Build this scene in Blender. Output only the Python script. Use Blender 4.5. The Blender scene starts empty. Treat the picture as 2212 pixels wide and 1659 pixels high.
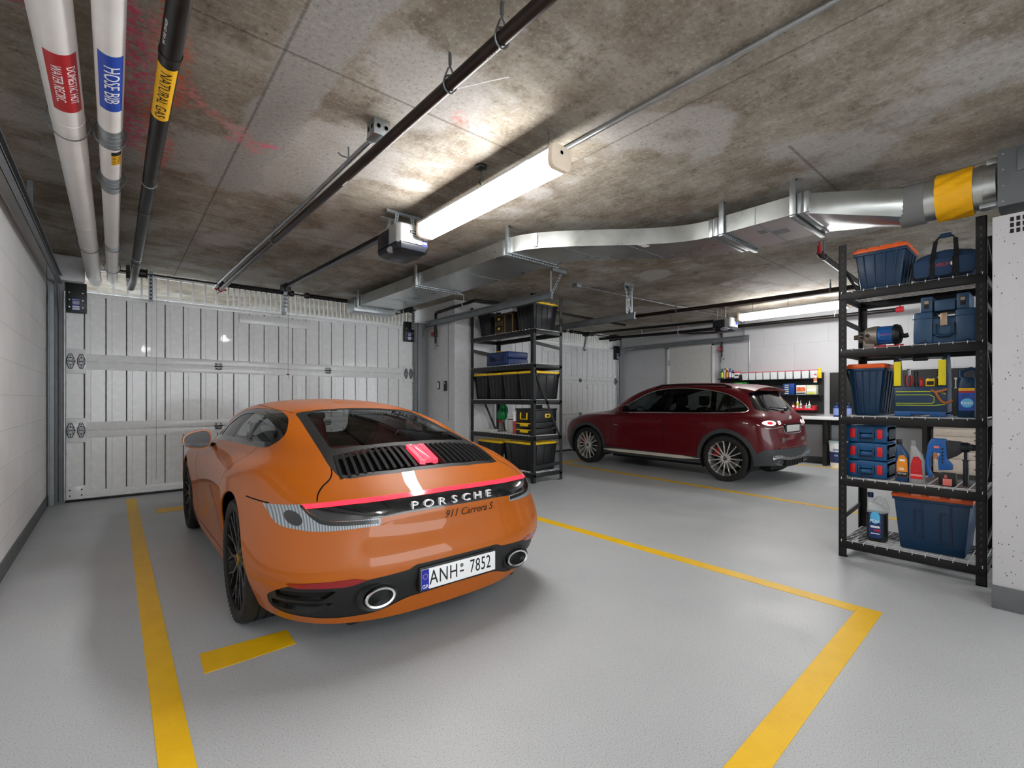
import bpy, bmesh, math, random
from mathutils import Vector, Matrix, Euler
from mathutils.geometry import interpolate_bezier
random.seed(7)
SC = bpy.context.scene
COL = SC.collection
PI = math.pi

# ---------------------------------------------------------------- materials
def lin(c):
    if isinstance(c, str):
        c = c.lstrip('#'); c = tuple(int(c[i:i+2], 16)/255 for i in (0, 2, 4))
    return tuple((v/12.92 if v <= .04045 else ((v+.055)/1.055)**2.4) for v in c[:3]) + (1.,)
MATS = {}
def new_mat(name):
    m = bpy.data.materials.new(name); m.use_nodes = True
    nt = m.node_tree; nt.nodes.clear()
    return m, nt
class NT:
    """tiny node helper"""
    def __init__(s, nt): s.nt = nt
    def n(s, t, **kw):
        nd = s.nt.nodes.new(t)
        for k, v in kw.items():
            if k.startswith('i_'):
                key = k[2:]
                key = int(key) if key.isdigit() else key.replace('_', ' ')
                nd.inputs[key].default_value = v
            else: setattr(nd, k, v)
        return nd
    def l(s, a, b): s.nt.links.new(a, b)
    def mix(s, a, b, f, mode='MIX'):
        m = s.nt.nodes.new('ShaderNodeMix'); m.data_type = 'RGBA'; m.blend_type = mode
        for sock, v in ((m.inputs[0], f), (m.inputs[6], a), (m.inputs[7], b)):
            if hasattr(v, 'is_linked') or hasattr(v, 'links'): s.nt.links.new(v, sock)
            else: sock.default_value = v
        return m.outputs[2]
    def ramp(s, fac, p0, p1, c0=(0,0,0,1), c1=(1,1,1,1)):
        r = s.nt.nodes.new('ShaderNodeValToRGB')
        if p0 > p1: p0, p1, c0, c1 = p1, p0, c1, c0
        r.color_ramp.elements[0].position = p0; r.color_ramp.elements[1].position = p1
        r.color_ramp.elements[0].color = c0; r.color_ramp.elements[1].color = c1
        s.nt.links.new(fac, r.inputs[0]); return r.outputs[0]
    def math(s, op, a, b=None, c=None):
        m = s.nt.nodes.new('ShaderNodeMath'); m.operation = op
        for i, v in enumerate((a, b, c)):
            if v is None: continue
            if hasattr(v, 'links'): s.nt.links.new(v, m.inputs[i])
            else: m.inputs[i].default_value = v
        return m.outputs[0]
    def noise(s, vec, scale, detail=4, rough=.55):
        n = s.nt.nodes.new('ShaderNodeTexNoise'); n.inputs['Scale'].default_value = scale
        n.inputs['Detail'].default_value = detail; n.inputs['Roughness'].default_value = rough
        if vec is not None: s.nt.links.new(vec, n.inputs['Vector'])
        return n.outputs[0]
    def coords(s, scale=(1,1,1), loc=(0,0,0), rot=(0,0,0), kind='Object'):
        t = s.nt.nodes.new('ShaderNodeTexCoord'); m = s.nt.nodes.new('ShaderNodeMapping')
        m.inputs['Scale'].default_value = scale; m.inputs['Location'].default_value = loc
        m.inputs['Rotation'].default_value = rot
        s.nt.links.new(t.outputs[kind], m.inputs['Vector']); return m.outputs[0]
    def bump(s, h, strength=.2, dist=.01):
        b = s.nt.nodes.new('ShaderNodeBump'); b.inputs['Strength'].default_value = strength
        b.inputs['Distance'].default_value = dist; s.nt.links.new(h, b.inputs['Height']); return b.outputs[0]
    def out(s, bsdf):
        o = s.nt.nodes.new('ShaderNodeOutputMaterial'); s.nt.links.new(bsdf.outputs[0], o.inputs[0])
def M(name, col='#808080', rough=.5, metal=0., coat=0., emit=None, estr=0., var=.06, vscale=14., bump=0., bscale=80.,
      spec=.5, trans=0., ior=1.45, alpha=1., aniso=None):
    if name in MATS: return MATS[name]
    m, nt = new_mat(name); h = NT(nt)
    p = h.n('ShaderNodeBsdfPrincipled')
    c = lin(col)
    p.inputs['Base Color'].default_value = c
    p.inputs['Metallic'].default_value = metal; p.inputs['Roughness'].default_value = rough
    p.inputs['Specular IOR Level'].default_value = spec; p.inputs['IOR'].default_value = ior
    p.inputs['Coat Weight'].default_value = coat; p.inputs['Coat Roughness'].default_value = .03
    p.inputs['Transmission Weight'].default_value = trans; p.inputs['Alpha'].default_value = alpha
    if emit is not None:
        p.inputs['Emission Color'].default_value = lin(emit); p.inputs['Emission Strength'].default_value = estr
    if var > 0:
        v = h.coords(aniso or (1, 1, 1)); nz = h.noise(v, vscale)
        lo = tuple(x*(1-var) for x in c[:3])+(1.,); hi = tuple(min(1, x*(1+var)) for x in c[:3])+(1.,)
        h.l(h.ramp(nz, .3, .7, lo, hi), p.inputs['Base Color'])
        h.l(h.ramp(nz, .25, .75, (max(0, rough-.06),)*3+(1,), (min(1, rough+.06),)*3+(1,)), p.inputs['Roughness'])
    if bump > 0:
        h.l(h.bump(h.noise(h.coords(), bscale), bump, .004), p.inputs['Normal'])
    h.out(p); MATS[name] = m
    return m

# ---------------------------------------------------------------- mesh builder
class B:
    def __init__(s): s.bm = bmesh.new(); s.mi = 0
    def _fin(s, verts, faces, bevel=0., seg=2, edges=None):
        for f in faces: f.material_index = s.mi
        if bevel > 0:
            es = edges or list({e for f in faces for e in f.edges})
            r = bmesh.ops.bevel(s.bm, geom=es, offset=bevel, segments=seg, profile=.5, affect='EDGES', clamp_overlap=True)
            for f in r['faces']: f.material_index = s.mi
        return s
    def hexa(s, pts, bevel=0., seg=2):
        """8 points: bottom ring 0..3 (ccw from above), top ring 4..7"""
        v = [s.bm.verts.new(p) for p in pts]
        idx = ((3,2,1,0),(4,5,6,7),(0,1,5,4),(1,2,6,5),(2,3,7,6),(3,0,4,7))
        f = [s.bm.faces.new([v[i] for i in q]) for q in idx]
        return s._fin(v, f, bevel, seg)
    def box(s, x0, x1, y0, y1, z0, z1, bevel=0., seg=2):
        return s.hexa([(x0,y0,z0),(x1,y0,z0),(x1,y1,z0),(x0,y1,z0),(x0,y0,z1),(x1,y0,z1),(x1,y1,z1),(x0,y1,z1)], bevel, seg)
    def taper(s, x0, x1, y0, y1, z0, z1, dx, dy, bevel=0., seg=2):
        """box whose bottom is smaller by dx, dy on every side"""
        return s.hexa([(x0+dx,y0+dy,z0),(x1-dx,y0+dy,z0),(x1-dx,y1-dy,z0),(x0+dx,y1-dy,z0),(x0,y0,z1),(x1,y0,z1),(x1,y1,z1),(x0,y1,z1)], bevel, seg)
    def beam(s, a, b, w, h, up=(0,0,1), bevel=0.):
        """rectangular bar from a to b: w across, h along up"""
        a, b = Vector(a), Vector(b); d = (b-a).normalized(); u = Vector(up)
        sd = d.cross(u)
        if sd.length < 1e-5: sd = d.cross(Vector((1,0,0)))
        sd.normalize(); u = sd.cross(d).normalized()
        sd *= w/2; u *= h/2
        return s.hexa([a-sd-u, a+sd-u, b+sd-u, b-sd-u, a-sd+u, a+sd+u, b+sd+u, b-sd+u], bevel)
    def rings(s, rings, close=True, cap0=True, cap1=True, wrap=False):
        vs = [[s.bm.verts.new(p) for p in r] for r in rings]
        fs = []; n = len(rings[0]); R = len(vs)
        for i in range(R if wrap else R-1):
            a, b = vs[i], vs[(i+1) % R]
            for j in range(n if close else n-1):
                k = (j+1) % n
                try: fs.append(s.bm.faces.new((a[j], a[k], b[k], b[j])))
                except ValueError: pass
        if close and not wrap:
            if cap0: fs.append(s.bm.faces.new(list(reversed(vs[0]))))
            if cap1: fs.append(s.bm.faces.new(vs[-1]))
        for f in fs: f.material_index = s.mi
        return vs, fs
    def tube(s, pts, r, seg=10, closed=False, cap=True, ry=None, up=None):
        P = [Vector(p) for p in pts]; n = len(P)
        if not hasattr(r, '__len__'): r = [r]*n
        T = []
        for i in range(n):
            if closed: t = P[(i+1) % n]-P[i-1]
            elif i == 0: t = P[1]-P[0]
            elif i == n-1: t = P[-1]-P[-2]
            else: t = (P[i+1]-P[i]).normalized()+(P[i]-P[i-1]).normalized()
            T.append(t.normalized() if t.length > 1e-9 else Vector((0,0,1)))
        u = Vector(up) if up else (Vector((0,0,1)) if abs(T[0].z) < .9 else Vector((1,0,0)))
        rings = []
        for i in range(n):
            u = (u-T[i]*u.dot(T[i]))
            if u.length < 1e-6: u = T[i].orthogonal()
            u.normalize(); w = T[i].cross(u)
            rr = r[i]; r2 = ry if ry else rr
            rings.append([P[i]+u*(math.cos(2*PI*k/seg)*r2)+w*(math.sin(2*PI*k/seg)*rr) for k in range(seg)])
        s.rings(rings, True, cap, cap, wrap=closed)
        return s
    def cyl(s, a, b, r, seg=20, r2=None, bevel=0.):
        a, b = Vector(a), Vector(b)
        if bevel > 0:
            d = (b-a).normalized()*bevel
            q = r if r2 is None else r2
            return s.tube([a, a+d*.3, a+d, b-d, b-d*.3, b], [r-bevel, r-bevel*.3, r, q, q-bevel*.3, q-bevel], seg)
        return s.tube([a, b], [r, r if r2 is None else r2], seg)
    def lathe(s, prof, seg=24, c=(0,0,0), axis='z', sx=1., sy=1., cap=True):
        rings = []
        for r, z in prof:
            ring = []
            for k in range(seg):
                a = 2*PI*k/seg; x, y = math.cos(a)*r*sx, math.sin(a)*r*sy
                if axis == 'z': q = (c[0]+x, c[1]+y, c[2]+z)
                elif axis == 'x': q = (c[0]+z, c[1]+x, c[2]+y)
                else: q = (c[0]+y, c[1]+z, c[2]+x)
                ring.append(q)
            rings.append(ring)
        s.rings(rings, True, cap, cap); return s
    def prism(s, poly, a0, a1, axis='y', bevel=0., seg=2):
        """extrude a 2D polygon; axis y: poly=(x,z); x: poly=(y,z); z: poly=(x,y)"""
        def at(p, a):
            return {'y': (p[0], a, p[1]), 'x': (a, p[0], p[1]), 'z': (p[0], p[1], a)}[axis]
        v0 = [s.bm.verts.new(at(p, a0)) for p in poly]; v1 = [s.bm.verts.new(at(p, a1)) for p in poly]
        n = len(poly); fs = [s.bm.faces.new(v0), s.bm.faces.new(list(reversed(v1)))]
        for i in range(n): fs.append(s.bm.faces.new((v0[i], v1[i], v1[(i+1) % n], v0[(i+1) % n])))
        bmesh.ops.recalc_face_normals(s.bm, faces=fs)
        return s._fin(v0+v1, fs, bevel, seg)
    def sphere(s, c, r, u=16, v=10, sc=(1,1,1)):
        m = Matrix.Translation(c) @ Matrix.Diagonal((r*sc[0], r*sc[1], r*sc[2], 1))
        g = bmesh.ops.create_uvsphere(s.bm, u_segments=u, v_segments=v, radius=1, matrix=m)
        for vv in g['verts']:
            for f in vv.link_faces: f.material_index = s.mi
        return s
    def quad(s, *p):
        f = s.bm.faces.new([s.bm.verts.new(q) for q in p]); f.material_index = s.mi; return s
    def xf(s, mat):
        bmesh.ops.transform(s.bm, matrix=mat, verts=s.bm.verts[:]); return s
    def obj(s, name, mats, parent=None, ang=35, loc=None, rot=None, smooth=True, recalc=True):
        if recalc: bmesh.ops.recalc_face_normals(s.bm, faces=s.bm.faces[:])
        me = bpy.data.meshes.new(name); s.bm.to_mesh(me); s.bm.free()
        if not isinstance(mats, (list, tuple)): mats = [mats]
        for m in mats: me.materials.append(m)
        if smooth:
            me.polygons.foreach_set('use_smooth', [True]*len(me.polygons))
            me.set_sharp_from_angle(angle=math.radians(ang))
        o = bpy.data.objects.new(name, me); COL.objects.link(o)
        if parent is not None: o.parent = parent
        if loc is not None: o.location = loc
        if rot is not None: o.rotation_euler = rot
        return o
def tag(o, label=None, cat=None, group=None, kind=None):
    if label: o['label'] = label
    if cat: o['category'] = cat
    if group: o['group'] = group
    if kind: o['kind'] = kind
    return o
def thing(name, label, cat, loc=(0,0,0), rz=0., group=None):
    o = bpy.data.objects.new(name, None); COL.objects.link(o); o.empty_display_size = .1
    o.location = loc; o.rotation_euler = (0, 0, rz)
    return tag(o, label, cat, group)
def struct(o): o['kind'] = 'structure'; return o
def copy_tree(o, parent=None, loc=None, rz=None, label=None, group=None):
    c = o.copy(); COL.objects.link(c)
    if parent is not None: c.parent = parent
    for ch in list(o.children): copy_tree(ch, c)
    if loc is not None: c.location = loc
    if rz is not None: c.rotation_euler = (0, 0, rz)
    if label: c['label'] = label
    if group: c['group'] = group
    return c
def split_loose(o):
    """every separate piece of a mesh part becomes a part of its own"""
    bm = bmesh.new(); bm.from_mesh(o.data); bm.faces.ensure_lookup_table()
    seen, groups = set(), []
    for f in bm.faces:
        if f.index in seen: continue
        st, g = [f], []; seen.add(f.index)
        while st:
            c = st.pop(); g.append(c.index)
            for v in c.verts:
                for q in v.link_faces:
                    if q.index not in seen: seen.add(q.index); st.append(q)
        groups.append(set(g))
    bm.free()
    if len(groups) < 2: return [o]
    out = []
    for k, g in enumerate(groups):
        b2 = bmesh.new(); b2.from_mesh(o.data)
        bmesh.ops.delete(b2, geom=[f for f in b2.faces if f.index not in g], context='FACES')
        me = bpy.data.meshes.new(o.name.split('.')[0]); b2.to_mesh(me); b2.free()
        for m in o.data.materials: me.materials.append(m)
        me.set_sharp_from_angle(angle=math.radians(40))
        n = o.copy(); n.data = me; n.name = o.name.split('.')[0]; COL.objects.link(n); out.append(n)
    bpy.data.objects.remove(o)
    return out
def text_obj(txt, name, mat, parent=None, size=.1, loc=(0,0,0), rot=(0,0,0), depth=.001, sx=1., shear=0., space=1., align='CENTER', bend=None, curve=None):
    """raised lettering: built flat in XY facing +Z, then rotated"""
    cu = bpy.data.curves.new(name, 'FONT'); cu.body = txt; cu.size = size; cu.extrude = depth
    cu.align_x = align; cu.align_y = 'CENTER'; cu.shear = shear; cu.space_character = space
    cu.resolution_u = 3
    t = bpy.data.objects.new(name, cu); COL.objects.link(t)
    dg = bpy.context.evaluated_depsgraph_get(); dg.update()
    me = bpy.data.meshes.new_from_object(t.evaluated_get(dg))
    bpy.data.objects.remove(t); bpy.data.curves.remove(cu)
    me.name = name
    for v in me.vertices: v.co.x *= sx
    if bend:
        bm = bmesh.new(); bm.from_mesh(me)
        ys = [v.co.y for v in bm.verts]; xs = [v.co.x for v in bm.verts]
        for ax, lo, hi, st in ((1, min(ys), max(ys), size/9), (0, min(xs), max(xs), size/2)):
            q = lo+st
            while q < hi:
                bmesh.ops.bisect_plane(bm, geom=bm.verts[:]+bm.edges[:]+bm.faces[:], plane_co=(q, q, 0), plane_no=(1, 0, 0) if ax == 0 else (0, 1, 0)); q += st
        for v in bm.verts: v.co = bend(v.co)
        bm.to_mesh(me); bm.free()
    me.materials.clear(); me.materials.append(mat)
    o = bpy.data.objects.new(name, me); COL.objects.link(o)
    o.location = loc; o.rotation_euler = rot
    if parent is not None: o.parent = parent
    return o
def rrect(x0, x1, y0, y1, r, n=4):
    p = []
    for cx, cy, a0 in ((x1-r, y1-r, 0), (x0+r, y1-r, 90), (x0+r, y0+r, 180), (x1-r, y0+r, 270)):
        for k in range(n+1):
            a = math.radians(a0+90*k/n); p.append((cx+r*math.cos(a), cy+r*math.sin(a)))
    return p
def arc(c, r, a0, a1, n, plane='yz', x=0.):
    P = []
    for k in range(n+1):
        a = math.radians(a0+(a1-a0)*k/n); u, v = c[0]+r*math.cos(a), c[1]+r*math.sin(a)
        P.append({'yz': (x, u, v), 'xz': (u, x, v), 'xy': (u, v, x)}[plane])
    return P
# ---------------------------------------------------------------- camera (level, vertical shift)
cam = bpy.data.cameras.new('camera'); co = bpy.data.objects.new('camera', cam); COL.objects.link(co)
FPX = 1015.
cam.sensor_width = 36.; cam.lens = FPX/2212*36.
co.location = (0, 0, 1.3); co.rotation_euler = (PI/2, 0, -math.atan(860/FPX))
cam.shift_y = (861-829.5)/2212.
cam.clip_start = .05; cam.clip_end = 200
SC.camera = co
SC.view_settings.view_transform = 'Standard'; SC.view_settings.look = 'None'
SC.view_settings.gamma = 1.; SC.view_settings.use_curve_mapping = False
SC.view_settings.exposure = 2.35
SC.cycles.use_denoising = True
SC.cycles.use_adaptive_sampling = True; SC.cycles.adaptive_threshold = .04
SC.cycles.max_bounces = 8; SC.cycles.diffuse_bounces = 4; SC.cycles.glossy_bounces = 4
SC.cycles.transmission_bounces = 8; SC.cycles.transparent_max_bounces = 12
SC.cycles.sample_clamp_indirect = 6.; SC.cycles.caustics_reflective = False; SC.cycles.caustics_refractive = False
# ================================================================ SETTING
CEIL = 3.06
# ---- concrete ceiling
def seg_mask(h, P, a, b, w, soft):
    """0..1 mask round the segment a-b (in the XY plane)"""
    ax, ay = a; bx, by = b
    v = h.n('ShaderNodeVectorMath', operation='SUBTRACT'); h.l(P, v.inputs[0]); v.inputs[1].default_value = (ax, ay, 0)
    d = (bx-ax, by-ay, 0); L2 = d[0]**2+d[1]**2
    dt = h.n('ShaderNodeVectorMath', operation='DOT_PRODUCT'); h.l(v.outputs[0], dt.inputs[0]); dt.inputs[1].default_value = d
    t = h.math('MULTIPLY', dt.outputs['Value'], 1/L2); t = h.math('MINIMUM', h.math('MAXIMUM', t, 0.), 1.)
    sc = h.n('ShaderNodeVectorMath', operation='SCALE'); sc.inputs[0].default_value = d; h.l(t, sc.inputs['Scale'])
    df = h.n('ShaderNodeVectorMath', operation='SUBTRACT'); h.l(v.outputs[0], df.inputs[0]); h.l(sc.outputs[0], df.inputs[1])
    ln = h.n('ShaderNodeVectorMath', operation='LENGTH'); h.l(df.outputs[0], ln.inputs[0])
    mr = h.n('ShaderNodeMapRange'); h.l(ln.outputs['Value'], mr.inputs[0])
    mr.inputs[1].default_value = w; mr.inputs[2].default_value = w+soft; mr.inputs[3].default_value = 1; mr.inputs[4].default_value = 0
    return mr.outputs[0]
def concrete_ceiling():
    m, nt = new_mat('raw_concrete'); h = NT(nt)
    p = h.n('ShaderNodeBsdfPrincipled'); p.inputs['Roughness'].default_value = .85; p.inputs['Specular IOR Level'].default_value = .25
    P = h.coords((1, 1, 0))
    # board grain of the formwork, along X on the near strip and along Y beyond the seam
    gx = h.noise(h.coords((1.2, 4.2, 0)), 3.0, 9, .70)
    gy = h.noise(h.coords((4.2, 1.2, 0)), 3.0, 9, .70)
    sx = h.n('ShaderNodeSeparateXYZ'); h.l(P, sx.inputs[0])
    wob = h.math('ADD', sx.outputs[0], h.math('MULTIPLY', h.noise(P, .9, 2), 1.4))
    side = h.ramp(h.math('MULTIPLY', wob, .125), .36, .42)
    g = h.mix(gx, gy, side)
    big = h.noise(P, 1.0, 6, .62)
    mott = h.noise(h.coords((1, 1, 0), (2.2, 9.1, 0)), 3.4, 9, .74)
    base = h.mix(lin('#7e7465'), lin('#aaa498'), h.ramp(big, .36, .64))
    base = h.mix(base, lin('#64594a'), h.math('MULTIPLY', h.ramp(mott, .52, .64), .7))
    base = h.mix(base, lin('#bcb7b0'), h.math('MULTIPLY', h.ramp(mott, .46, .34), .55))
    base = h.mix(base, lin('#6f665d'), h.math('MULTIPLY', h.ramp(g, .52, .68), .45))
    base = h.mix(base, lin('#c9c3bc'), h.math('MULTIPLY', h.ramp(g, .47, .30), .35))
    # smooth grey patches where the concrete was skimmed
    skim = h.ramp(h.noise(h.coords((1, 1, 0), (3.1, 1.7, 0)), .8, 5, .5), .54, .58)
    base = h.mix(base, lin('#b3b0ac'), h.math('MULTIPLY', skim, .75))
    # rusty brown stains
    st = h.ramp(h.noise(h.coords((1, 1, 0), (7, 2, 0)), 1.3, 8, .74), .53, .66)
    base = h.mix(base, lin('#75685a'), h.math('MULTIPLY', st, .7))
    # fine pits
    vor = h.n('ShaderNodeTexVoronoi'); vor.inputs['Scale'].default_value = 13.; h.l(P, vor.inputs['Vector'])
    pit = h.math('MULTIPLY', h.ramp(vor.outputs['Distance'], .10, .05), h.ramp(h.noise(P, 3.5, 2), .50, .58))
    base = h.mix(base, lin('#3a3029'), h.math('MULTIPLY', pit, .8))
    # trowelled repair strip and form seams
    fine = h.noise(P, 6, 5, .7)
    Pw = h.n('ShaderNodeVectorMath', operation='ADD'); h.l(P, Pw.inputs[0])
    nv = h.n('ShaderNodeVectorMath', operation='SCALE'); nn = h.nt.nodes.new('ShaderNodeTexNoise'); nn.inputs['Scale'].default_value = 2.2
    h.l(P, nn.inputs['Vector'])
    sb = h.n('ShaderNodeVectorMath', operation='SUBTRACT'); h.l(nn.outputs['Color'], sb.inputs[0]); sb.inputs[1].default_value = (.5, .5, .5)
    h.l(sb.outputs[0], nv.inputs[0]); nv.inputs['Scale'].default_value = .25; h.l(nv.outputs[0], Pw.inputs[1])
    PW = Pw.outputs[0]
    rep = seg_mask(h, PW, (.86, .4), (.72, 4.4), .15, .03)
    base = h.mix(base, lin('#a19f9b'), h.math('MULTIPLY', rep, .92))
    for a, b, w in (((.66, -3), (.66, 8.3), .004), ((2.62, 2.55), (-.6, 2.55), .005), ((4.95, -3), (4.95, 1.25), .007), ((4.95, 2.2), (4.95, 8), .004),
                    ((3.6, 1.25), (5.1, 1.25), .006), ((5.2, 2.45), (10.8, 2.45), .004), ((-.6, 5.3), (4.5, 5.3), .004), ((7.9, -2), (7.9, 8), .004), ((2.62, -3), (2.62, 8.3), .003)):
        base = h.mix(base, lin('#4b4038'), h.math('MULTIPLY', seg_mask(h, P, a, b, w*.7, .010), .55))
    # spray-paint marks
    spk = h.ramp(h.noise(P, 24, 6, .75), .46, .54)
    spk2 = h.ramp(h.noise(h.coords(loc=(5, 5, 5)), 30, 6, .75), .48, .53)
    for a, b, w, s, c in (((.06, 2.75), (.13, 3.5), .03, .1, '#e0487a'), ((.08, 3.6), (.10, 4.2), .03, .08, '#d8456f'),
                          ((.20, 2.2), (.26, 3.4), .03, .07, '#e8643c'), ((.22, 3.5), (.24, 4.4), .03, .06, '#e0562f'),
                          ((.60, 3.68), (.86, 3.60), .012, .04, '#f06a86'), ((.3, 3.2), (.75, 3.75), .02, .06, '#d98a86'),
                          ((1.62, 2.45), (1.7, 2.5), .02, .06, '#c96a60'), ((-.4, 2.9), (-.3, 3.0), .02, .05, '#c74a74')):
        mk = h.math('MULTIPLY', seg_mask(h, PW, a, b, w, s), spk if c != '#e8643c' else spk2)
        base = h.mix(base, lin(c), h.math('MULTIPLY', mk, .8))
    grit = h.noise(P, 38, 4, .75)
    base = h.mix(base, lin('#4a4036'), h.math('MULTIPLY', h.ramp(grit, .54, .68), .45))
    base = h.mix(base, lin('#cbc6be'), h.math('MULTIPLY', h.ramp(grit, .45, .33), .35))
    h.l(base, p.inputs['Base Color'])
    hb = h.math('ADD', h.math('MULTIPLY', g, .6), h.math('MULTIPLY', fine, .5))
    h.l(h.bump(hb, .5, .02), p.inputs['Normal'])
    h.out(p); return m
def epoxy_floor():
    m, nt = new_mat('grey_epoxy'); h = NT(nt)
    p = h.n('ShaderNodeBsdfPrincipled')
    P = h.coords()
    big = h.noise(P, .5, 4, .5); sp = h.noise(P, 160, 3, .8); sp2 = h.noise(P, 70, 2, .6)
    c = h.mix(lin('#b4b7ba'), lin('#bfc2c4'), h.ramp(big, .35, .65))
    c = h.mix(c, lin('#74777a'), h.math('MULTIPLY', h.ramp(sp, .54, .66), .8))
    c = h.mix(c, lin('#c9cbcc'), h.math('MULTIPLY', h.ramp(sp, .44, .34), .8))
    h.l(c, p.inputs['Base Color'])
    h.l(h.ramp(h.noise(P, 2.5, 5, .6), .3, .7, (.32,)*3+(1,), (.46,)*3+(1,)), p.inputs['Roughness'])
    p.inputs['Specular IOR Level'].default_value = .45
    h.l(h.bump(h.math('ADD', sp, h.math('MULTIPLY', sp2, .6)), .22, .004), p.inputs['Normal'])
    h.out(p); return m
def block_wall(name, col, bw=.41, bh=.265, axis='y', groove=.5, grey=False):
    m, nt = new_mat(name); h = NT(nt)
    p = h.n('ShaderNodeBsdfPrincipled'); p.inputs['Roughness'].default_value = .55
    t = h.n('ShaderNodeTexCoord'); s = h.n('ShaderNodeSeparateXYZ'); c = h.n('ShaderNodeCombineXYZ')
    h.l(t.outputs['Object'], s.inputs[0]); h.l(s.outputs[1 if axis == 'y' else 0], c.inputs[0]); h.l(s.outputs[2], c.inputs[1])
    b = h.n('ShaderNodeTexBrick'); h.l(c.outputs[0], b.inputs['Vector'])
    b.inputs['Scale'].default_value = 1; b.inputs['Brick Width'].default_value = bw; b.inputs['Row Height'].default_value = bh
    b.inputs['Mortar Size'].default_value = .006; b.inputs['Mortar Smooth'].default_value = .6
    b.inputs['Color1'].default_value = (1, 1, 1, 1); b.inputs['Color2'].default_value = (1, 1, 1, 1); b.inputs['Mortar'].default_value = (0, 0, 0, 1)
    base = h.mix(lin(col), tuple(v*.93 for v in lin(col)[:3])+(1,), h.ramp(h.noise(h.coords(), 1.6, 4), .4, .7))
    base = h.mix(base, tuple(v*.86 for v in lin(col)[:3])+(1,), h.math('MULTIPLY', h.math('SUBTRACT', 1., b.outputs['Color']), .5))
    h.l(base, p.inputs['Base Color'])
    fine = h.noise(h.coords(), 45, 4, .6)
    hh = h.math('ADD', h.math('MULTIPLY', b.outputs['Color'], groove), h.math('MULTIPLY', fine, .12))
    h.l(h.bump(hh, .5, .012), p.inputs['Normal'])
    h.out(p); return m
def pitted_wall():
    m, nt = new_mat('pitted_white_concrete'); h = NT(nt)
    p = h.n('ShaderNodeBsdfPrincipled'); p.inputs['Roughness'].default_value = .6
    P = h.coords((1, 1, .55))
    v = h.n('ShaderNodeTexVoronoi'); v.inputs['Scale'].default_value = 48.; h.l(P, v.inputs['Vector'])
    dots = h.math('MULTIPLY', h.ramp(v.outputs['Distance'], .15, .09), h.ramp(h.noise(P, 8, 3), .48, .56))
    c = h.mix(lin('#bcbcbf'), lin('#33302f'), dots)
    h.l(c, p.inputs['Base Color']); h.l(h.bump(h.math('SUBTRACT', h.noise(P, 40, 3), dots), .3, .006), p.inputs['Normal'])
    h.out(p); return m
m_ceil = concrete_ceiling(); m_floor = epoxy_floor()
m_white_block = block_wall('white_painted_block', '#f3f4f5')
m_grey_wall = block_wall('grey_white_wall', '#bcbdc0', bw=1.22, bh=.61)
m_base = M('dark_grey_base_paint', '#5e6164', .55)
m_pillar = M('pillar_paint', '#cbccce', .6, bump=.15, bscale=30)
m_steel_frame = M('grey_frame_paint', '#8c8f92', .5, .2)

b = B(); b.box(-.82, 16, -7, 8.4, -.15, 0); struct(b.obj('floor', m_floor))
b = B(); b.box(-.82, 16, -7, 10.9, CEIL, CEIL+.25); struct(b.obj('ceiling', m_ceil))  # the stretch beyond the doors is added to block light over the driveway
b = B(); b.box(-.82, -.62, -7, 8.45, 0, CEIL); struct(b.obj('wall_left', m_white_block))
b = B(); b.box(10.8, 11.0, -7, 8.45, 0, CEIL); struct(b.obj('wall_right', m_grey_wall))
# the stub wall between the two bays, the jambs and the sill line above
b = B(); b.box(4.6, 5.95, 7.0, 8.45, 0, CEIL, .012); struct(b.obj('wall_middle', m_pillar))
b = B(); b.box(-.62, -.46, 8.10, 8.45, 0, CEIL); b.box(-.62, -.28, 7.9, 8.1, 2.74, CEIL, .03); struct(b.obj('wall_door_side', m_pillar))
b = B(); b.box(4.36, 4.6, 7.98, 8.45, 0, 2.74); b.box(4.40, 4.56, 7.94, 7.98, 0, 2.74, .008); struct(b.obj('trim_1', m_steel_frame))
b = B(); b.box(10.70, 10.8, 8.0, 8.45, 0, 2.74); struct(b.obj('trim_2', m_steel_frame))
b = B(); b.box(-.56, -.47, 8.02, 8.1, 0, 2.74, .006); struct(b.obj('trim_3', m_steel_frame))
b = B(); b.box(-.62, -.608, -7, 8.02, 0, .125, .004); struct(b.obj('baseboard_left', m_base))
b = B(); b.box(10.788, 10.8, -7, 8.0, 0, .13, .004); struct(b.obj('baseboard_right', m_base))
b = B(); b.box(4.588, 4.6, 7.0, 7.98, 0, .13); b.box(4.588, 5.962, 6.988, 7.0, 0, .13); struct(b.obj('baseboard_middle', m_base))
# pitted pier by the right rack, with its louvre
m_pit = pitted_wall(); m_dark = M('dark_slot', '#141414', .9)
b = B(); b.box(4.18, 4.5, -2.6, .30, 0, 2.43, .006); b.mi = 1
for r in range(3):
    for c in range(16):
        y = .215-c*.026; z = 2.395-r*.036
        b.box(4.1785, 4.181, y-.008, y+.008, z-.013, z+.013)
struct(b.obj('wall_near_right', [m_pit, m_dark]))
b = B(); b.box(4.168, 4.18, -2.6, .302, 0, .142, .004); struct(b.obj('baseboard_near_right', m_base))
# driveway outside, seen through the bars over the doors
m_drive = M('driveway_concrete', '#a5a6a4', .8)
b = B(); b.box(-8, 22, 8.45, 18, -.2, -.05); struct(b.obj('driveway_ground', m_drive))
m_outwall = M('outside_white_wall', '#d8d8d6', .8)
b = B(); b.box(-8, 22, 12, 12.3, -.1, 5.5); struct(b.obj('wall_outside', m_outwall))
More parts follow.
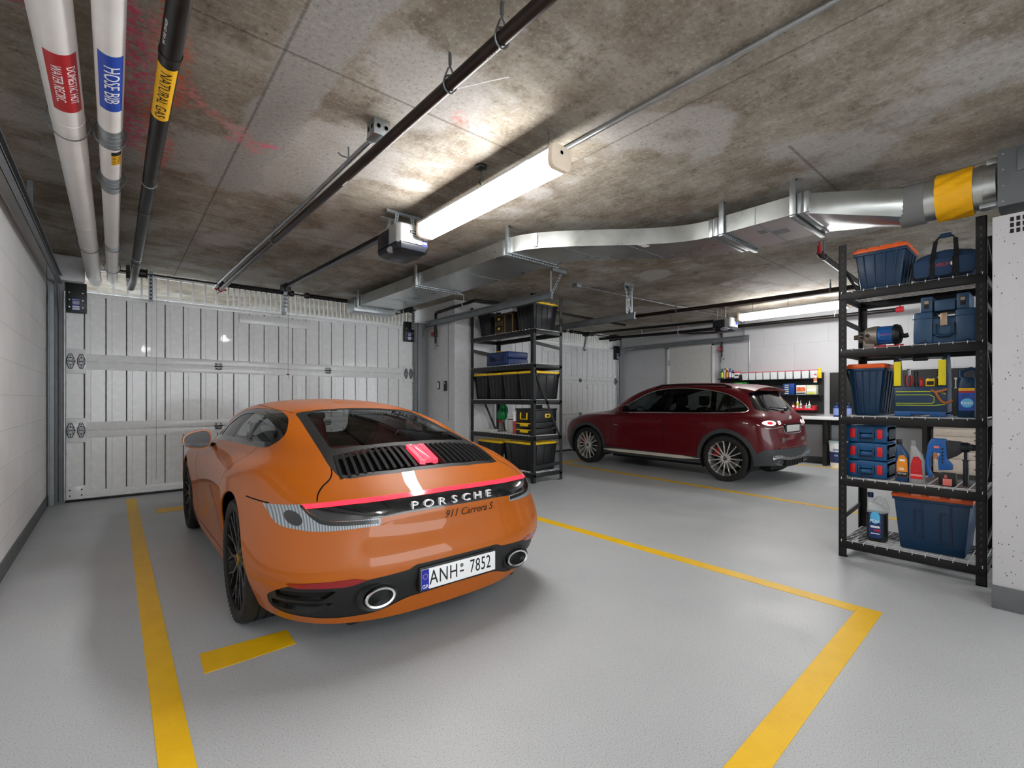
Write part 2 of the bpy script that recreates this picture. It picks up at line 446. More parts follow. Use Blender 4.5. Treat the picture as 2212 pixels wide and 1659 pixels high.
# ---- sectional garage doors
m_doorw = M('door_white_paint', '#f0f1f1', .26, 0., coat=.3, var=.008)
m_black = M('black_plate', '#151617', .45)
m_blackpaint = M('black_powder_coat', '#1b1b1c', .42, bump=.05, bscale=300)
m_galv = M('galvanised_steel', '#a3a8aa', .38, .85, var=.18, vscale=9, bump=.05)
m_galv_dull = M('dull_galvanised_steel', '#8b9094', .5, .7, var=.15, vscale=6)
m_bluelab = M('blue_label', '#26308a', .5); m_whitelab = M('white_label_ink', '#e4e6ea', .5)
m_screw = M('bright_screw', '#c9cccf', .3, .9)
m_hinge = M('hinge_steel', '#9a9da0', .45, .6)
def door_section(z0, z1, x0, x1, name, root, top=False, bottom=False):
    b = B(); yb, yf = 8.115, 8.075
    b.box(x0, x1, yb-.01, yb+.03, z0, z1)                               # skin behind
    rail = .1
    zz0, zz1 = z0+rail, z1-rail*(.55 if top else 1)
    # ribbed sheet: broad pan, narrow raised strip, deep groove between
    poly = []; x = x0+.17
    poly.append((x0+.0, yf+.012)); poly.append((x-.01, yf+.012))
    P = .2073
    while x < x1-.12:
        w = min(P, x1-.06-x)
        for dx, dy in ((.0, .03), (.006, .03), (.010, .004), (.014, .0), (.060, .0), (.063, .002), (.066, .010), (.069, .012), (P-.003, .012), (P-.001, .016)):
            if dx <= w: poly.append((x+dx, yf+dy))
        x += P
    poly.append((x1, yf+.012))
    front = poly+[(x1, yb), (x0, yb)]
    b.prism(front, zz0, zz1, 'z')
    # stiles and rails
    b.box(x0, x0+.012, yf-.004, yb, z0, z1); b.box(x1-.012, x1, yf-.004, yb, z0, z1)
    b.box(x0, x1, yf+.002, yb, z0+.004, zz0, .004); b.box(x0, x1, yf+.002, yb, zz1, z1-.004, .004)
    b.box(x0, x1, yf-.004, yf+.004, z1-.016, z1-.004, .002)
    if bottom: b.box(x0, x1, yf-.012, yb, z0, z0+.035, .004)
    return b.obj(name, m_doorw, root, ang=25)
def hinge_leaf(b, cx, cz, s):
    """pressed diamond hinge with holes"""
    for sg in (1, -1):
        pts = [(cx-.034, cz+sg*.006), (cx+.034, cz+sg*.006), (cx+.034, cz+sg*.03), (cx+.012, cz+sg*.092), (cx-.012, cz+sg*.092), (cx-.034, cz+sg*.03)]
        b.mi = 0; b.prism(pts if sg < 0 else pts[::-1], 8.052, 8.060, 'y', .002, 1)
        b.mi = 1
        for (hx, hz, r) in ((0, .074, .008), (0, .045, .009), (-.018, .022, .006), (.018, .022, .006)):
            b.cyl((cx+hx, 8.0505, cz+sg*hz), (cx+hx, 8.054, cz+sg*hz), r, 8)
        # dark pressed outline
        rim = [(cx-.036, cz+sg*.004), (cx-.034, cz+sg*.03), (cx-.012, cz+sg*.092), (cx+.012, cz+sg*.092), (cx+.034, cz+sg*.03), (cx+.036, cz+sg*.004)]
        b.tube([(x, 8.0525, z) for x, z in rim], .0045, 5); b.tube([(cx-.03, 8.0525, cz+sg*.03), (cx, 8.0525, cz+sg*.055), (cx+.03, 8.0525, cz+sg*.03)], .003, 5)
    b.mi = 0; b.cyl((cx-.036, 8.045, cz), (cx+.036, 8.045, cz), .008, 8)
def garage_door(name, x0, x1, full=True):
    root = struct(thing(name, None, None)); root['label'] = 'white ribbed sectional garage door ' + ('in front of the orange car' if full else 'beside the dark red car')
    zs = (.03, .90, 1.77, 2.655)
    for i in range(3): door_section(zs[i], zs[i+1], x0, x1, 'door_section', root, i == 2, i == 0)
    b = B(); b.box(x0, x1, 8.06, 8.12, .0, .03, .004); b.obj('bottom_seal', m_blackpaint, root)
    # edge hinge plates with pressed roller hinges, smaller hinges between
    for z in zs[1:3]:
        for xc, sg in ((x0+.095, 1), (x1-.095, -1)):
            b = B(); b.box(xc-.098, xc+.098, 8.062, 8.075, z-.155, z+.155, .003); b.obj('hinge_plate', m_doorw, root)
            b = B(); hinge_leaf(b, xc-.05, z, 1); hinge_leaf(b, xc+.05, z, 1)
            b.mi = 1; b.cyl((xc-sg*.17, 8.045, z), (xc, 8.045, z), .006, 8)
            b.obj('roller_hinge', [m_hinge, m_black], root)
        for xc in (x0+(x1-x0)*.34, x0+(x1-x0)*.67):
            b = B(); b.box(xc-.045, xc+.045, 8.062, 8.073, z-.05, z+.05, .003)
            b.mi = 1
            for dx in (-.028, .028):
                for dz in (-.028, .028): b.cyl((xc+dx, 8.058, z+dz), (xc+dx, 8.064, z+dz), .009, 8)
            b.box(xc-.022, xc+.022, 8.056, 8.066, z-.045, z-.03); b.cyl((xc-.05, 8.055, z), (xc+.05, 8.055, z), .008, 8)
            b.obj('centre_hinge', [m_hinge, m_black], root)
    # bottom corner plates
    for xc in (x0+.095, x1-.095):
        b = B(); b.box(xc-.095, xc+.095, 8.062, 8.075, .035, .20, .003); b.mi = 1
        for dx in (-.055, .055):
            for dz in (.08, .15): b.cyl((xc+dx, 8.056, dz), (xc+dx, 8.064, dz), .009, 8)
        b.obj('bottom_corner_plate', [m_doorw, m_black], root)
    # black top corner plates with warning label
    for xc, lab in ((x0+.10, full), (x1-.10, True)):
        pl = B(); pl.box(xc-.098, xc+.098, 8.0, 8.075, 2.375, 2.745, .004)
        pl.mi = 1
        for dx in (-.062, .062):
            for dz in (2.44, 2.53, 2.62): pl.cyl((xc+dx, 7.994, dz), (xc+dx, 8.002, dz), .008, 8)
        pl = pl.obj('top_corner_plate', [m_black, m_screw], root)
        if lab:
            l = B(); l.box(xc-.038, xc+.038, 7.996, 8.0, 2.40, 2.55); l.obj('warning_label', m_bluelab, pl)
            text_obj('DANGER', 'lettering', m_whitelab, pl, .018, (xc, 7.9955, 2.535), (PI/2, 0, 0), .0004)
            l = B()
            for z, w in ((2.515, .034), (2.505, .030), (2.497, .032), (2.488, .034), (2.478, .028)): l.box(xc-w, xc+w, 7.9952, 7.9962, z-.002, z+.002)
            for z in (2.448, 2.420): l.box(xc-.034, xc+.034, 7.9952, 7.9962, z-.010, z+.010)
            l.obj('label_print', m_whitelab, pl)
    # operator reinforcing plate at the top middle
    xm = (x0+x1)/2
    b = B(); b.box(xm-.50, xm+.52, 8.058, 8.075, 2.44, 2.575, .003); b.obj('reinforcing_plate', m_doorw, root)
    return root
garage_door('door_1', -.46, 4.35)
garage_door('door_2', 5.95, 10.70, False)
# bar grille between door head and ceiling
def grille(name, x0, x1, label):
    root = thing(name, label, 'grille', (0, 0, 0))
    b = B()
    for z in (2.70, 3.0): b.box(x0, x1, 8.24, 8.27, z-.015, z+.015)
    b.obj('rail', m_doorw, root)
    b = B(); x = x0
    while x < x1:
        b.box(x-.012, x+.012, 8.235, 8.265, 2.66, CEIL); x += .148 if x < 1.2 else .075
    b.obj('bars', m_doorw, root)
    return root
g1 = grille('bar_grille', -.30, 4.36, 'white bar grille over the garage door in front of the orange car')
g2 = grille('bar_grille', 5.95, 10.7, 'white bar grille over the garage door beside the red car')
# ---- yellow bay markings
def yellow():
    m, nt = new_mat('yellow_line_paint'); h = NT(nt)
    p = h.n('ShaderNodeBsdfPrincipled'); P = h.coords()
    c = h.mix(lin('#eebb08'), lin('#f6c417'), h.ramp(h.noise(P, 5, 4), .35, .65))
    c = h.mix(c, lin('#b98d10'), h.math('MULTIPLY', h.ramp(h.noise(P, 150, 3, .8), .6, .72), .6))
    h.l(c, p.inputs['Base Color']); p.inputs['Roughness'].default_value = .45
    h.l(h.bump(h.noise(P, 160, 3, .8), .2, .004), p.inputs['Normal']); h.out(p); return m
m_yel = yellow()
def stripe(pts, label, name='parking_line'):
    b = B(); n = len(pts)//2
    b.prism(pts, .0005, .0022, 'z'); o = b.obj(name, m_yel, smooth=False); return tag(o, label, 'floor marking')
stripe([(.12, -.5), (.225, -.5), (.222, 7.84), (.118, 7.84)], 'long yellow bay line on the floor left of the orange car')
stripe([(3.445, .837), (3.555, .839), (3.575, 7.9), (3.47, 7.9)], 'long yellow bay line on the floor right of the orange car, ending in a corner')
stripe([(.9, .645), (3.56, .722), (3.555, .838), (.9, .76)], 'yellow line across the open end of the orange car\'s bay')
stripe([(.325, 2.63), (.735, 2.64), (.742, 2.83), (.332, 2.85)], 'short yellow tick on the floor behind the orange car')
stripe([(.37, 6.66), (.78, 6.66), (.78, 6.92), (.37, 6.92)], 'short yellow tick by the orange car\'s front wheel')
stripe([(6.36, .9), (6.46, .9), (6.98, 6.7), (6.86, 6.7)], 'long yellow bay line on the floor left of the red car')
stripe([(10.10, 1.2), (10.19, 1.2), (10.64, 7.6), (10.54, 7.6)], 'yellow bay line between the red car and the workbench')
stripe([(7.0, 6.55), (8.2, 6.62), (8.2, 6.78), (7.0, 6.72)], 'yellow floor tick under the nose of the red car')
# ================================================================ UNDER THE CEILING
m_pipew = M('white_pipe_jacket', '#e9e8e5', .45, var=.04, vscale=7, bump=.08, bscale=20)
m_pipek = M('black_iron_pipe', '#1d1b1a', .38, .25, var=.3, vscale=10)
m_rusty = M('rusty_black_pipe', '#2a211c', .42, .3, var=.45, vscale=6)
m_foil = M('silver_tape', '#9aa0a2', .35, .8, var=.15)
m_rod = M('zinc_rod', '#777b7e', .4, .8)
m_red = M('red_paint', '#b3202a', .4); m_redlab = M('red_label', '#b5161f', .5); m_blue2 = M('blue_pipe_label', '#1246b4', .45)
m_yellab = M('yellow_label', '#f0b90c', .5); m_ink = M('black_ink', '#0d0d0d', .6); m_wink = M('white_ink', '#f2f2f2', .6)
def pipe_label(root, X0, z0, R, th0, half, ya, yb, mat, txt, tmat, size, lines=1, sx=1.):
    b = B(); r = R+.0008; n = 10
    b.rings([[(X0+r*math.sin(th0-half+2*half*k/n), y, z0-r*math.cos(th0-half+2*half*k/n)) for k in range(n+1)] for y in (ya, yb)], False)
    lab = b.obj('pipe_label', mat, root)
    for i in range(lines):
        off = 0 if lines == 1 else (.5-i)*size*1.05
        def bend(v, off=off):
            th = th0+(v.y+off)/r; q = r+.0004+v.z
            return Vector((X0+q*math.sin(th), (ya+yb)/2+v.x, z0-q*math.cos(th)))
        text_obj(txt if isinstance(txt, str) else txt[i], 'lettering', tmat, lab, size, depth=.0003, sx=sx, bend=bend)
def hoop(root, X0, y, z0, R, name='pipe_hanger', tilt=0.):
    b = B(); P = [(X0+R*math.sin(a), y+tilt*math.cos(a), z0-R*math.cos(a)) for a in (2*PI*k/24 for k in range(24))]
    b.tube(P, .004, 6, closed=True); b.cyl((X0, y-tilt, z0+R), (X0, y-tilt, CEIL-.001), .005, 8)
    return b.obj(name, m_rod, root)
# 1 --- white pipe with the red label
t = thing('water_pipe', 'thick white wrapped pipe with a red label, nearest the left wall', 'pipe', (0, 0, 0), group='pipes along the ceiling')
b = B(); b.tube([(-.195, -2, 2.86), (-.195, 8.05, 2.86)], .073, 24)
for y in (1.2, 3.55, 5.6): b.tube([(-.195, y-.01, 2.86), (-.195, y+.01, 2.86)], .0745, 24)
b.tube([(-.195, 6.3, 2.86), (-.195, 6.33, 2.86)], .075, 24); b.tube([(-.195, 7.95, 2.86), (-.18, 8.16, 2.815)], .066, 20); b.obj('pipe_run', m_pipew, t)
pipe_label(t, -.195, 2.86, .073, .28, .85, 2.82, 3.36, m_redlab, ('DOMESTIC HOT', 'WATER RECIRC.'), m_wink, .052, 2, .92)
for y in (.8, 3.62, 6.35): hoop(t, -.195, y, 2.862, .092, tilt=.05)
# 2 --- hose bib pipe
t = thing('water_pipe', 'white pipe with a blue label and silver tape bands, beside the thick white pipe', 'pipe', (0, 0, 0), group='pipes along the ceiling')
b = B(); b.tube([(-.015, -2, 2.86), (-.015, 8.2, 2.86)], .055, 24); b.obj('pipe_run', m_pipew, t)
for y0, y1 in ((3.50, 3.72), (4.25, 4.55), (6.2, 6.3)):
    b = B(); b.tube([(-.015, y0, 2.86), (-.015, y1, 2.86)], .0572, 24)
    for k in range(1, 4): b.tube([(-.015, y0+(y1-y0)*k/4, 2.86), (-.015, y0+(y1-y0)*k/4+.006, 2.86)], .0582, 24)
    b.obj('tape_band', m_foil, t)
pipe_label(t, -.015, 2.86, .055, .1, .92, 2.72, 3.24, m_blue2, 'HOSE BIB', m_wink, .088, 1, .95)
b = B(); R = .0560; n = 8
b.rings([[(-.015+R*math.sin(.05+1.0*k/n), y, 2.86-R*math.cos(.05+1.0*k/n)) for k in range(n+1)] for y in (3.78, 3.98)], False); st = b.obj('yellow_sticker', m_yellab, t)
b = B(); R = .0566
b.rings([[(-.015+R*math.sin(.05+1.0*k/n), y, 2.86-R*math.cos(.05+1.0*k/n)) for k in range(n+1)] for y in (3.775, 3.83)], False)
for q in range(5):
    for s0, s1 in ((.12, .48), (.58, .98)):
        y = 3.85+q*.025
        b.rings([[(-.015+R*math.sin(s0+(s1-s0)*k/n), yy, 2.86-R*math.cos(s0+(s1-s0)*k/n)) for k in range(n+1)] for yy in (y, y+.009)], False)
b.obj('sticker_print', m_ink, st)
for y in (.9, 3.66, 4.35, 6.25, 7.3): hoop(t, -.015, y, 2.862, .075, tilt=.03)
# 3 --- gas pipe
t = thing('gas_pipe', 'black gas pipe with a yellow label, beside the two white pipes', 'pipe', (0, 0, 0), group='pipes along the ceiling')
b = B(); b.tube([(.197, -2, 2.87), (.197, 8.0, 2.87), (.175, 8.2, 2.80)], .043, 20)
for y in (2.62, 4.95, 6.9): b.tube([(.197, y, 2.87), (.197, y+.03, 2.87)], .0465, 20)
b.obj('pipe_run', m_pipek, t)
b = B(); b.tube([(.197, 4.3, 2.87), (.197, 4.312, 2.87)], .0465, 20); b.tube([(.197, 6.7, 2.87), (.197, 6.712, 2.87)], .0455, 20); split_loose(b.obj('joint_ring', m_foil, t))
pipe_label(t, .197, 2.87, .043, -.25, 1.1, 2.70, 3.22, m_yellab, 'NATURAL GAS', m_ink, .068, 1, 1.0)
def bendk(v):
    th = -.9+v.y/.043; q = .0436+v.z
    return Vector((.197+q*math.sin(th), 2.45+v.x, 2.87-q*math.cos(th)))
text_obj('ASTM A53  GR B  2 IN', 'pipe_print', m_wink, t, .018, depth=.0002, bend=bendk)
# 4 --- sprinkler main, with its steel conduit and junction box
t = thing('sprinkler_pipe', 'long black pipe crossing the ceiling left of the bright lamp', 'pipe', (0, 0, 0), group='pipes along the ceiling')
SP = lambda y: (1.345-.019*y, y, 2.90)
b = B(); b.tube([SP(-1.5), SP(8.2)], .031, 18); b.obj('pipe_run', m_rusty, t)
b = B(); b.tube([SP(8.0), SP(8.06)], .042, 16); b.cyl((1.12, 8.03, 2.90), (1.27, 8.03, 2.90), .012, 8); b.obj('coupling', m_red, t)
for y in (1.62, 2.03, 5.2):
    c = SP(y); b = B()
    b.tube([(c[0]+.038*math.sin(a), y+.01*math.cos(a), c[2]-.038*math.cos(a)) for a in (2*PI*k/20 for k in range(20))], .005, 6, closed=True)
    b.tube([(c[0]-.036, y, 2.91), (c[0]-.012, y, 2.975), (c[0], y, 2.99), (c[0]+.012, y, 2.975), (c[0]+.036, y, 2.91)], .005, 6)
    b.cyl((c[0], y, 2.985), (c[0], y, CEIL), .006, 8); b.cyl((c[0], y, 3.0), (c[0], y, 3.05), .009, 8); b.obj('pipe_hanger', m_rod, t)
for y, s in ((1.72, 'SPEC CPVC'), (2.5, 'ASTM A135'), (3.4, 'UL LISTED FM')):
    def bendp(v, y=y):
        th = .2+v.y/.031; q = .0314+v.z
        return Vector((SP(y+v.x)[0]+q*math.sin(th), y+v.x, 2.90-q*math.cos(th)))
    text_obj(s, 'pipe_print', m_wink, t, .017, depth=.0002, bend=bendp)
t = thing('steel_conduit', 'grey steel conduit running beside the long black ceiling pipe from a box', 'conduit', (0, 0, 0))
b = B(); b.tube([(1.27, 2.92, 2.97), (1.262, 3.0, 2.965), (1.232, 4.2, 2.95), (1.13, 8.2, 2.95)], .017, 12); b.obj('conduit_run', m_galv, t)
b = B(); b.tube([(1.255, 3.25, 2.985), (1.2, 3.25, 2.985), (1.18, 3.25, 3.0)], .006, 6); b.cyl((1.255, 3.25, 2.98), (1.255, 3.25, CEIL), .006, 6); b.obj('conduit_clip', m_rod, t)
b = B(); b.tube([(1.255, 6.1, 2.955), (1.255, 6.1, CEIL)], .005, 6); b.obj('conduit_clip', m_rod, t)
t = thing('junction_box', 'small square steel junction box on the ceiling by the long black pipe', 'junction box', (1.29, 2.84, 2.96))
b = B(); b.box(-.055, .055, -.055, .055, 0, .1, .003); b.box(-.058, .058, -.058, .058, -.004, .004, .002); b.obj('box_body', m_galv, t)
b = B()
for sx_, sy_ in ((-.0555, -.025), (-.0555, .025)): b.lathe([(.016, 0), (.016, .002), (.012, .002), (.012, 0)], 12, (sx_-.001, sy_, .05), 'x')
for q in (-.025, .025): b.lathe([(.016, 0), (.016, .002), (.012, .002), (.012, 0)], 12, (q, -.0575, .05), 'y')
split_loose(b.obj('knockout', m_rod, t))
# thin conduit to the right of the lamp
t = thing('steel_conduit', 'thin grey conduit along the ceiling right of the bright lamp', 'conduit', (0, 0, 0))
b = B(); b.tube([(2.40, -1.5, 3.032), (2.385, 3.9, 3.032)], .015, 12); b.obj('conduit_run', m_galv, t)
b = B()
for y in (.4, 2.35): b.box(2.36, 2.42, y-.012, y+.012, 3.035, CEIL, .003)
b.obj('conduit_clip', m_rod, t)
# paint-white ties hanging by the sprinkler pipe
b = B(); b.tube([(1.36, 2.1, 2.93), (1.5, 2.0, 2.98), (1.62, 1.94, 3.03)], .0025, 5); b.tube([(1.32, 2.14, 2.9), (1.30, 2.3, 2.93), (1.33, 2.42, 3.03)], .0025, 5); b.tube([(1.34, 2.2, 2.93), (1.45, 2.4, 3.03)], .0018, 5)
tag(b.obj('tie_wire', m_wink), 'loose white tie wires curling off the long black ceiling pipe', 'wire')
# --- linear lamps
def lamp_glow(name, strength):
    m, nt = new_mat(name); h = NT(nt); e = h.n('ShaderNodeEmission'); e.inputs[0].default_value = (1, .985, .965, 1); e.inputs[1].default_value = strength
    h.out(e); return m
m_glow = lamp_glow('lit_lamp_diffuser', 10.5)
m_cap = M('cream_lamp_cap', '#d8cbb8', .4, emit='#f6dcc0', estr=.03)
m_house = M('lamp_housing', '#b9bcc0', .4, .3)
def tube_lamp(loc, L, label, chains, group='hanging lamps'):
    t = thing('strip_lamp', label, 'lamp', loc, 0, group); w = .085; h = .15
    prof = [(-w, .114), (-w, .035), (-w+.006, .018), (-w+.02, .006), (-w+.04, .001), (w-.04, .001), (w-.02, .006), (w-.006, .018), (w, .035), (w, .114)]
    b = B(); b.prism([(x, z) for x, z in prof], .02, L-.02, 'y'); b.obj('diffuser', m_glow, t, ang=60)
    b = B(); b.prism([(-w-.002, .114), (w+.002, .114), (w-.004, h-.012), (w-.02, h), (-w+.02, h), (-w+.004, h-.012)], .015, L-.015, 'y')
    for y in (.25, L-.25): b.box(-w-.004, -w+.004, y-.05, y+.05, .118, .126)
    b.obj('housing', m_house, t)
    capp = [(-w-.004, .07), (-w-.004, .032), (-w+.004, .012), (-w+.03, -.003), (w-.03, -.003), (w-.004, .012), (w+.004, .032), (w+.004, .07), (w, h-.018), (w-.018, h+.003), (-w+.018, h+.003), (-w, h-.018)]
    for y0, y1, s in ((-.018, .022, -1), (L-.022, L+.018, 1)):
        b = B(); b.prism(capp, y0, y1, 'y', .006, 2); c = b.obj('end_cap', m_cap, t)
        b = B(); yy = y0 if s < 0 else y1
        b.lathe([(.016, 0), (.016, .003), (.012, .003), (.012, 0)], 16, (0, yy-.0015 if s < 0 else yy-.0015, .105), 'y'); b.obj('knockout', m_house, c)
    for y in chains:
        b = B(); z = h; top = CEIL-loc[2]
        b.cyl((0, y, h-.002), (0, y, h+.012), .006, 8); k = 0; z = h+.016
        while z < top-.015:
            R = .010; P = [((R*.6*math.cos(a) if k % 2 else 0), y+(0 if k % 2 else R*.6*math.cos(a)), z+R*math.sin(a)) for a in (2*PI*q/10 for q in range(10))]
            b.tube(P, .0018, 5, closed=True); z += .0155; k += 1
        b.cyl((0, y, top-.02), (0, y, top), .004, 6); b.obj('hanging_chain', m_rod, t)
    return t
lampA = tube_lamp((2.18, 2.10, 2.765), 1.70, 'bright white strip lamp hanging over the orange car\'s bay', (.1, 1.6))
b = B(); b.cyl((2.115, 2.86, 3.035), (2.115, 2.86, CEIL), .045, 16, bevel=.006); b.cyl((2.115, 2.86, 3.02), (2.115, 2.86, 3.04), .012, 8); rose = b.obj('ceiling_rose', m_blackpaint, lampA, loc=(-2.18, -2.10, -2.765))
b = B(); b.tube([(2.115, 2.86, 3.03), (2.13, 2.87, 2.98), (2.12, 2.885, 2.95), (2.15, 2.9, 2.915)], .006, 8); b.obj('flex_cord', m_blackpaint, lampA, loc=(-2.18, -2.10, -2.765))
lampB = tube_lamp((9.0, 2.25, 2.76), 1.72, 'lit strip lamp hanging over the red car', (.9, 1.5))
lampFill = tube_lamp((.75, -2.6, 2.765), 1.70, 'added unseen strip lamp behind the camera, brightening the left wall', (.1, 1.6))  # unseen lamp, added to brighten the left wall and near floor
# --- openers
m_op_sil = M('opener_silver', '#b3b6b8', .35, .5); m_op_dark = M('opener_dark_plastic', '#1f232b', .4); m_lens = M('opener_lens', '#a4a6b4', .25)
def opener(loc, rail_len, label, labels=True, kx=1.1, ky=1.3, rx=-.1, rise=.13):
    t = thing('garage_opener', label, 'garage door opener', loc)
    out = [(x*kx, y*ky) for x, y in [(-.15, -.15), (-.12, -.185), (.12, -.185), (.15, -.15), (.15, .14), (.10, .185), (-.10, .185), (-.15, .14)]]; XF, YF = .15*kx, -.185*ky
    b = B(); b.prism(out, .0, .19, 'z', .012, 2); b.obj('motor_case', m_op_sil, t)
    b = B(); s = .93
    rings = []
    for k, z in ((1.0, .02), (1.0, 0), (.93, -.035), (.72, -.06)): rings.append([(x*k, y*k, z) for x, y in out])
    b.rings(rings); b.obj('lower_cover', m_op_dark, t)
    b = B(); b.box(-XF-.004, -XF+.002, -.06, .17, .02, .165, .004); b.obj('side_panel', m_op_dark, t)
    b = B(); b.sphere((-.11, -.06, -.012), .075, 14, 8, (.8, 1.5, .55)); b.obj('light_lens', m_lens, t)
    b = B(); b.tube([(-.155, -.06, .0), (-.14, -.08, -.03), (-.11, -.085, -.045), (-.07, -.06, -.05)], .002, 5); b.obj('antenna_wire', m_wink, t)
    if labels:
        b = B(); b.box(.085, .128, YF-.0025, YF+.002, .01, .18); l = b.obj('rating_label', m_bluelab, t)
        b = B()
        for z, hh in ((.128, .004), (.118, .003), (.110, .003), (.101, .003), (.09, .003), (.058, .010), (.032, .010)): b.box(.089, .124, YF-.0035, YF-.0022, z*1.3-hh, z*1.3+hh)
        b.obj('label_print', m_whitelab, l)
        b = B(); b.box(-.045, .078, YF-.002, YF+.001, .105, .135); nb = b.obj('name_badge', m_ink, t)
        text_obj('LiftMaster', 'lettering', m_wink, nb, .026, (.0165, YF-.0025, .12), (PI/2, 0, 0), .0004)
        text_obj('PROFESSIONAL', 'lettering', m_ink, nb, .011, (.0165, YF-.0012, .085), (PI/2, 0, 0), .0003)
    else:
        b = B(); b.box(.03, .09, YF-.002, YF+.001, .06, .12); b.obj('rating_label', m_bluelab, t)
    top = CEIL-loc[2]
    # perforated hanging straps and angle on the ceiling
    b = B(); b.box(-.17, .17, -.07, -.03, top-.035, top-.03); b.box(-.17, .17, -.035, -.03, top-.035, top); b.box(-.17, .17, .09, .13, top-.035, top-.03)
    for sx_ in (-.1, .1): b.beam((sx_, -.05, .18), (sx_*.75, -.05, top-.03), .035, .004, (0, 1, 0)); b.beam((sx_, .11, .18), (sx_*.75, .11, top-.03), .035, .004, (0, 1, 0))
    b.mi = 1
    for k in range(5):
        f = (k+.5)/5; z = .19+(top-.22)*f; x = .1*(1-.25*f)
        for sx_ in (-1, 1): b.cyl((sx_*x, -.0535, z), (sx_*x, -.0465, z), .006, 8)
    b.obj('hanging_bracket', [m_galv, m_ink], t)
    b = B(); b.tube([(0, -.09, .15), (.03, -.07, .21), (.08, -.06, .22), (.12, -.05, .15)], .004, 6); b.tube([(.05, .0, .15), (.1, .02, .2), (.16, .02, .25), (.2, .1, top)], .003, 6); b.obj('wiring', m_blackpaint, t)
    # rail to the door, trolley and arm
    z = .155; za = z; zb = z+rise
    b = B(); b.beam((rx, .10, za), (rx, rail_len, zb), .056, .008); b.beam((rx, .10, za+.022), (rx, rail_len, zb+.022), .012, .045); b.beam((rx, .10, za+.043), (rx, rail_len, zb+.043), .032, .006); b.obj('drive_rail', m_blackpaint, t); z = zb
    b = B(); e = rail_len
    b.box(rx-.07, rx+.07, e-.05, e+.03, z-.04, z+.045, .006); b.box(rx-.025, rx+.025, e-.12, e+.02, z-.05, z+.06, .004); b.obj('rail_end_bracket', m_blackpaint, t)
    b = B(); b.beam((rx, e-.03, z-.02), (rx-.03, e+.02, z-.36), .05, .012, (0, 1, 0)); b.beam((rx+.02, e-.03, z-.02), (rx-.01, e+.03, z-.36), .012, .03, (0, 1, 0))
    for k in range(5): b.cyl((rx-.03, e-.035+.01*k, z-.06-.055*k), (rx+.03, e-.035+.01*k, z-.06-.055*k), .009, 8)
    b.lathe([(.012, -.02), (.03, -.02), (.03, .02), (.012, .02)], 12, (rx-.02, e+.0, z-.38), 'y'); b.obj('door_arm', m_galv_dull, t)
    b = B(); b.tube([(rx+.03, e-.05, z), (rx+.035, e-.02, z-.5), (rx+.03, e-.03, z-1.3)], .0025, 5)
    b.sphere((rx+.03, e-.03, z-1.315), .012, 8, 6, (1.8, 1, .7)); b.tube([(rx+.03, e-.03, z-1.32), (rx+.04, e-.03, z-1.36), (rx+.05, e-.03, z-1.39)], .002, 5); b.obj('release_cord', M('brown_cord', '#5a2a20', .7), t)
    return t
opener((2.10, 4.10, 2.70), 3.62, 'silver and black garage door opener hung beside the bright lamp')
opener((8.92, 4.22, 2.63), 3.50, 'garage door opener hung by the far lamp over the red car', False, 1., 1., 0., .10)
# --- torsion springs over the doors
def springs(x0, x1, label, drumx):
    t = thing('torsion_spring', label, 'spring shaft', (0, 0, 0)); y, z = 7.86, 2.945
    b = B(); b.cyl((x0, y, z), (x1, y, z), .013, 10); b.obj('shaft', m_blackpaint, t)
    xm = (x0+x1)/2
    for a, c in ((xm-1.0, xm-.05), (xm+.18, xm+.97)):
        b = B(); rings = []; n = 90
        for k in range(n+1):
            r = .037 if k % 2 else .033
            x = a+(c-a)*k/n; rings.append([(x, y+r*math.cos(2*PI*q/14), z+r*math.sin(2*PI*q/14)) for q in range(14)])
        b.rings(rings); b.cyl((a-.03, y, z), (a+.03, y, z), .046, 14); b.cyl((c-.03, y, z), (c+.03, y, z), .046, 14); b.obj('coil_spring', m_black, t)
    for xd in drumx:
        b = B(); b.lathe([(.02, -.06), (.07, -.06), (.07, -.05), (.055, -.045), (.055, .04), (.065, .05), (.065, .06), (.02, .06)], 18, (xd, y, z), 'x'); b.box(xd-.16, xd-.12, y-.02, y+.2, z-.09, z+.08); b.obj('cable_drum', m_blackpaint, t)
        b = B(); b.box(xd+.07, xd+.12, y-.01, y, z-.36, z+.05); b.mi = 1
        for k in range(7): b.box(xd+.085, xd+.105, y-.012, y-.009, z-.33+k*.05, z-.305+k*.05)
        b.obj('perforated_bracket', [m_galv_dull, m_ink], t)
        b = B(); b.cyl((xd+.16, y+.05, z-.03), (xd+.16, y+.18, .2), .002, 5); b.obj('lift_cable', m_rod, t)
    return t
springs(.05, 4.3, 'black torsion spring shaft over the garage door in front of the orange car', (.28, 4.15))
springs(6.2, 10.56, 'black torsion spring shaft over the garage door by the red car', (10.45,))
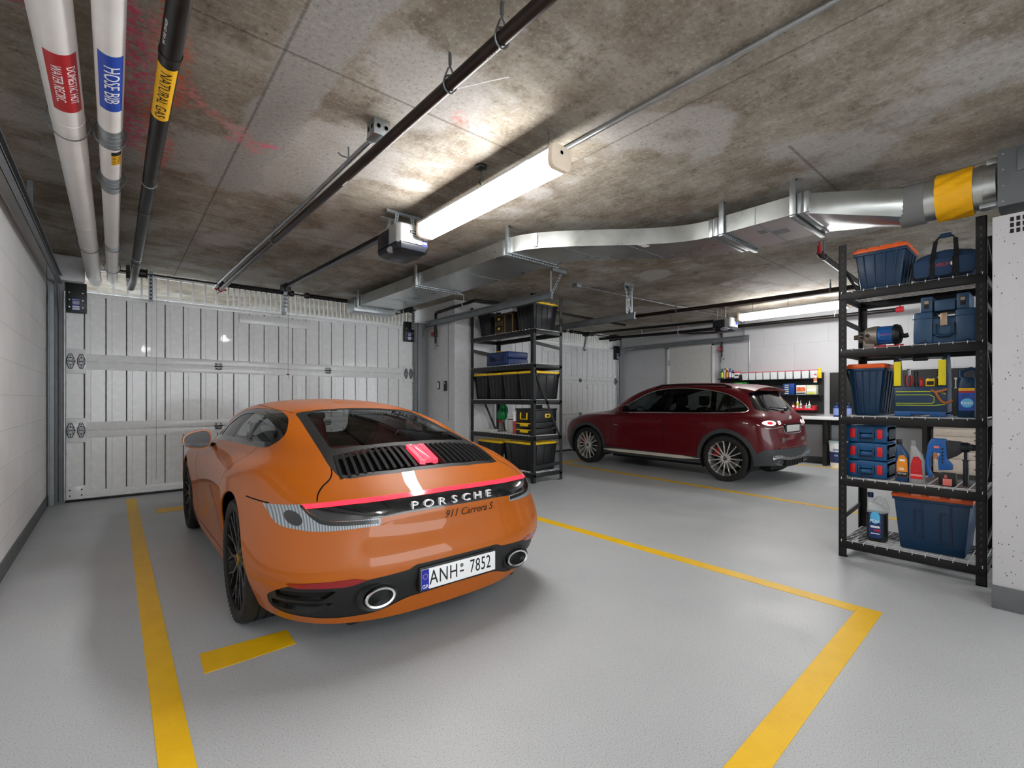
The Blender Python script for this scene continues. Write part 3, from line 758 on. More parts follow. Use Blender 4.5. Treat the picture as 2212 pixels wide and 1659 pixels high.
# --- overhead door tracks
def track(x, s, ylen, z, label, hang, thick=.06):
    """s: +1 if the channel opens to +X. vertical leg, curve, then the horizontal run towards the camera"""
    t = thing('door_track', label, 'garage door track', (0, 0, 0))
    R = .42; y1 = 8.02; pts = [(x, y1, .03), (x, y1, z-R)]
    pts += [(x, y1-R+R*math.cos(a), z-R+R*math.sin(a)) for a in (PI/2*k/12 for k in range(1, 13))]
    b = B(); b.tube(pts+[(x, y1-R-.1, z)], .024, 8, ry=.012, up=(1, 0, 0)); b.obj('curved_rail', m_galv, t)
    ye = y1-R-ylen
    b = B()
    for (xa, xb, za, zb) in ((0, .004, -.03, .075), (0, .045, .071, .075), (0, .045, -.03, -.026), (.041, .045, -.03, -.012), (.041, .045, .058, .075)):
        b.box(min(x+s*xa, x+s*xb), max(x+s*xa, x+s*xb), ye, y1-R*.6, z+za, z+zb)
    b.box(x-.012, x+.012, ye-.003, ye, z-.03, z+.075); b.obj('horizontal_channel', m_galv_dull, t)
    for yh, diag in hang:
        b = B(); b.beam((x, yh, z+.03), (x, yh, CEIL), .035, .004, (0, 1, 0))
        if diag:
            b.beam((x, yh, z+.02), (x+diag, yh, CEIL-.01), .04, .005, (0, 1, 0)); b.beam((x, yh-.02, CEIL-.02), (x+diag*1.2, yh-.02, CEIL-.02), .04, .035, (0, 1, 0))
            b.mi = 1
            for k in range(8):
                f = (k+.7)/8.5; b.box(x+diag*f-.008, x+diag*f+.008, yh-.0045, yh+.0045, z+.02+(CEIL-z-.03)*f-.012, z+.02+(CEIL-z-.03)*f+.006)
        b.obj('perforated_hanger', [m_galv_dull, m_ink], t)
    return t
track(-.515, 1, 5.6, 2.70, 'galvanised door track along the top of the left wall', ((2.6, 0), (5.4, 0)))
track(4.50, -1, 3.12, 2.67, 'grey door track running out from the middle pillar over the black rack', ((4.5, .22),))
track(6.12, 1, 3.3, 2.56, 'grey door track hung from the ceiling left of the red car', ((4.35, -.2), (4.45, .12)))
track(10.62, -1, 3.1, 2.62, 'grey door track along the wall behind the red car', ((4.6, -.2),))
# --- vertical frame post by the left wall
t = thing('track_angle', 'perforated steel angle up the corner beside the left garage door', 'steel angle', (0, 0, 0))
b = B(); b.box(-.60, -.555, 7.96, 7.965, 0, 2.69); b.box(-.60, -.595, 7.9, 7.965, 0, 2.69); b.obj('angle_post', m_galv_dull, t)
b = B(); b.tube([(-.462, 7.95, .05), (-.462, 7.95, 2.62)], .013, 10)
for z in (.6, 1.5, 2.3): b.box(-.478, -.446, 7.95, 8.02, z, z+.02)
b.obj('conduit_drop', m_galv, t)
# --- air duct
m_duct = M('bright_duct_steel', '#c6cbca', .3, .95, var=.12, vscale=3.5, bump=.04, bscale=8)
m_mastic = M('grey_mastic', '#6b6d6d', .8)
t = thing('air_duct', 'long flat galvanised air duct snaking under the ceiling', 'duct', (0, 0, 0), group='ventilation')
def dx(y):
    if y > 3.7: return 3.08+.06*(3.7-y)*-0 - .025*(y-3.7)
    if y < 2.1: return 4.18
    f = (3.7-y)/1.6; f = f*f*(3-2*f); return 3.08+(4.18-3.08)*f
W0, ZB, ZT = .66, 2.785, 2.94
def duct_piece(y0, y1, n, name='duct_section'):
    b = B(); rings = []
    for k in range(n+1):
        y = y0+(y1-y0)*k/n; x = dx(y); e = .03; sl = (dx(y+e)-dx(y-e))/(2*e); kx = 1
        rings.append([(x, y, ZB), (x+W0, y+sl*-.06*0, ZB), (x+W0, y, ZT), (x, y, ZT)])
    b.rings(rings)
    if n == 1:   # cross-breaks and drive-slip seams
        pass
    return b.obj(name, m_duct, t, ang=30)
for y0, y1, n in ((7.45, 5.55, 1), (5.55, 3.72, 1), (3.72, 2.06, 24), (2.06, 1.38, 1)): duct_piece(y0, y1, n)
for y in (5.55, 3.72, 2.06, 1.38):
    b = B(); x = dx(y)
    for dy in (-.05, 0, .05): b.box(x-.008, x+W0+.008, y+dy-.018, y+dy+.018, ZB-.008, ZT+.004, .004)
    b.obj('joint_collar', m_galv, t)
b = B()
for y, s in ((3.2, .5), (2.75, .6), (6.5, 0), (4.6, 0)): b.box(dx(y)+.01, dx(y)+W0-.01, y-.004, y+.004, ZB-.003, ZB+.001)
b.box(dx(1.72)-.003, dx(1.72)+.001, 1.716, 1.724, ZB, ZT); b.box(4.18, 4.84, 1.70, 1.706, ZB-.002, ZB+.001); b.obj('seam', m_galv_dull, t)
for y in (7.3, 5.5, 3.68, 2.0, 1.42):
    b = B(); x = dx(y); b.box(x-.035, x-.012, y-.022, y+.022, ZB-.01, CEIL, .002); b.box(x-.04, x+W0+.05, y-.02, y+.02, ZB-.03, ZB-.012, .002); b.box(x+W0+.02, x+W0+.03, y-.02, y+.02, ZB-.02, CEIL); b.mi = 1
    for k in range(16): b.box(x+.02+k*.038, x+.04+k*.038, y-.021, y-.019, ZB-.026, ZB-.016)
    b.cyl((x-.024, y, CEIL-.012), (x-.024, y-.03, CEIL-.012), .008, 8); b.obj('trapeze_hanger', [m_galv, m_ink], t)
b = B(); b.box(dx(3.42)-.0035, dx(3.42)+.012, 3.37, 3.47, ZB+.015, ZT-.01); b.obj('paper_label', m_wink, t)
b = B(); b.box(4.47, 4.58, 1.58, 1.70, ZB-.002, ZB-.0005); b.box(4.36, 4.46, 1.72, 1.78, ZB-.002, ZB-.0005); b.obj('foil_tape', m_galv_dull, t)
b = B(); b.box(3.86, 3.98, 2.62, 2.68, ZB-.002, ZB-.0005); b.obj('torn_tape', m_wink, t)
# rectangular-to-round transition, mastic band, collar, yellow sleeve
RC = (4.53, 2.735); RR = .148
def rr_ring(f, y):
    R = []
    for k in range(32):
        a = 2*PI*k/32+PI/4; c, s_ = math.cos(a), math.sin(a); m = max(abs(c), abs(s_))
        sq = (4.51+.33*c/m, (ZB+ZT)/2+.0775*s_/m); ci = (RC[0]+RR*c, RC[1]+RR*s_)
        R.append((sq[0]*(1-f)+ci[0]*f, y, sq[1]*(1-f)+ci[1]*f))
    return R
b = B(); b.rings([rr_ring(f, 1.38-.62*f) for f in (0, .25, .5, .75, 1)]); b.obj('transition', m_duct, t, ang=20)
b = B(); b.tube([(RC[0], .80, RC[1]), (RC[0], .66, RC[1])], RR+.003, 28); b.obj('mastic_band', m_mastic, t)
b = B(); b.tube([(RC[0], .66, RC[1]), (RC[0], .30, RC[1])], RR, 28); b.tube([(RC[0], .36, RC[1]), (RC[0], .385, RC[1])], RR+.004, 28); b.obj('round_collar', m_duct, t)
b = B(); random.seed(3); rings = []
for k in range(9):
    y = .60-.19*k/8; rings.append([(RC[0]+(RR+.012+.006*math.sin(q*1.7+k*.8)+.003*math.sin(q*4.1-k))*math.cos(2*PI*q/40), y, RC[1]+(RR+.012+.006*math.sin(q*1.7+k*.8)+.003*math.sin(q*4.1-k))*math.sin(2*PI*q/40)) for q in range(40)])
b.rings(rings); b.obj('yellow_sleeve', M('yellow_cloth_sleeve', '#e9ab0a', .5), t, ang=80)
b = B(); b.box(dx(7.45)-.02, dx(7.45)+W0+.02, 7.45, 7.75, ZB-.06, ZT+.01, .004); b.mi = 1; b.box(dx(7.45)+.1, dx(7.45)+.2, 7.44, 7.452, ZB, ZT); b.obj('end_box', [m_galv, m_black], t)
# fan unit over the near pier
t = thing('fan_unit', 'dark grey fan box hung over the pitted pier', 'fan box', (0, 0, 0), group='ventilation')
m_fan = M('fan_case_grey', '#63676a', .45, .4)
b = B(); b.box(4.30, 4.80, -.55, .285, 2.52, 2.88, .004); b.obj('fan_case', m_fan, t)
b = B(); b.box(4.292, 4.302, -.5, .20, 2.72, 2.86, .003); b.mi = 1
for y in (.26, .0, -.25):
    for z in (2.55, 2.65, 2.75, 2.85): b.cyl((4.297, y, z), (4.303, y, z), .005, 6)
b.obj('access_panel', [m_fan, m_screw], t)
b = B(); b.box(4.34, 4.42, .285, .37, 2.545, 2.575, .003); b.box(4.37, 4.40, .285, .34, 2.83, 2.87, .003); split_loose(b.obj('mounting_tab', m_galv, t))
for y in (.12, -.4):
    b = B(); b.cyl((4.34, y, 2.86), (4.34, y, CEIL), .006, 8); b.box(4.30, 4.38, y-.05, y+.05, 2.878, 2.895, .003); b.cyl((4.34, y, 2.89), (4.34, y, 2.93), .018, 10); b.obj('hanging_rod', m_rod, t)
# --- bay two: conduit, pipes, wall valve
t = thing('steel_conduit', 'thin pale conduit crossing the ceiling from a small box to the far lamp', 'conduit', (0, 0, 0))
b = B(); b.tube([(5.45, 4.85, 3.02), (5.6, 4.85, 3.035), (9.0, 4.72, 3.035), (9.7, 4.66, 3.035)], .011, 10); b.tube([(7.9, 4.76, 3.03), (8.6, 4.55, 3.02), (9.3, 4.5, 3.035)], .006, 8); b.obj('conduit_run', m_galv, t)
b = B(); b.box(5.36, 5.46, 4.80, 4.90, 3.0, CEIL, .004); b.obj('outlet_box', m_galv_dull, t)
t = thing('sprinkler_pipe', 'black pipe hung on rods over the red car, left of the far lamp', 'pipe', (0, 0, 0), group='pipes along the ceiling')
b = B(); b.tube([(8.14, 1.2, 2.90), (7.95, 3.7, 2.90), (7.70, 5.7, 2.90)], .034, 14); b.obj('pipe_run', m_rusty, t)
for y, x in ((2.25, 8.06), (4.6, 7.83)):
    b = B(); b.cyl((x, y, 2.9), (x, y, CEIL), .007, 8); b.cyl((x, y, 2.93), (x, y, 3.0), .012, 8); b.lathe([(.04, -.01), (.04, .01)], 16, (x, y, 2.9), 'y'); b.obj('pipe_hanger', m_rod, t)
t = thing('sprinkler_pipe', 'black pipe hung with pale clips under the ceiling along the far right wall', 'pipe', (0, 0, 0), group='pipes along the ceiling')
b = B(); b.tube([(10.3, 1.9, 2.83), (10.3, 4.4, 2.86), (10.1, 6.2, 2.86), (9.7, 7.9, 2.86)], .036, 14); b.tube([(10.12, 6.0, 2.86), (10.45, 5.75, 2.84), (10.74, 5.2, 2.84), (10.74, 5.18, 2.78)], .022, 12); b.obj('pipe_run', m_pipek, t)
for x, y in ((10.28, 4.7), (10.14, 5.9), (9.98, 6.8), (10.3, 2.8)):
    b = B(); b.tube([(x+.042*math.sin(a), y, 2.86-.042*math.cos(a)) for a in (2*PI*k/16 for k in range(16))], .005, 5, closed=True); b.cyl((x, y, 2.9), (x, y, CEIL), .005, 6); b.obj('pipe_hanger', m_wink, t)
b = B(); b.cyl((10.3, 1.9, 2.83), (10.3, 1.8, 2.83), .05, 12); b.cyl((10.3, 1.85, 2.83), (10.3, 1.85, 2.95), .015, 8); b.obj('end_fitting', m_red, t)
t = thing('sprinkler_branch', 'short black branch pipe with a red tip left of the near black rack', 'pipe', (0, 0, 0), group='pipes along the ceiling')
b = B(); b.tube([(5.90, 1.75, 2.90), (5.93, 1.75, 2.88), (6.05, 1.75, 2.88), (8.1, 1.85, 2.88)], .03, 14); b.obj('pipe_run', m_pipek, t)
b = B(); b.cyl((5.90, 1.75, 2.88), (5.90, 1.75, 2.97), .022, 10); b.cyl((5.90, 1.75, 2.97), (5.90, 1.75, 3.02), .010, 8); b.obj('sprinkler_head', m_red, t)
b = B(); b.cyl((6.05, 1.75, 2.85), (6.05, 1.75, CEIL), .008, 8); b.lathe([(.036, -.012), (.036, .012)], 14, (6.05, 1.75, 2.88), 'x'); b.obj('pipe_hanger', m_rod, t)
def wall_valve(x, y, z, nx, ny, label, long_up):
    t = thing('drain_valve', label, 'valve', (x, y, z))
    b = B(); b.tube([(0, 0, long_up), (0, 0, .06)], .022, 12); b.tube([(0, 0, .04), (0, 0, -.16)], .02, 12); b.obj('pipe_drop', m_pipek, t)
    b = B(); b.cyl((0, 0, .08), (0, 0, -.04), .032, 12, bevel=.006); b.cyl((0, 0, .12), (0, 0, .10), .03, 12); b.obj('valve_body', m_blackpaint, t)
    b = B(); b.tube([(0, 0, .02), (nx*.10, ny*.10, .02)], .010, 8); c = Vector((nx*.11, ny*.11, .02))
    b.tube([c+Vector((ny*.035*math.cos(a), nx*.035*math.cos(a), .035*math.sin(a))) for a in (2*PI*k/14 for k in range(14))], .008, 6, closed=True); b.tube([c+Vector((0, 0, -.03)), c+Vector((0, 0, .03))], .006, 6); b.obj('hand_wheel', m_red, t)
    b = B(); b.tube([(0, 0, -.16), (0, 0, -.24)], .016, 10); b.tube([(0, 0, -.2), (ny*.07, nx*.07+.0, -.2)], .01, 8); b.cyl((0, 0, -.24), (0, 0, -.27), .022, 10); b.obj('drain_cock', m_galv_dull, t)
    return t
t = wall_valve(4.55, 7.56, 2.48, 0, 1, 'black valve drop with a red hand wheel on the side of the middle pillar', .36)
b = B(); b.tube([(0, 0, .36), (0, -.02, .40), (0, -.06, .41), (-.03, -1.05, .42), (0, -1.25, .44), (.35, -1.35, .43), (1.6, -1.4, .43), (4.0, -1.3, .43)], .026, 12); b.obj('supply_pipe', m_pipek, t)
b = B(); b.cyl((-.02, -.95, .44), (-.02, -.95, CEIL-2.48), .006, 8); b.tube([(-.03+.034*math.cos(a), -.95, .42+.034*math.sin(a)) for a in (2*PI*k/14 for k in range(14))], .005, 5, closed=True); b.obj('pipe_hanger', m_wink, t)
wall_valve(10.74, 5.16, 2.42, -1, 0, 'black and red valve drop on the far wall left of the black tool board', .42)
# wall switch and keypad on the middle pillar
t = thing('wall_button', 'pale wall button with a dark rim on the side of the middle pillar', 'door button', (4.6, 7.53, 1.545))
b = B(); b.prism(rrect(-.04, .04, -.075, .075, .03), -.018, 0, 'x', .004, 1); b.obj('rim', m_op_dark, t)
b = B(); b.prism(rrect(-.022, .022, -.055, .055, .015), -.022, -.016, 'x', .002, 1); b.obj('push_plate', m_wink, t)
t = thing('keypad', 'small black keypad on the side of the middle pillar', 'keypad', (4.6, 7.28, 1.53))
b = B(); b.box(-.03, 0, -.04, .04, -.09, .09, .008); b.obj('case', m_black, t)
b = B(); b.box(-.033, -.028, -.03, .03, -.08, .01, .002); b.obj('cover', m_op_dark, t)
b = B(); b.cyl((-.034, 0, .05), (-.028, 0, .05), .014, 12); b.obj('button', m_whitelab, t)
b = B(); b.box(4.594, 4.6, 7.195, 7.205, 0.9, 2.7); tag(b.obj('surface_conduit', m_galv_dull), 'thin vertical conduit up the side of the middle pillar', 'conduit')
# far wall: flat door with frame posts, thin conduits
t = struct(thing('door_3', 'flat grey door in the far right wall behind the red car', None))
b = B(); b.box(10.785, 10.80, 5.42, 6.54, .02, 2.55); b.obj('door_panel', M('grey_door_leaf', '#c3c2bf', .5), t)
b = B(); b.box(10.765, 10.80, 6.54, 6.60, 0, 2.6, .004); b.box(10.765, 10.80, 5.36, 5.42, 0, 2.6, .004); b.box(10.765, 10.80, 5.36, 6.60, 2.55, 2.61, .004); b.obj('door_frame', M('grey_door_frame', '#d4d4d3', .45), t)
b = B()
for z in (2.2, 1.2): b.box(10.758, 10.766, 6.52, 6.545, z-.07, z+.07)
b.obj('door_hinge', m_galv, t)
t = thing('wall_conduit', 'thin dark conduit down the far wall left of the tool board', 'conduit', (0, 0, 0)); b = B(); b.tube([(10.785, 5.215, 2.72), (10.785, 5.215, 1.65), (10.785, 5.23, 1.6)], .008, 8); b.obj('conduit_run', m_galv_dull, t)
b = B(); b.sphere((10.77, 5.24, 1.58), .045, 10, 8, (.5, 1, 1.2)); b.tube([(10.76, 5.2, 1.6), (10.75, 5.26, 1.53), (10.76, 5.3, 1.6)], .006, 6); b.obj('outlet', m_galv, t)
t = thing('wall_conduit', 'thin grey conduit down the far wall behind the white bins', 'conduit', (0, 0, 0)); b = B(); b.tube([(10.785, 4.56, 2.62), (10.785, 4.56, 1.3)], .010, 8); b.obj('conduit_run', m_galv, t)
# ================================================================ CAR BODY TOOLS
import numpy as np
from mathutils.bvhtree import BVHTree
def spline_matrix(t, T):
    """values at T of the natural cubic spline through knots t, as a matrix acting on the knot values"""
    n = len(t); hh = np.diff(t); A = np.eye(n); R = np.zeros((n, n))
    for i in range(1, n-1):
        A[i, i-1] = hh[i-1]; A[i, i] = 2*(hh[i-1]+hh[i]); A[i, i+1] = hh[i]
        R[i, i-1] = 6/hh[i-1]; R[i, i] = -6/hh[i-1]-6/hh[i]; R[i, i+1] = 6/hh[i]
    Mm = np.linalg.solve(A, R); out = np.zeros((len(T), n)); I = np.eye(n)
    for q, x in enumerate(T):
        k = min(max(int(np.searchsorted(t, x)-1), 0), n-2); h_ = hh[k]; a = (t[k+1]-x)/h_; b_ = (x-t[k])/h_
        out[q] = a*I[k]+b_*I[k+1]+((a**3-a)*Mm[k]+(b_**3-b_)*Mm[k+1])*h_*h_/6
    return out
def car_surface(net, nu, nv):
    """net[col][row] = (x, y, z) control points on the half body; first and last column lie on x = 0,
    the last row is the spine. Returns an (nu+1, nv+1, 3) grid."""
    N = np.array(net, float)
    mir = lambda a: a*np.array([-1, 1, 1])
    lo = np.stack([mir(N[2]), mir(N[1])]); hi = np.stack([mir(N[-2]), mir(N[-3])])
    E = np.concatenate([lo, N, hi])
    r9, r8, r7 = E[:, -1], E[:, -2], E[:, -3]
    ph = np.stack([-r8[:, 0], 2*r9[:, 1]-r8[:, 1], r8[:, 2]], 1); ph2 = np.stack([-r7[:, 0], 2*r9[:, 1]-r7[:, 1], r7[:, 2]], 1)
    E = np.concatenate([E, ph[:, None], ph2[:, None]], 1)
    du = np.linalg.norm(np.diff(E, axis=0), axis=2)[:, :-3].mean(1); u = np.concatenate([[0], np.cumsum(np.maximum(du, .03))])
    dv = np.linalg.norm(np.diff(E, axis=1), axis=2).mean(0); v = np.concatenate([[0], np.cumsum(np.maximum(dv, .03))])
    U = np.linspace(u[2], u[-3], nu+1); V = np.linspace(v[0], v[-3], nv+1)
    G = np.einsum('ai,ijk->ajk', spline_matrix(u, U), E); G = np.einsum('bj,ajk->abk', spline_matrix(v, V), G)
    G[0, :, 0] = 0; G[-1, :, 0] = 0; G[:, -1, 0] = 0
    return G
def grid_bm(G):
    bm = bmesh.new(); nu, nv, _ = G.shape
    V = [[bm.verts.new(G[i, j]) for j in range(nv)] for i in range(nu)]
    for i in range(nu-1):
        for j in range(nv-1): bm.faces.new((V[i][j], V[i+1][j], V[i+1][j+1], V[i][j+1]))
    bmesh.ops.remove_doubles(bm, verts=bm.verts[:], dist=1e-5)
    bmesh.ops.recalc_face_normals(bm, faces=bm.faces[:])
    bm.faces.layers.int.new('reg'); return bm
PROJ = {'side': (1, 2, 0), 'rear': (0, 2, 1), 'top': (0, 1, 2)}
def in_poly(p, poly):
    x, y = p; c = False; n = len(poly); j = n-1
    for i in range(n):
        xi, yi = poly[i]; xj, yj = poly[j]
        if (yi > y) != (yj > y) and x < (xj-xi)*(y-yi)/(yj-yi)+xi: c = not c
        j = i
    return c
def cut(bm, poly, proj, reg, cond, only=None):
    """slice the outline into the skin (seen along one axis) and mark the faces inside it"""
    a, b, d = PROJ[proj]; lay = bm.faces.layers.int['reg']; n = len(poly)
    for i in range(n):
        p, q = poly[i], poly[(i+1) % n]
        if abs(p[0]-q[0])+abs(p[1]-q[1]) < 1e-6: continue
        lo = (min(p[0], q[0])-.004, min(p[1], q[1])-.004); hi = (max(p[0], q[0])+.004, max(p[1], q[1])+.004)
        fs = []
        for f in bm.faces:
            if only is not None and f[lay] not in only: continue
            cs = [v.co for v in f.verts]; A = [c[a] for c in cs]
            if max(A) < lo[0] or min(A) > hi[0]: continue
            Bc = [c[b] for c in cs]
            if max(Bc) < lo[1] or min(Bc) > hi[1]: continue
            if cond(f.calc_center_median(), f.normal): fs.append(f)
        if not fs: continue
        nrm = [0, 0, 0]; nrm[a] = -(q[1]-p[1]); nrm[b] = q[0]-p[0]
        co_ = [0, 0, 0]; co_[a], co_[b] = p
        geom = list({v for f in fs for v in f.verts})+list({e for f in fs for e in f.edges})+fs
        bmesh.ops.bisect_plane(bm, geom=geom, dist=1e-5, plane_co=co_, plane_no=Vector(nrm).normalized())
    X = [p[0] for p in poly]; Y = [p[1] for p in poly]; bb = (min(X), max(X), min(Y), max(Y))
    for f in bm.faces:
        if only is not None and f[lay] not in only: continue
        c = f.calc_center_median()
        if bb[0] <= c[a] <= bb[1] and bb[2] <= c[b] <= bb[3] and cond(c, f.normal) and in_poly((c[a], c[b]), poly): f[lay] = reg
def smooth_poly(pts, n=6, closed=True):
    """Catmull-Rom through the points"""
    P = [Vector(p) for p in pts]; out = []; m = len(P)
    for i in range(m if closed else m-1):
        p0, p1, p2, p3 = (P[(i-1) % m] if closed or i > 0 else P[0]*2-P[1]), P[i], P[(i+1) % m], (P[(i+2) % m] if closed or i+2 < m else P[-1]*2-P[-2])
        for k in range(n):
            t = k/n; out.append(tuple(.5*((2*p1)+(p2-p0)*t+(2*p0-5*p1+4*p2-p3)*t*t+(3*p1-p0-3*p2+p3)*t**3)))
    if not closed: out.append(tuple(P[-1]))
    return out
def round_poly(pts, r, n=4):
    """polygon with rounded corners; pts may carry their own radius as third value"""
    out = []; m = len(pts)
    for i in range(m):
        p0, p, p1 = Vector(pts[i-1][:2]), Vector(pts[i][:2]), Vector(pts[(i+1) % m][:2]); rr = pts[i][2] if len(pts[i]) > 2 else r
        a, b = (p0-p), (p1-p); rr = min(rr, a.length*.45, b.length*.45); s, e = p+a.normalized()*rr, p+b.normalized()*rr
        if rr < 1e-4: out.append(tuple(p)); continue
        for k in range(n+1):
            t = k/n; out.append(tuple(s*(1-t)**2+p*2*t*(1-t)+e*t*t))
    return out
def inset_poly(poly, d):
    """shift a polygon inwards by d"""
    n = len(poly); ar = sum(poly[i][0]*poly[(i+1) % n][1]-poly[(i+1) % n][0]*poly[i][1] for i in range(n)); sg = 1 if ar > 0 else -1; out = []
    for i in range(n):
        p0, p, p1 = Vector(poly[i-1]), Vector(poly[i]), Vector(poly[(i+1) % n])
        a, b = (p-p0), (p1-p)
        na, nb = Vector((-a.y, a.x)), Vector((-b.y, b.x))
        v = (na.normalized() if na.length > 1e-9 else nb.normalized())+(nb.normalized() if nb.length > 1e-9 else na.normalized())
        if v.length < 1e-6: v = na
        out.append(tuple(p+v.normalized()*d*sg))
    return out
def ribbon(line, w):
    """closed polygon of width w round an open polyline"""
    L, R = [], []
    P = [Vector(p) for p in line]
    for i, p in enumerate(P):
        t = (P[min(i+1, len(P)-1)]-P[max(i-1, 0)]).normalized(); nn = Vector((-t.y, t.x))*w/2
        L.append(tuple(p+nn)); R.append(tuple(p-nn))
    return L+R[::-1]
def cut_line(bm, line, w, proj, reg, cond, only=None):
    P = [Vector(p) for p in line]
    for i in range(len(P)-1):
        cut(bm, ribbon([tuple(P[i]), tuple(P[i+1])], w), proj, reg, cond, only)
def region_obj(bm, regs, name, mats, parent, sides=(1, -1), push=0., thick=0., mi=None, ang=40):
    """the faces of the given regions (mirrored to both sides) as one mesh; push moves along the normal, thick gives the panel a dark back"""
    lay = bm.faces.layers.int['reg']; nb = bmesh.new(); 
    src = [f for f in bm.faces if f[lay] in regs]
    if not src: nb.free(); return None
    for s in sides:
        mp = {}
        for f in src:
            vs = []
            for v in f.verts:
                if v not in mp:
                    c = v.co+v.normal*push; mp[v] = nb.verts.new((c.x*s, c.y, c.z))
                vs.append(mp[v])
            try: nf = nb.faces.new(vs if s > 0 else vs[::-1])
            except ValueError: continue
            nf.smooth = True
            if mi: nf.material_index = mi.get(f[lay], 0)
    bmesh.ops.remove_doubles(nb, verts=nb.verts[:], dist=2e-5)
    me = bpy.data.meshes.new(name); nb.to_mesh(me); nb.free()
    for m in (mats if isinstance(mats, (list, tuple)) else [mats]): me.materials.append(m)
    me.set_sharp_from_angle(angle=math.radians(ang))
    if thick:      # keep the panel edges crisp
        cnt = [0]*len(me.edges)
        ek = {tuple(sorted(e.vertices)): e.index for e in me.edges}
        for p in me.polygons:
            for k in p.edge_keys: cnt[ek[tuple(sorted(k))]] += 1
        for e in me.edges:
            if cnt[e.index] == 1: e.use_edge_sharp = True
    o = bpy.data.objects.new(name, me); COL.objects.link(o); o.parent = parent
    if thick:
        me.materials.append(m_carlining)
        md = o.modifiers.new('panel', 'SOLIDIFY'); md.thickness = thick; md.offset = -1; md.material_offset = len(me.materials)-1; md.material_offset_rim = len(me.materials)-1; md.use_rim = True
    return o
m_carlining = M('car_lining', '#1b1a1a', .7)
m_tyre = M('tyre_rubber', '#201f1e', .72, bump=.1, bscale=60)
m_disc = M('brake_disc', '#77787a', .35, .9)
m_cblack = M('gloss_black_trim', '#0c0d0e', .16, coat=.5, var=0)
m_cmatte = M('satin_black_plastic', '#1d1e1f', .5)
m_cgrey = M('grey_plastic_cladding', '#3b3e3f', .5)
m_chrome = M('chrome', '#e6e8ea', .08, 1., var=0)
m_well = M('wheel_well_black', '#0d0d0d', .9)
def car_glass(name, tint, rough=.02, alpha=.35):
    m, nt = new_mat(name); h = NT(nt)
    g = h.n('ShaderNodeBsdfGlossy'); g.inputs['Roughness'].default_value = rough; g.inputs[0].default_value = (1, 1, 1, 1)
    t = h.n('ShaderNodeBsdfTransparent'); t.inputs[0].default_value = lin(tint)
    f = h.n('ShaderNodeLayerWeight'); f.inputs[0].default_value = .5
    fr = h.math('ADD', h.math('MULTIPLY', h.math('POWER', f.outputs['Facing'], 5.), .9), .045)
    mx = h.n('ShaderNodeMixShader'); h.l(fr, mx.inputs[0]); h.l(t.outputs[0], mx.inputs[1]); h.l(g.outputs[0], mx.inputs[2])
    h.out(mx); return m
def tyre_mesh(R, W, rr, treads=True):
    """lathe round the x axis; outer face at +x"""
    w = W/2
    prof = [(rr-.012, -w+.012), (rr+.004, -w+.004), (R-.045, -w), (R-.018, -w+.006), (R-.005, -w+.02)]
    n = 5; gs = []
    for k in range(n):
        a = -w+.03+(2*w-.06)*k/n; c = -w+.03+(2*w-.06)*(k+1)/n
        gs += [(R, a+.006), (R, c-.006), (R-.008, c-.005), (R-.008, c+.005)]
    prof += gs[:-2]+[(R-.005, w-.02), (R-.018, w-.006), (R-.045, w), (rr+.004, w-.004), (rr-.012, w-.012)]
    b = B(); b.lathe(prof, 72, axis='x', cap=False)
    b.rings([[(x, math.cos(2*PI*k/48)*r, math.sin(2*PI*k/48)*r) for k in range(48)] for x, r in ((w-.012, rr-.012), (-w+.012, rr-.012))], True, False, False)
    if treads:
        for k in range(60):
            a = 2*PI*k/60
            for s in (-1, 1):
                c, sn = math.cos(a), math.sin(a)
                b.mi = 0
                q = [(s*(w-.05), R+.0006), (s*(w-.004), R-.016)]
                b.beam((q[0][0], c*q[0][1], sn*q[0][1]), (q[1][0], c*q[1][1], sn*q[1][1]), .011, .004, (0, c, sn))
    return b
def spoke_quad(b, p0, p1, w0, w1, d0, d1, th):
    """tapered bar in the wheel plane from p0 to p1 (y, z); d = face depth in x"""
    a, c = Vector(p0), Vector(p1); t = (c-a).normalized(); n = Vector((-t.y, t.x))
    def pt(p, s, w, x): q = p+n*s*w/2; return (x, q.x, q.y)
    b.hexa([pt(a, -1, w0, d0-th), pt(a, 1, w0, d0-th), pt(c, 1, w1, d1-th), pt(c, -1, w1, d1-th), pt(a, -1, w0*.8, d0), pt(a, 1, w0*.8, d0), pt(c, 1, w1*.8, d1), pt(c, -1, w1*.8, d1)], .002, 1)
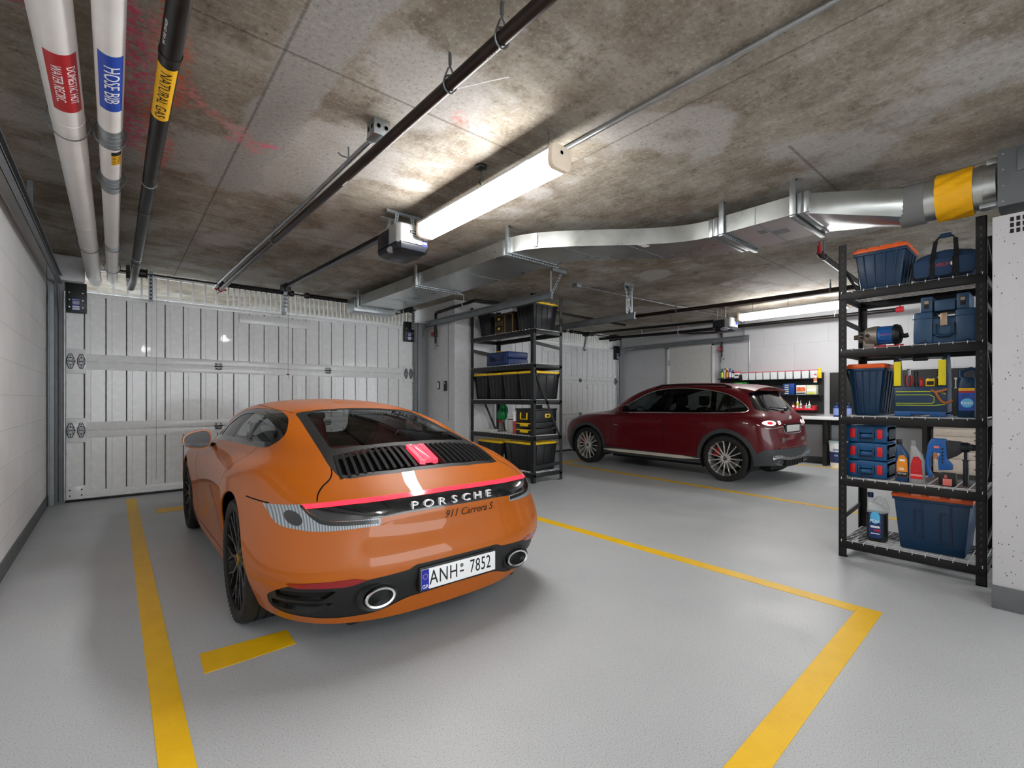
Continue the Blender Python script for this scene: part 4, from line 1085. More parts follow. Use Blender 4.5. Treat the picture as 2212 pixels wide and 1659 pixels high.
def wheel(parent, x, y, z, side, R, W, rr, style, mats, name='wheel'):
    """side +1: outer face towards +x"""
    t = tyre_mesh(R, W, rr).obj(name, m_tyre, parent, loc=(x, y, z), rot=(0, 0, 0 if side > 0 else PI), ang=30)
    w = W/2; f = w-.012
    rim = B(); rim.lathe([(rr+.002, f+.004), (rr+.004, f), (rr-.010, f-.004), (rr-.018, f-.03), (rr-.03, -w+.06), (rr-.02, -w+.01), (rr, -w+.01)], 60, axis='x', cap=False); rim.mi = 0
    bk = B(); bk.lathe([(.0, -.03), (rr*.62, -.03), (rr*.62, -.055), (.0, -.055)], 40, axis='x'); bk.obj('brake_disc', m_disc, t)
    cal = B(); ca = math.radians(200 if style == 'y' else 150)
    pts = [(rr*.50*math.cos(ca+a), rr*.50*math.sin(ca+a)) for a in (-.42, -.2, 0, .2, .42)]+[(rr*.80*math.cos(ca+a), rr*.80*math.sin(ca+a)) for a in (.42, .2, 0, -.2, -.42)]
    cal.prism(pts, -.065, .02, 'x', .008, 2); cal.obj('brake_caliper', mats['cal'], t)
    bar = B(); bar.lathe([(rr-.03, -w+.03), (rr*.3, -w+.02)], 40, axis='x'); bar.obj('inner_barrel', m_well, t)
    rim.obj('rim', mats['rim'], t, ang=50)
    sp = B(); hub = .075
    if style == 'y':
        for k in range(10):
            a = 2*PI*k/10+.1
            P = lambda r_, da: (r_*math.cos(a+da), r_*math.sin(a+da))
            spoke_quad(sp, P(hub*.8, 0), P(rr*.55, 0), .030, .020, f-.018, f-.012, .03)
            for s in (-1, 1): spoke_quad(sp, P(rr*.53, 0), P(rr-.012, s*.17), .017, .012, f-.012, f-.002, .025)
        sp.lathe([(0, f-.02), (hub, f-.02), (hub+.01, f-.03), (hub+.01, f-.06), (0, f-.06)], 32, axis='x')
    else:
        for k in range(15):
            a = 2*PI*k/15
            P = lambda r_, da: (r_*math.cos(a+da), r_*math.sin(a+da))
            spoke_quad(sp, P(hub*.75, 0), P(rr*.93, 0), .020, .013, f-.018, f-.006, .03)
            for s in (-1, 1): spoke_quad(sp, P(rr*.90, 0), P(rr-.008, s*.05), .012, .012, f-.006, f-.001, .02)
        sp.lathe([(0, f-.015), (hub*.95, f-.015), (hub*1.05, f-.025), (hub*1.05, f-.06), (0, f-.06)], 32, axis='x')
        for k in range(5):
            a = 2*PI*(k+.5)/5; sp.cyl((f-.018, hub*.7*math.cos(a), hub*.7*math.sin(a)), (f-.010, hub*.7*math.cos(a), hub*.7*math.sin(a)), .009, 8)
    sp.obj('spokes', mats['spoke'], t, ang=40)
    cp = B(); cp.lathe([(0, f-.006), (.026, f-.008), (.032, f-.012), (.032, f-.03), (0, f-.03)], 24, axis='x'); cap = cp.obj('centre_cap', mats['cap'], t)
    if style != 'y':
        st = B()
        for k in range(3):
            a = PI/2+2*PI*k/3; st.beam((f-.004, 0, 0), (f-.004, .022*math.cos(a), .022*math.sin(a)), .005, .003, (1, 0, 0))
        rgp = [(f-.004, .023*math.cos(2*PI*k/20), .023*math.sin(2*PI*k/20)) for k in range(20)]; st.tube(rgp, .0018, 5, closed=True); st.obj('cap_emblem', m_chrome, t)
    else:
        st = B(); st.prism([(-.013, .017), (.013, .017), (.013, -.002), (.006, -.014), (0, -.018), (-.006, -.014), (-.013, -.002)], f-.007, f-.003, 'x'); st.obj('cap_emblem', mats['emb'], t)
    return t
def wheel_well(parent, y, z, R, x0, x1, name='wheel_well'):
    b = B(); n = 28; a0, a1 = -25, 205
    for s in (1, -1):
        ring = lambda x: [(s*x, y+R*math.cos(math.radians(a0+(a1-a0)*k/n)), z+R*math.sin(math.radians(a0+(a1-a0)*k/n))) for k in range(n+1)]
        b.rings([ring(x1), ring(x0)], False)
        c = [b.bm.verts.new(p) for p in ring(x0)]; b.bm.faces.new(c)
    return split_loose(b.obj(name, m_well, parent, recalc=False))
# ================================================================ ORANGE SPORTS CAR
m_orange = None
def car_paint(name, col, flake=.0, coat=1., rough=.35, metal=0.):
    m, nt = new_mat(name); h = NT(nt); p = h.n('ShaderNodeBsdfPrincipled')
    p.inputs['Base Color'].default_value = lin(col); p.inputs['Roughness'].default_value = rough; p.inputs['Metallic'].default_value = metal
    p.inputs['Specular IOR Level'].default_value = .25; p.inputs['Coat Weight'].default_value = coat; p.inputs['Coat Roughness'].default_value = .025; p.inputs['Coat IOR'].default_value = 1.5
    nz = h.noise(h.coords(), 900, 1); h.l(h.ramp(nz, .3, .7, (rough-.05,)*3+(1,), (rough+.05,)*3+(1,)), p.inputs['Roughness'])
    h.out(p); return m
m_orange = car_paint('orange_car_paint', '#b15b07', rough=.45, coat=.6)
m_glass = car_glass('car_glass', '#d3d7d7'); m_dglass = car_glass('dark_car_glass', '#c3c7c7')
m_redlens = M('red_lamp_lens', '#d81c2c', .12, coat=.6, var=0, emit='#ff3548', estr=.32)
m_redref = M('red_reflector', '#8e0c14', .15, coat=.6, var=0)
m_smoke = M('smoked_lamp', '#191b1d', .12, coat=.7, var=.3, vscale=30)
def ribbed_lens():
    m, nt = new_mat('pale_lamp_lens'); h = NT(nt); p = h.n('ShaderNodeBsdfPrincipled'); p.inputs['Roughness'].default_value = .15; p.inputs['Coat Weight'].default_value = .8
    w = h.n('ShaderNodeTexWave'); w.inputs['Scale'].default_value = 28.; w.inputs['Distortion'].default_value = 1.2; h.l(h.coords((1, .3, .35)), w.inputs['Vector'])
    h.l(h.mix(lin('#5f6a72'), lin('#a3adb4'), w.outputs['Fac']), p.inputs['Base Color']); h.l(h.bump(w.outputs['Fac'], .3, .003), p.inputs['Normal']); h.out(p); return m
m_lampgrey = ribbed_lens()
m_redpiece = M('third_brake_lens', '#e8394c', .25, coat=.4, var=.05, emit='#ff3a50', estr=.25)
m_seat = M('dark_red_leather', '#4d1016', .5); m_dash = M('dashboard_black', '#1a1919', .7)
NET9 = [  # columns from the nose round the side to the tail; rows from the sill to the roof spine
 [(0,3.42,.15),(0,3.50,.28),(0,3.52,.40),(0,3.47,.52),(0,3.38,.60),(0,3.12,.68),(0,2.45,.905),(0,2.10,1.085),(0,1.81,1.225),(0,1.62,1.284)],
 [(.50,3.36,.15),(.53,3.43,.28),(.54,3.44,.42),(.52,3.39,.54),(.49,3.30,.63),(.43,3.05,.71),(.25,2.42,.90),(.22,2.08,1.075),(.18,1.79,1.22),(0,1.595,1.285)],
 [(.80,3.12,.16),(.83,3.16,.28),(.84,3.17,.45),(.82,3.14,.60),(.78,3.06,.72),(.68,2.92,.80),(.46,2.36,.895),(.40,2.05,1.065),(.345,1.76,1.212),(0,1.57,1.287)],
 [(.85,2.65,.17),(.885,2.65,.30),(.905,2.65,.47),(.91,2.65,.63),(.885,2.65,.765),(.81,2.58,.845),(.65,2.27,.885),(.575,1.98,1.05),(.50,1.70,1.198),(0,1.545,1.29)],
 [(.86,2.03,.17),(.87,2.03,.29),(.862,2.03,.45),(.875,2.03,.63),(.885,2.03,.75),(.85,2.00,.85),(.775,1.90,.925),(.685,1.75,1.065),(.575,1.585,1.205),(0,1.49,1.293)],
 [(.86,1.30,.17),(.86,1.30,.28),(.85,1.30,.45),(.87,1.30,.63),(.885,1.30,.76),(.85,1.30,.87),(.785,1.28,.94),(.705,1.27,1.08),(.60,1.27,1.222),(0,1.38,1.297)],
 [(.86,.66,.17),(.875,.66,.30),(.89,.66,.48),(.91,.66,.66),(.905,.66,.79),(.85,.63,.88),(.755,.60,.95),(.68,.72,1.085),(.59,.90,1.210),(0,1.28,1.293)],
 [(.87,.10,.20),(.92,.10,.33),(.945,.10,.50),(.948,.10,.66),(.92,.10,.79),(.85,.10,.885),(.725,.13,.96),(.645,.32,1.075),(.565,.62,1.185),(0,1.19,1.286)],
 [(.85,-.27,.195),(.905,-.30,.33),(.935,-.31,.48),(.92,-.295,.64),(.885,-.265,.765),(.81,-.20,.875),(.675,-.06,.965),(.60,.16,1.07),(.535,.50,1.175),(0,1.13,1.279)],
 [(.735,-.56,.18),(.795,-.62,.33),(.83,-.635,.48),(.81,-.60,.63),(.785,-.57,.745),(.69,-.46,.86),(.565,-.25,.975),(.50,.10,1.085),(.445,.49,1.188),(0,1.08,1.272)],
 [(.445,-.755,.17),(.475,-.83,.33),(.49,-.855,.48),(.48,-.81,.63),(.465,-.79,.74),(.42,-.64,.855),(.35,-.33,1.005),(.305,.12,1.13),(.26,.54,1.212),(0,1.03,1.264)],
 [(0,-.805,.17),(0,-.875,.33),(0,-.90,.48),(0,-.855,.63),(0,-.84,.74),(0,-.69,.86),(0,-.36,1.015),(0,.12,1.145),(0,.56,1.222),(0,.99,1.258)],
]
T9 = thing('sports_car', 'orange sports car seen from behind, parked nose-in before the garage door', 'car', (1.445, 3.05, 0))
G9 = car_surface(NET9, 150, 96); bm9 = grid_bm(G9)
RW, FW = (.09, .362, .402), (2.66, .350, .392)
side = lambda c, n: c.x > .35
allf = lambda c, n: True
for (yy, zz, r) in (RW, FW):
    poly = [(yy+r*math.cos(2*PI*k/40), zz+r*math.sin(2*PI*k/40)) for k in range(40)]
    cut(bm9, poly, 'side', 99, lambda c, n: c.x > .5 and c.z < .95)
lay9 = bm9.faces.layers.int['reg']
bmesh.ops.delete(bm9, geom=[f for f in bm9.faces if f[lay9] == 99], context='FACES')
lay9 = bm9.faces.layers.int['reg']
# wheel-arch lip
for (yy, zz, r) in (RW, FW):
    pass
# side windows
SW = smooth_poly([(1.83, .962), (1.2, .968), (.70, .975), (.30, .985), (.19, 1.01), (.17, 1.06), (.27, 1.115), (.48, 1.175), (.76, 1.215), (1.02, 1.224), (1.25, 1.200), (1.5, 1.125), (1.72, 1.03)], 5)
scond = lambda c, n: c.x > .40 and c.z > .90
cut(bm9, SW, 'side', 2, scond)
SG = inset_poly(SW, .036); cut(bm9, SG, 'side', 3, scond, (2,))
cut(bm9, [(.74, .9), (.83, .9), (.63, 1.3), (.54, 1.3)], 'side', 2, scond, (3,))        # B pillar
cut(bm9, [(1.62, .9), (1.66, .9), (1.48, 1.3), (1.44, 1.3)], 'side', 2, scond, (3,))      # quarter-light bar
# windscreen
WS = [(0, 2.40), (.25, 2.37), (.45, 2.30), (.56, 2.20), (.545, 2.05), (.445, 1.76), (.3, 1.80), (0, 1.835)]
tcond = lambda c, n: c.z > .8 and c.y > 1.5
cut(bm9, [(-.02, 2.40)]+round_poly(WS[1:-1], .05)+[(-.02, 1.835)], 'top', 5, tcond)
cut(bm9, [(-.02, 2.36)]+inset_poly([(0, 2.40)]+round_poly(WS[1:-1], .05)+[(0, 1.835)], .03)[1:-1]+[(-.02, 1.865)], 'top', 4, tcond, (5,))
# rear window with the black surround and the engine grille
RWIN = [(-.02, .585), (.25, .575), (.455, .53, .04), (.545, -.42, .1), (.525, -.575, .07), (.25, -.63), (-.02, -.64)]
rcond = lambda c, n: c.z > .78 and c.y < 1.0
RP = round_poly([(p[0], p[1], p[2] if len(p) > 2 else 0.) for p in RWIN], 0.)
cut(bm9, RP, 'top', 6, rcond)
cut(bm9, round_poly([(-.02, .52, 0), (.25, .51, .0), (.395, .475, .05), (.475, -.27, .06), (.25, -.315, 0), (-.02, -.325, 0)], 0.), 'top', 7, rcond, (6,))
cut(bm9, round_poly([(-.02, -.375, 0), (.492, -.35, .02), (.515, -.545, .05), (.25, -.60, 0), (-.02, -.61, 0)], 0.), 'top', 8, rcond, (6,))
# light band across the tail
bcond = lambda c, n: c.y < -.05
LB_T = [(0, .800), (.3, .797), (.55, .788), (.70, .776)]; 
cut(bm9, [(-.02, .802), (.3, .798), (.55, .789), (.735, .774), (.722, .756), (.55, .769), (.3, .778), (-.02, .782)], 'rear', 10, bcond)            # red strip
cut(bm9, [(-.02, .782), (.3, .778), (.55, .769), (.722, .756), (.715, .742), (.66, .70), (.55, .698), (.42, .700), (.3, .707), (-.02, .710)], 'rear', 11, bcond)   # smoked band
cut(bm9, round_poly([(.735, .774, 0), (.862, .764, .008), (.838, .678, .035), (.70, .652, .05), (.42, .664, .012), (.42, .700, .008), (.55, .697, 0), (.655, .699, .02), (.72, .742, 0)], .01), 'rear', 12, bcond, (0,))  # pale lamp cluster
cut(bm9, ribbon(smooth_poly([(.735, .772), (.70, .72), (.64, .690), (.43, .683)], 5, False), .020), 'rear', 13, bcond, (12,))
cut(bm9, [(.775+.030*math.cos(2*PI*k/24)+.008*math.sin(2*PI*k/24), .715+.034*math.sin(2*PI*k/24)) for k in range(24)], 'rear', 17, bcond, (12,))
# lower black valance
VAL = round_poly([(-.02, .450, 0), (.262, .450, .012), (.30, .432, .01), (.56, .412, .03), (.82, .405, .05), (.87, .34, .04), (.835, .235, .06), (.64, .208, .08), (.42, .218, .06), (.29, .272, .05), (-.02, .280, 0)], .02)
cut(bm9, VAL, 'rear', 14, bcond, (0,))
cut(bm9, round_poly([(.50, .416, 0), (.56, .430, .01), (.825, .418, .02), (.79, .394, .02), (.58, .392, .03)], .01), 'rear', 15, bcond, (0, 14))
for q in range(2):
    cut(bm9, round_poly([(.63, .370-q*.066, .01), (.85, .372-q*.066, .01), (.838, .322-q*.066, .01), (.68+.02*q, .316-q*.066, .02)], .01), 'rear', 16, bcond, (14,))
# panel gaps
GAP = 20
cut_line(bm9, [(-.17, .772), (-.30, .770), (-.42, .768)], .006, 'side', GAP, lambda c, n: c.x > .7 and n.x > .3, (0,))
cut_line(bm9, smooth_poly([(.672, .786), (.655, .815), (.62, .845), (.575, .872), (.548, .90), (.535, .93)], 4, False), .005, 'rear', GAP, lambda c, n: c.y < -.2, (0,))
cut_line(bm9, smooth_poly([(.46, .545), (.525, .85), (.54, 1.2), (.505, 1.66)], 5, False), .006, 'top', GAP, lambda c, n: c.z > 1.15, (0,))
for L in (smooth_poly([(.40, .99), (.43, .86), (.50, .66), (.545, .48), (.60, .30), (.72, .235)], 5, False), [(.72, .235), (1.3, .225), (1.98, .235)], smooth_poly([(1.98, .235), (2.03, .40), (2.02, .70), (1.93, .93)], 5, False)):
    cut_line(bm9, L, .006, 'side', GAP, lambda c, n: c.x > .5 and n.x > .2, (0,))
cut_line(bm9, smooth_poly([(.60, 2.33), (.66, 2.7), (.60, 3.1), (.42, 3.28), (-.02, 3.36)], 5, False), .005, 'top', GAP, lambda c, n: c.z > .55, (0,))
bm9.normal_update()
body9 = region_obj(bm9, (0,), 'body_shell', m_orange, T9, thick=.012)
split_loose(region_obj(bm9, (GAP,), 'panel_gap', m_well, T9, push=-.006))
region_obj(bm9, (2, 5), 'window_surround', m_cblack, T9, push=-.001)
for s, n_ in ((1, 'side_window'), (-1, 'side_window')): region_obj(bm9, (3,), n_, m_glass, T9, sides=(s,), push=-.004)
region_obj(bm9, (4,), 'windscreen', m_glass, T9, push=-.003)
region_obj(bm9, (6,), 'rear_window_surround', m_cmatte, T9, push=-.001)
region_obj(bm9, (7,), 'rear_window', m_dglass, T9, push=-.003)
gr9 = region_obj(bm9, (8,), 'engine_grille', m_well, T9, push=-.03)
region_obj(bm9, (10,), 'light_strip', m_redlens, T9, push=.002)
band9 = region_obj(bm9, (11,), 'smoked_band', m_smoke, T9, push=0)
for s in (1, -1):
    tl = region_obj(bm9, (12, 13, 17), 'tail_lamp', [m_lampgrey, m_cblack, m_smoke], T9, sides=(s,), push=.001, mi={12: 0, 13: 1, 17: 2})
    region_obj(bm9, (15,), 'reflector', m_redref, T9, sides=(s,), push=.002)
val9 = region_obj(bm9, (14,), 'rear_valance', m_cmatte, T9, push=-.004)
split_loose(region_obj(bm9, (16,), 'bumper_vent', m_well, T9, push=-.03))
# surface look-up on the untouched skin
_pts = [tuple(p) for p in G9.reshape(-1, 3)]; _nu, _nv, _ = G9.shape
bvh9 = BVHTree.FromPolygons(_pts, [(i*_nv+j, (i+1)*_nv+j, (i+1)*_nv+j+1, i*_nv+j+1) for i in range(_nu-1) for j in range(_nv-1)])
def hit(bvh, o, d):
    r = bvh.ray_cast(Vector(o), Vector(d)); return (r[0], r[1]) if r[0] else (None, None)
def rear9(x, z):
    p, n = hit(bvh9, (abs(x)+1e-4, -3, z), (0, 1, 0))
    return Vector((x, p.y, z)) if p else Vector((x, -.85, z))
def top9(x, y):
    p, n = hit(bvh9, (abs(x)+1e-4, y, 3), (0, 0, -1)); return Vector((x, y, p.z))
# engine-lid fins and the lens between them
for s in (-1, 1):
    for k in range(11):
        b = B(); x = s*(.085+.039*k); y0, y1 = -.368+.002*k, -.598+.004*k
        P = [top9(x*(1+.02*q), y0+(y1-y0)*q/4) for q in range(5)]
        for q in range(4): b.beam(P[q]+Vector((s*.004, 0, -.010)), P[q+1]+Vector((s*.004, 0, -.010)), .016, .026, (s*.35, 0, 1))
        b.obj('lid_fin', m_cmatte, gr9)
b = B(); xs = [(-.062, -.40), (-.03, -.392), (-.02, -.405), (.02, -.405), (.03, -.392), (.062, -.40), (.062, -.575), (.03, -.583), (.02, -.57), (-.02, -.57), (-.03, -.583), (-.062, -.575)]
lo = [top9(x, y)+Vector((0, 0, -.012)) for x, y in xs]; hi = [top9(x, y)+Vector((0, 0, .012)) for x, y in xs]
b.rings([lo, hi]);
for x in (-.025, .025): b.beam(top9(x, -.41)+Vector((0, 0, .013)), top9(x, -.565)+Vector((0, 0, .013)), .010, .006)
b.obj('third_brake_lamp', m_redpiece, gr9)
# letters on the band, script below it
for ch, x in zip('PORSCHE', (-.245, -.164, -.083, -.002, .078, .158, .238)):
    p = rear9(x, .741); q = rear9(x+.01, .741); 
    text_obj(ch, 'badge_letter', M('satin_badge', '#e8eaec', .35, .2), band9, .056, p+Vector((0, -.012, 0)), (PI/2, 0, math.atan2(q.y-p.y, .01)), .009, sx=1.45)
x = .0
p = rear9(.13, .662); q = rear9(.16, .662)
def bend_script(v):
    pp = rear9(.10+v.x, .665+v.y); return Vector((pp.x, pp.y-.0015-v.z, pp.z))
text_obj('911 Carrera S', 'script_badge', M('dark_badge', '#3a3330', .3, .6), T9, .058, depth=.001, shear=.35, bend=bend_script, sx=1.0)
# number plate
pl = thing('number_plate', None, None); pl.parent = T9; del_keys = [k for k in ('label', 'category') if k in pl]
b = B(); c = rear9(0, .365)
b.box(-.25, .25, c.y-.020, c.y+.02, .302, .430, .006); bx_ = b.obj('plate_frame', m_cmatte, pl)
b = B(); b.box(-.24, .24, c.y-.024, c.y-.018, .312, .418, .002); plate = b.obj('plate_panel', M('plate_white', '#eef0f0', .35, var=.02), pl)
b = B(); b.box(-.24, -.198, c.y-.0255, c.y-.0235, .313, .417); eu = b.obj('plate_band', M('plate_blue', '#14209c', .4, var=0), pl)
text_obj('ANH', 'plate_letters', m_ink, pl, .104, (-.106, c.y-.0245, .365), (PI/2, 0, 0), .0008, sx=.74, space=1.12)
text_obj('7852', 'plate_letters', m_ink, pl, .104, (.134, c.y-.0245, .365), (PI/2, 0, 0), .0008, sx=.66, space=1.1)
b = B(); b.box(-.006, .020, c.y-.0255, c.y-.0240, .355, .363); b.obj('plate_dash', m_ink, plate)
b = B(); b.lathe([(.009, -.0005), (.011, -.0005), (.011, .0005), (.009, .0005)], 20, (.007, c.y-.0245, .390), 'y'); b.obj('plate_seal', m_rod, pl)
text_obj('GR', 'plate_letters', m_wink, pl, .028, (-.219, c.y-.0258, .329), (PI/2, 0, 0), .0004)
b = B()
for k in range(12):
    a = 2*PI*k/12; b.cyl((-.219+.013*math.cos(a), c.y-.0262, .382+.013*math.sin(a)), (-.219+.013*math.cos(a), c.y-.0252, .382+.013*math.sin(a)), .002, 6)
b.obj('plate_stars', M('star_yellow', '#d9c15a', .5), pl)
# exhaust tips
for s in (-1, 1):
    e = thing('exhaust_tip', None, None); e.parent = T9; cx_ = s*.445; c = rear9(cx_, .335); n = 36
    def oval(rx, rz, y): return [(cx_+rx*math.cos(2*PI*k/n), y, (.322+rz*math.sin(2*PI*k/n)) if 0 else .322+rz*math.sin(2*PI*k/n)) for k in range(n)]
    b = B(); b.rings([oval(.064, .038, c.y+.08), oval(.070, .042, c.y-.015), oval(.079, .050, c.y-.03), oval(.077, .048, c.y-.036), oval(.066, .038, c.y-.034), oval(.062, .036, c.y-.01), oval(.060, .034, c.y+.08)], True, False, False); b.obj('chrome_ring', m_chrome, e)
    b = B(); b.rings([oval(.106, .078, c.y+.01), oval(.097, .066, c.y-.016), oval(.082, .052, c.y-.012), oval(.078, .048, c.y+.03)], True, False, False); b.obj('ring_recess', m_cmatte, e)
    b = B(); b.rings([oval(.063, .037, c.y+.02), oval(.01, .01, c.y+.06)]); b.obj('tip_bore', m_well, e)
# wheels
MW9 = dict(rim=M('black_rim', '#17181a', .3, .6), spoke=M('black_spoke', '#46484a', .25, .7, var=.1), cap=M('gold_cap', '#a58a3c', .35, .7), emb=M('crest_red', '#7a2a1e', .4), cal=M('red_caliper', '#a8131c', .4))
for s in (-1, 1):
    wheel(T9, s*.770, RW[0], RW[1]-.005, s, .357, .295, .292, 'y', MW9)
    wheel(T9, s*.765, FW[0], FW[1]-.005, s, .345, .25, .280, 'y', MW9)
wheel_well(T9, RW[0], RW[1], RW[2]+.004, .52, .85); wheel_well(T9, FW[0], FW[1], FW[2]+.004, .52, .85)
# underbody and sills
b = B(); b.box(-.80, .80, .48, 2.28, .135, .30, .02); b.box(-.55, .55, -.72, 3.3, .15, .28, .02); b.obj('underbody', m_well, T9)
# arch lips
b = B()
for (yy, zz, r) in (RW, FW):
    for s in (1, -1):
        P = []
        for k in range(33):
            a = math.radians(-22+224*k/32); Y, Z = yy+r*math.cos(a), zz+r*math.sin(a)
            p, n_ = hit(bvh9, (3, Y, Z), (-1, 0, 0))
            if p: P.append((s*(p.x-.006), Y, Z))
        b.tube(P, .007, 6)
split_loose(b.obj('arch_lip', m_orange, T9))
# interior
b = B(); b.box(-.66, .66, 1.75, 2.25, .55, .86, .06); b.box(-.68, .68, -.28, .25, .45, .93, .08); b.box(-.70, .70, .2, 2.2, .25, .30); b.prism([(2.2, .55), (1.68, .80), (1.72, .90), (2.2, .90)], -.62, .62, 'x', .03); b.obj('cabin_trim', m_dash, T9)
for s in (-1, 1):
    st = thing('seat', None, None); st.parent = T9
    b = B(); cx_ = s*.34
    rings = []
    for (y, z, hw, th) in ((.95, .45, .24, .09), (.84, .65, .25, .085), (.73, .85, .235, .075), (.66, 1.0, .15, .06), (.63, 1.10, .13, .055), (.615, 1.165, .10, .04)):
        rings.append([(cx_+hw*math.copysign(abs(math.cos(a))**.6, math.cos(a)), y+th*math.copysign(abs(math.sin(a))**.6, math.sin(a)), z) for a in (2*PI*k/20 for k in range(20))])
    b.rings(rings); b.obj('seat_back', m_seat, st)
    b = B(); b.box(cx_-.24, cx_+.24, .85, 1.45, .34, .50, .06, 3); b.obj('seat_cushion', m_seat, st)
    b = B(); b.box(s*.30-.2, s*.30+.2, .0, .18, .80, .98, .05, 3); b.obj('rear_seat_back', m_seat, st)
b = B(); cw = Vector((-.34, 1.62, .83)); ax = Vector((0, -.9, .43)).normalized(); u_ = Vector((1, 0, 0)); v_ = ax.cross(u_)
b.tube([cw+u_*.18*math.cos(2*PI*k/28)+v_*.18*math.sin(2*PI*k/28) for k in range(28)], .014, 8, closed=True); b.beam(cw-u_*.17, cw+u_*.17, .03, .02, ax); b.beam(cw, cw+v_*.17, .03, .02, ax); b.beam(cw, cw-ax*.2, .06, .06); b.obj('steering_wheel', m_cmatte, T9)
b = B(); b.prism(rrect(-.12, .12, 1.105, 1.165, .02), 1.60, 1.63, 'y') ; b.cyl((0, 1.63, 1.13), (0, 1.75, 1.2), .01, 8); b.obj('inner_mirror', m_cmatte, T9)
# door mirrors
for s in (-1, 1):
    mr = thing('door_mirror', None, None); mr.parent = T9
    b = B(); rings = []; n = 24
    prof = [(1.43, 1.0), (1.45, 1.02), (1.50, 1.0), (1.56, .85), (1.61, .55), (1.635, .2)]
    def mo(sc_, y): 
        out = []
        for k in range(n):
            a = 2*PI*k/n; c_, s_ = math.cos(a), math.sin(a)
            xx = .098*math.copysign(abs(c_)**.75, c_); zz = .072*math.copysign(abs(s_)**.8, s_)
            zz *= 1-.30*(xx/.098) if zz > 0 else 1-.1*(xx/.098)
            out.append((s*(.935+xx*sc_), y, .985+zz*sc_-.012))
        return out
    b.rings([mo(k, y) for y, k in prof]); b.obj('mirror_shell', m_orange, mr)
    b = B(); b.rings([mo(.90, 1.432), mo(.88, 1.424)]); b.obj('mirror_glass', M('mirror_glass', '#2a2c2e', .3, 0., var=0), mr)
    b = B(); b.rings([[(s*(.945+.10*math.cos(PI+PI*k/10)), y, .945+.020*math.sin(PI+PI*k/10)*1.2) for k in range(11)] for y in (1.422, 1.45)]); b.beam((s*.80, 1.55, .915), (s*.88, 1.53, .935), .08, .03); b.obj('mirror_foot', m_cblack, mr)
bm9.free()
# ================================================================ DARK RED COMPACT SUV
NETG = [
 [(0,3.48,.25),(0,3.555,.42),(0,3.565,.60),(0,3.535,.76),(0,3.47,.87),(0,3.28,.95),(0,2.62,1.06),(0,2.20,1.27),(0,1.83,1.46),(0,1.55,1.555)],
 [(.5,3.43,.25),(.53,3.495,.42),(.54,3.505,.60),(.52,3.475,.76),(.50,3.40,.87),(.45,3.22,.95),(.30,2.60,1.06),(.26,2.19,1.27),(.22,1.81,1.455),(0,1.5,1.56)],
 [(.80,3.20,.24),(.84,3.25,.40),(.86,3.26,.60),(.84,3.22,.78),(.80,3.12,.90),(.72,2.96,.97),(.50,2.52,1.05),(.44,2.14,1.26),(.38,1.78,1.445),(0,1.45,1.565)],
 [(.86,2.73,.24),(.89,2.73,.40),(.91,2.73,.60),(.905,2.73,.78),(.88,2.71,.92),(.82,2.64,.985),(.70,2.38,1.02),(.63,2.05,1.24),(.53,1.72,1.435),(0,1.38,1.573)],
 [(.86,2.15,.24),(.885,2.15,.38),(.885,2.15,.58),(.90,2.15,.78),(.90,2.13,.92),(.87,2.08,.985),(.81,1.98,1.025),(.72,1.80,1.25),(.615,1.60,1.45),(0,1.25,1.583)],
 [(.86,1.35,.24),(.88,1.35,.38),(.875,1.35,.58),(.90,1.35,.78),(.905,1.35,.92),(.885,1.35,.99),(.83,1.33,1.03),(.755,1.30,1.27),(.66,1.27,1.48),(0,1.0,1.588)],
 [(.86,.60,.24),(.885,.60,.38),(.885,.60,.58),(.905,.60,.78),(.91,.60,.92),(.89,.60,.995),(.84,.60,1.04),(.765,.62,1.27),(.665,.65,1.485),(0,.7,1.583)],
 [(.86,0,.25),(.895,0,.42),(.91,0,.60),(.92,0,.78),(.915,0,.92),(.89,0,1.0),(.845,.0,1.05),(.76,.10,1.27),(.655,.20,1.475),(0,.42,1.57)],
 [(.83,-.40,.27),(.87,-.43,.42),(.89,-.44,.60),(.90,-.44,.78),(.895,-.43,.92),(.87,-.41,1.0),(.82,-.35,1.06),(.735,-.20,1.26),(.63,-.06,1.455),(0,.2,1.555)],
 [(.70,-.64,.28),(.745,-.69,.42),(.775,-.70,.60),(.79,-.68,.78),(.78,-.655,.92),(.755,-.615,1.0),(.71,-.545,1.07),(.63,-.39,1.25),(.545,-.22,1.435),(0,.05,1.545)],
 [(.43,-.78,.28),(.45,-.83,.42),(.46,-.84,.60),(.465,-.80,.78),(.46,-.775,.92),(.445,-.725,1.0),(.41,-.65,1.08),(.365,-.48,1.25),(.315,-.31,1.425),(0,-.06,1.535)],
 [(0,-.81,.28),(0,-.86,.42),(0,-.87,.60),(0,-.82,.78),(0,-.795,.92),(0,-.745,1.0),(0,-.67,1.085),(0,-.50,1.255),(0,-.34,1.425),(0,-.12,1.525)],
]
fy = lambda y: y*1.045 if y > 0 else y*.80
NETG = [[(x, fy(y), z) for x, y, z in c] for c in NETG]
FP = lambda L: [(fy(a), b_) for a, b_ in L]
m_wine = car_paint('dark_red_car_paint', '#5a0410', rough=.4, metal=.0, coat=.5)
m_sglass = car_glass('suv_glass', '#8f9696')
TG = thing('compact_suv', 'dark red compact car seen from its left side, parked in the far bay', 'car', (8.20, 3.45, 0), math.radians(-1.0))
GG = car_surface(NETG, 120, 84); bmg = grid_bm(GG)
_pts = [tuple(p) for p in GG.reshape(-1, 3)]; _nu, _nv, _ = GG.shape
bvhg = BVHTree.FromPolygons(_pts, [(i*_nv+j, (i+1)*_nv+j, (i+1)*_nv+j+1, i*_nv+j+1) for i in range(_nu-1) for j in range(_nv-1)])
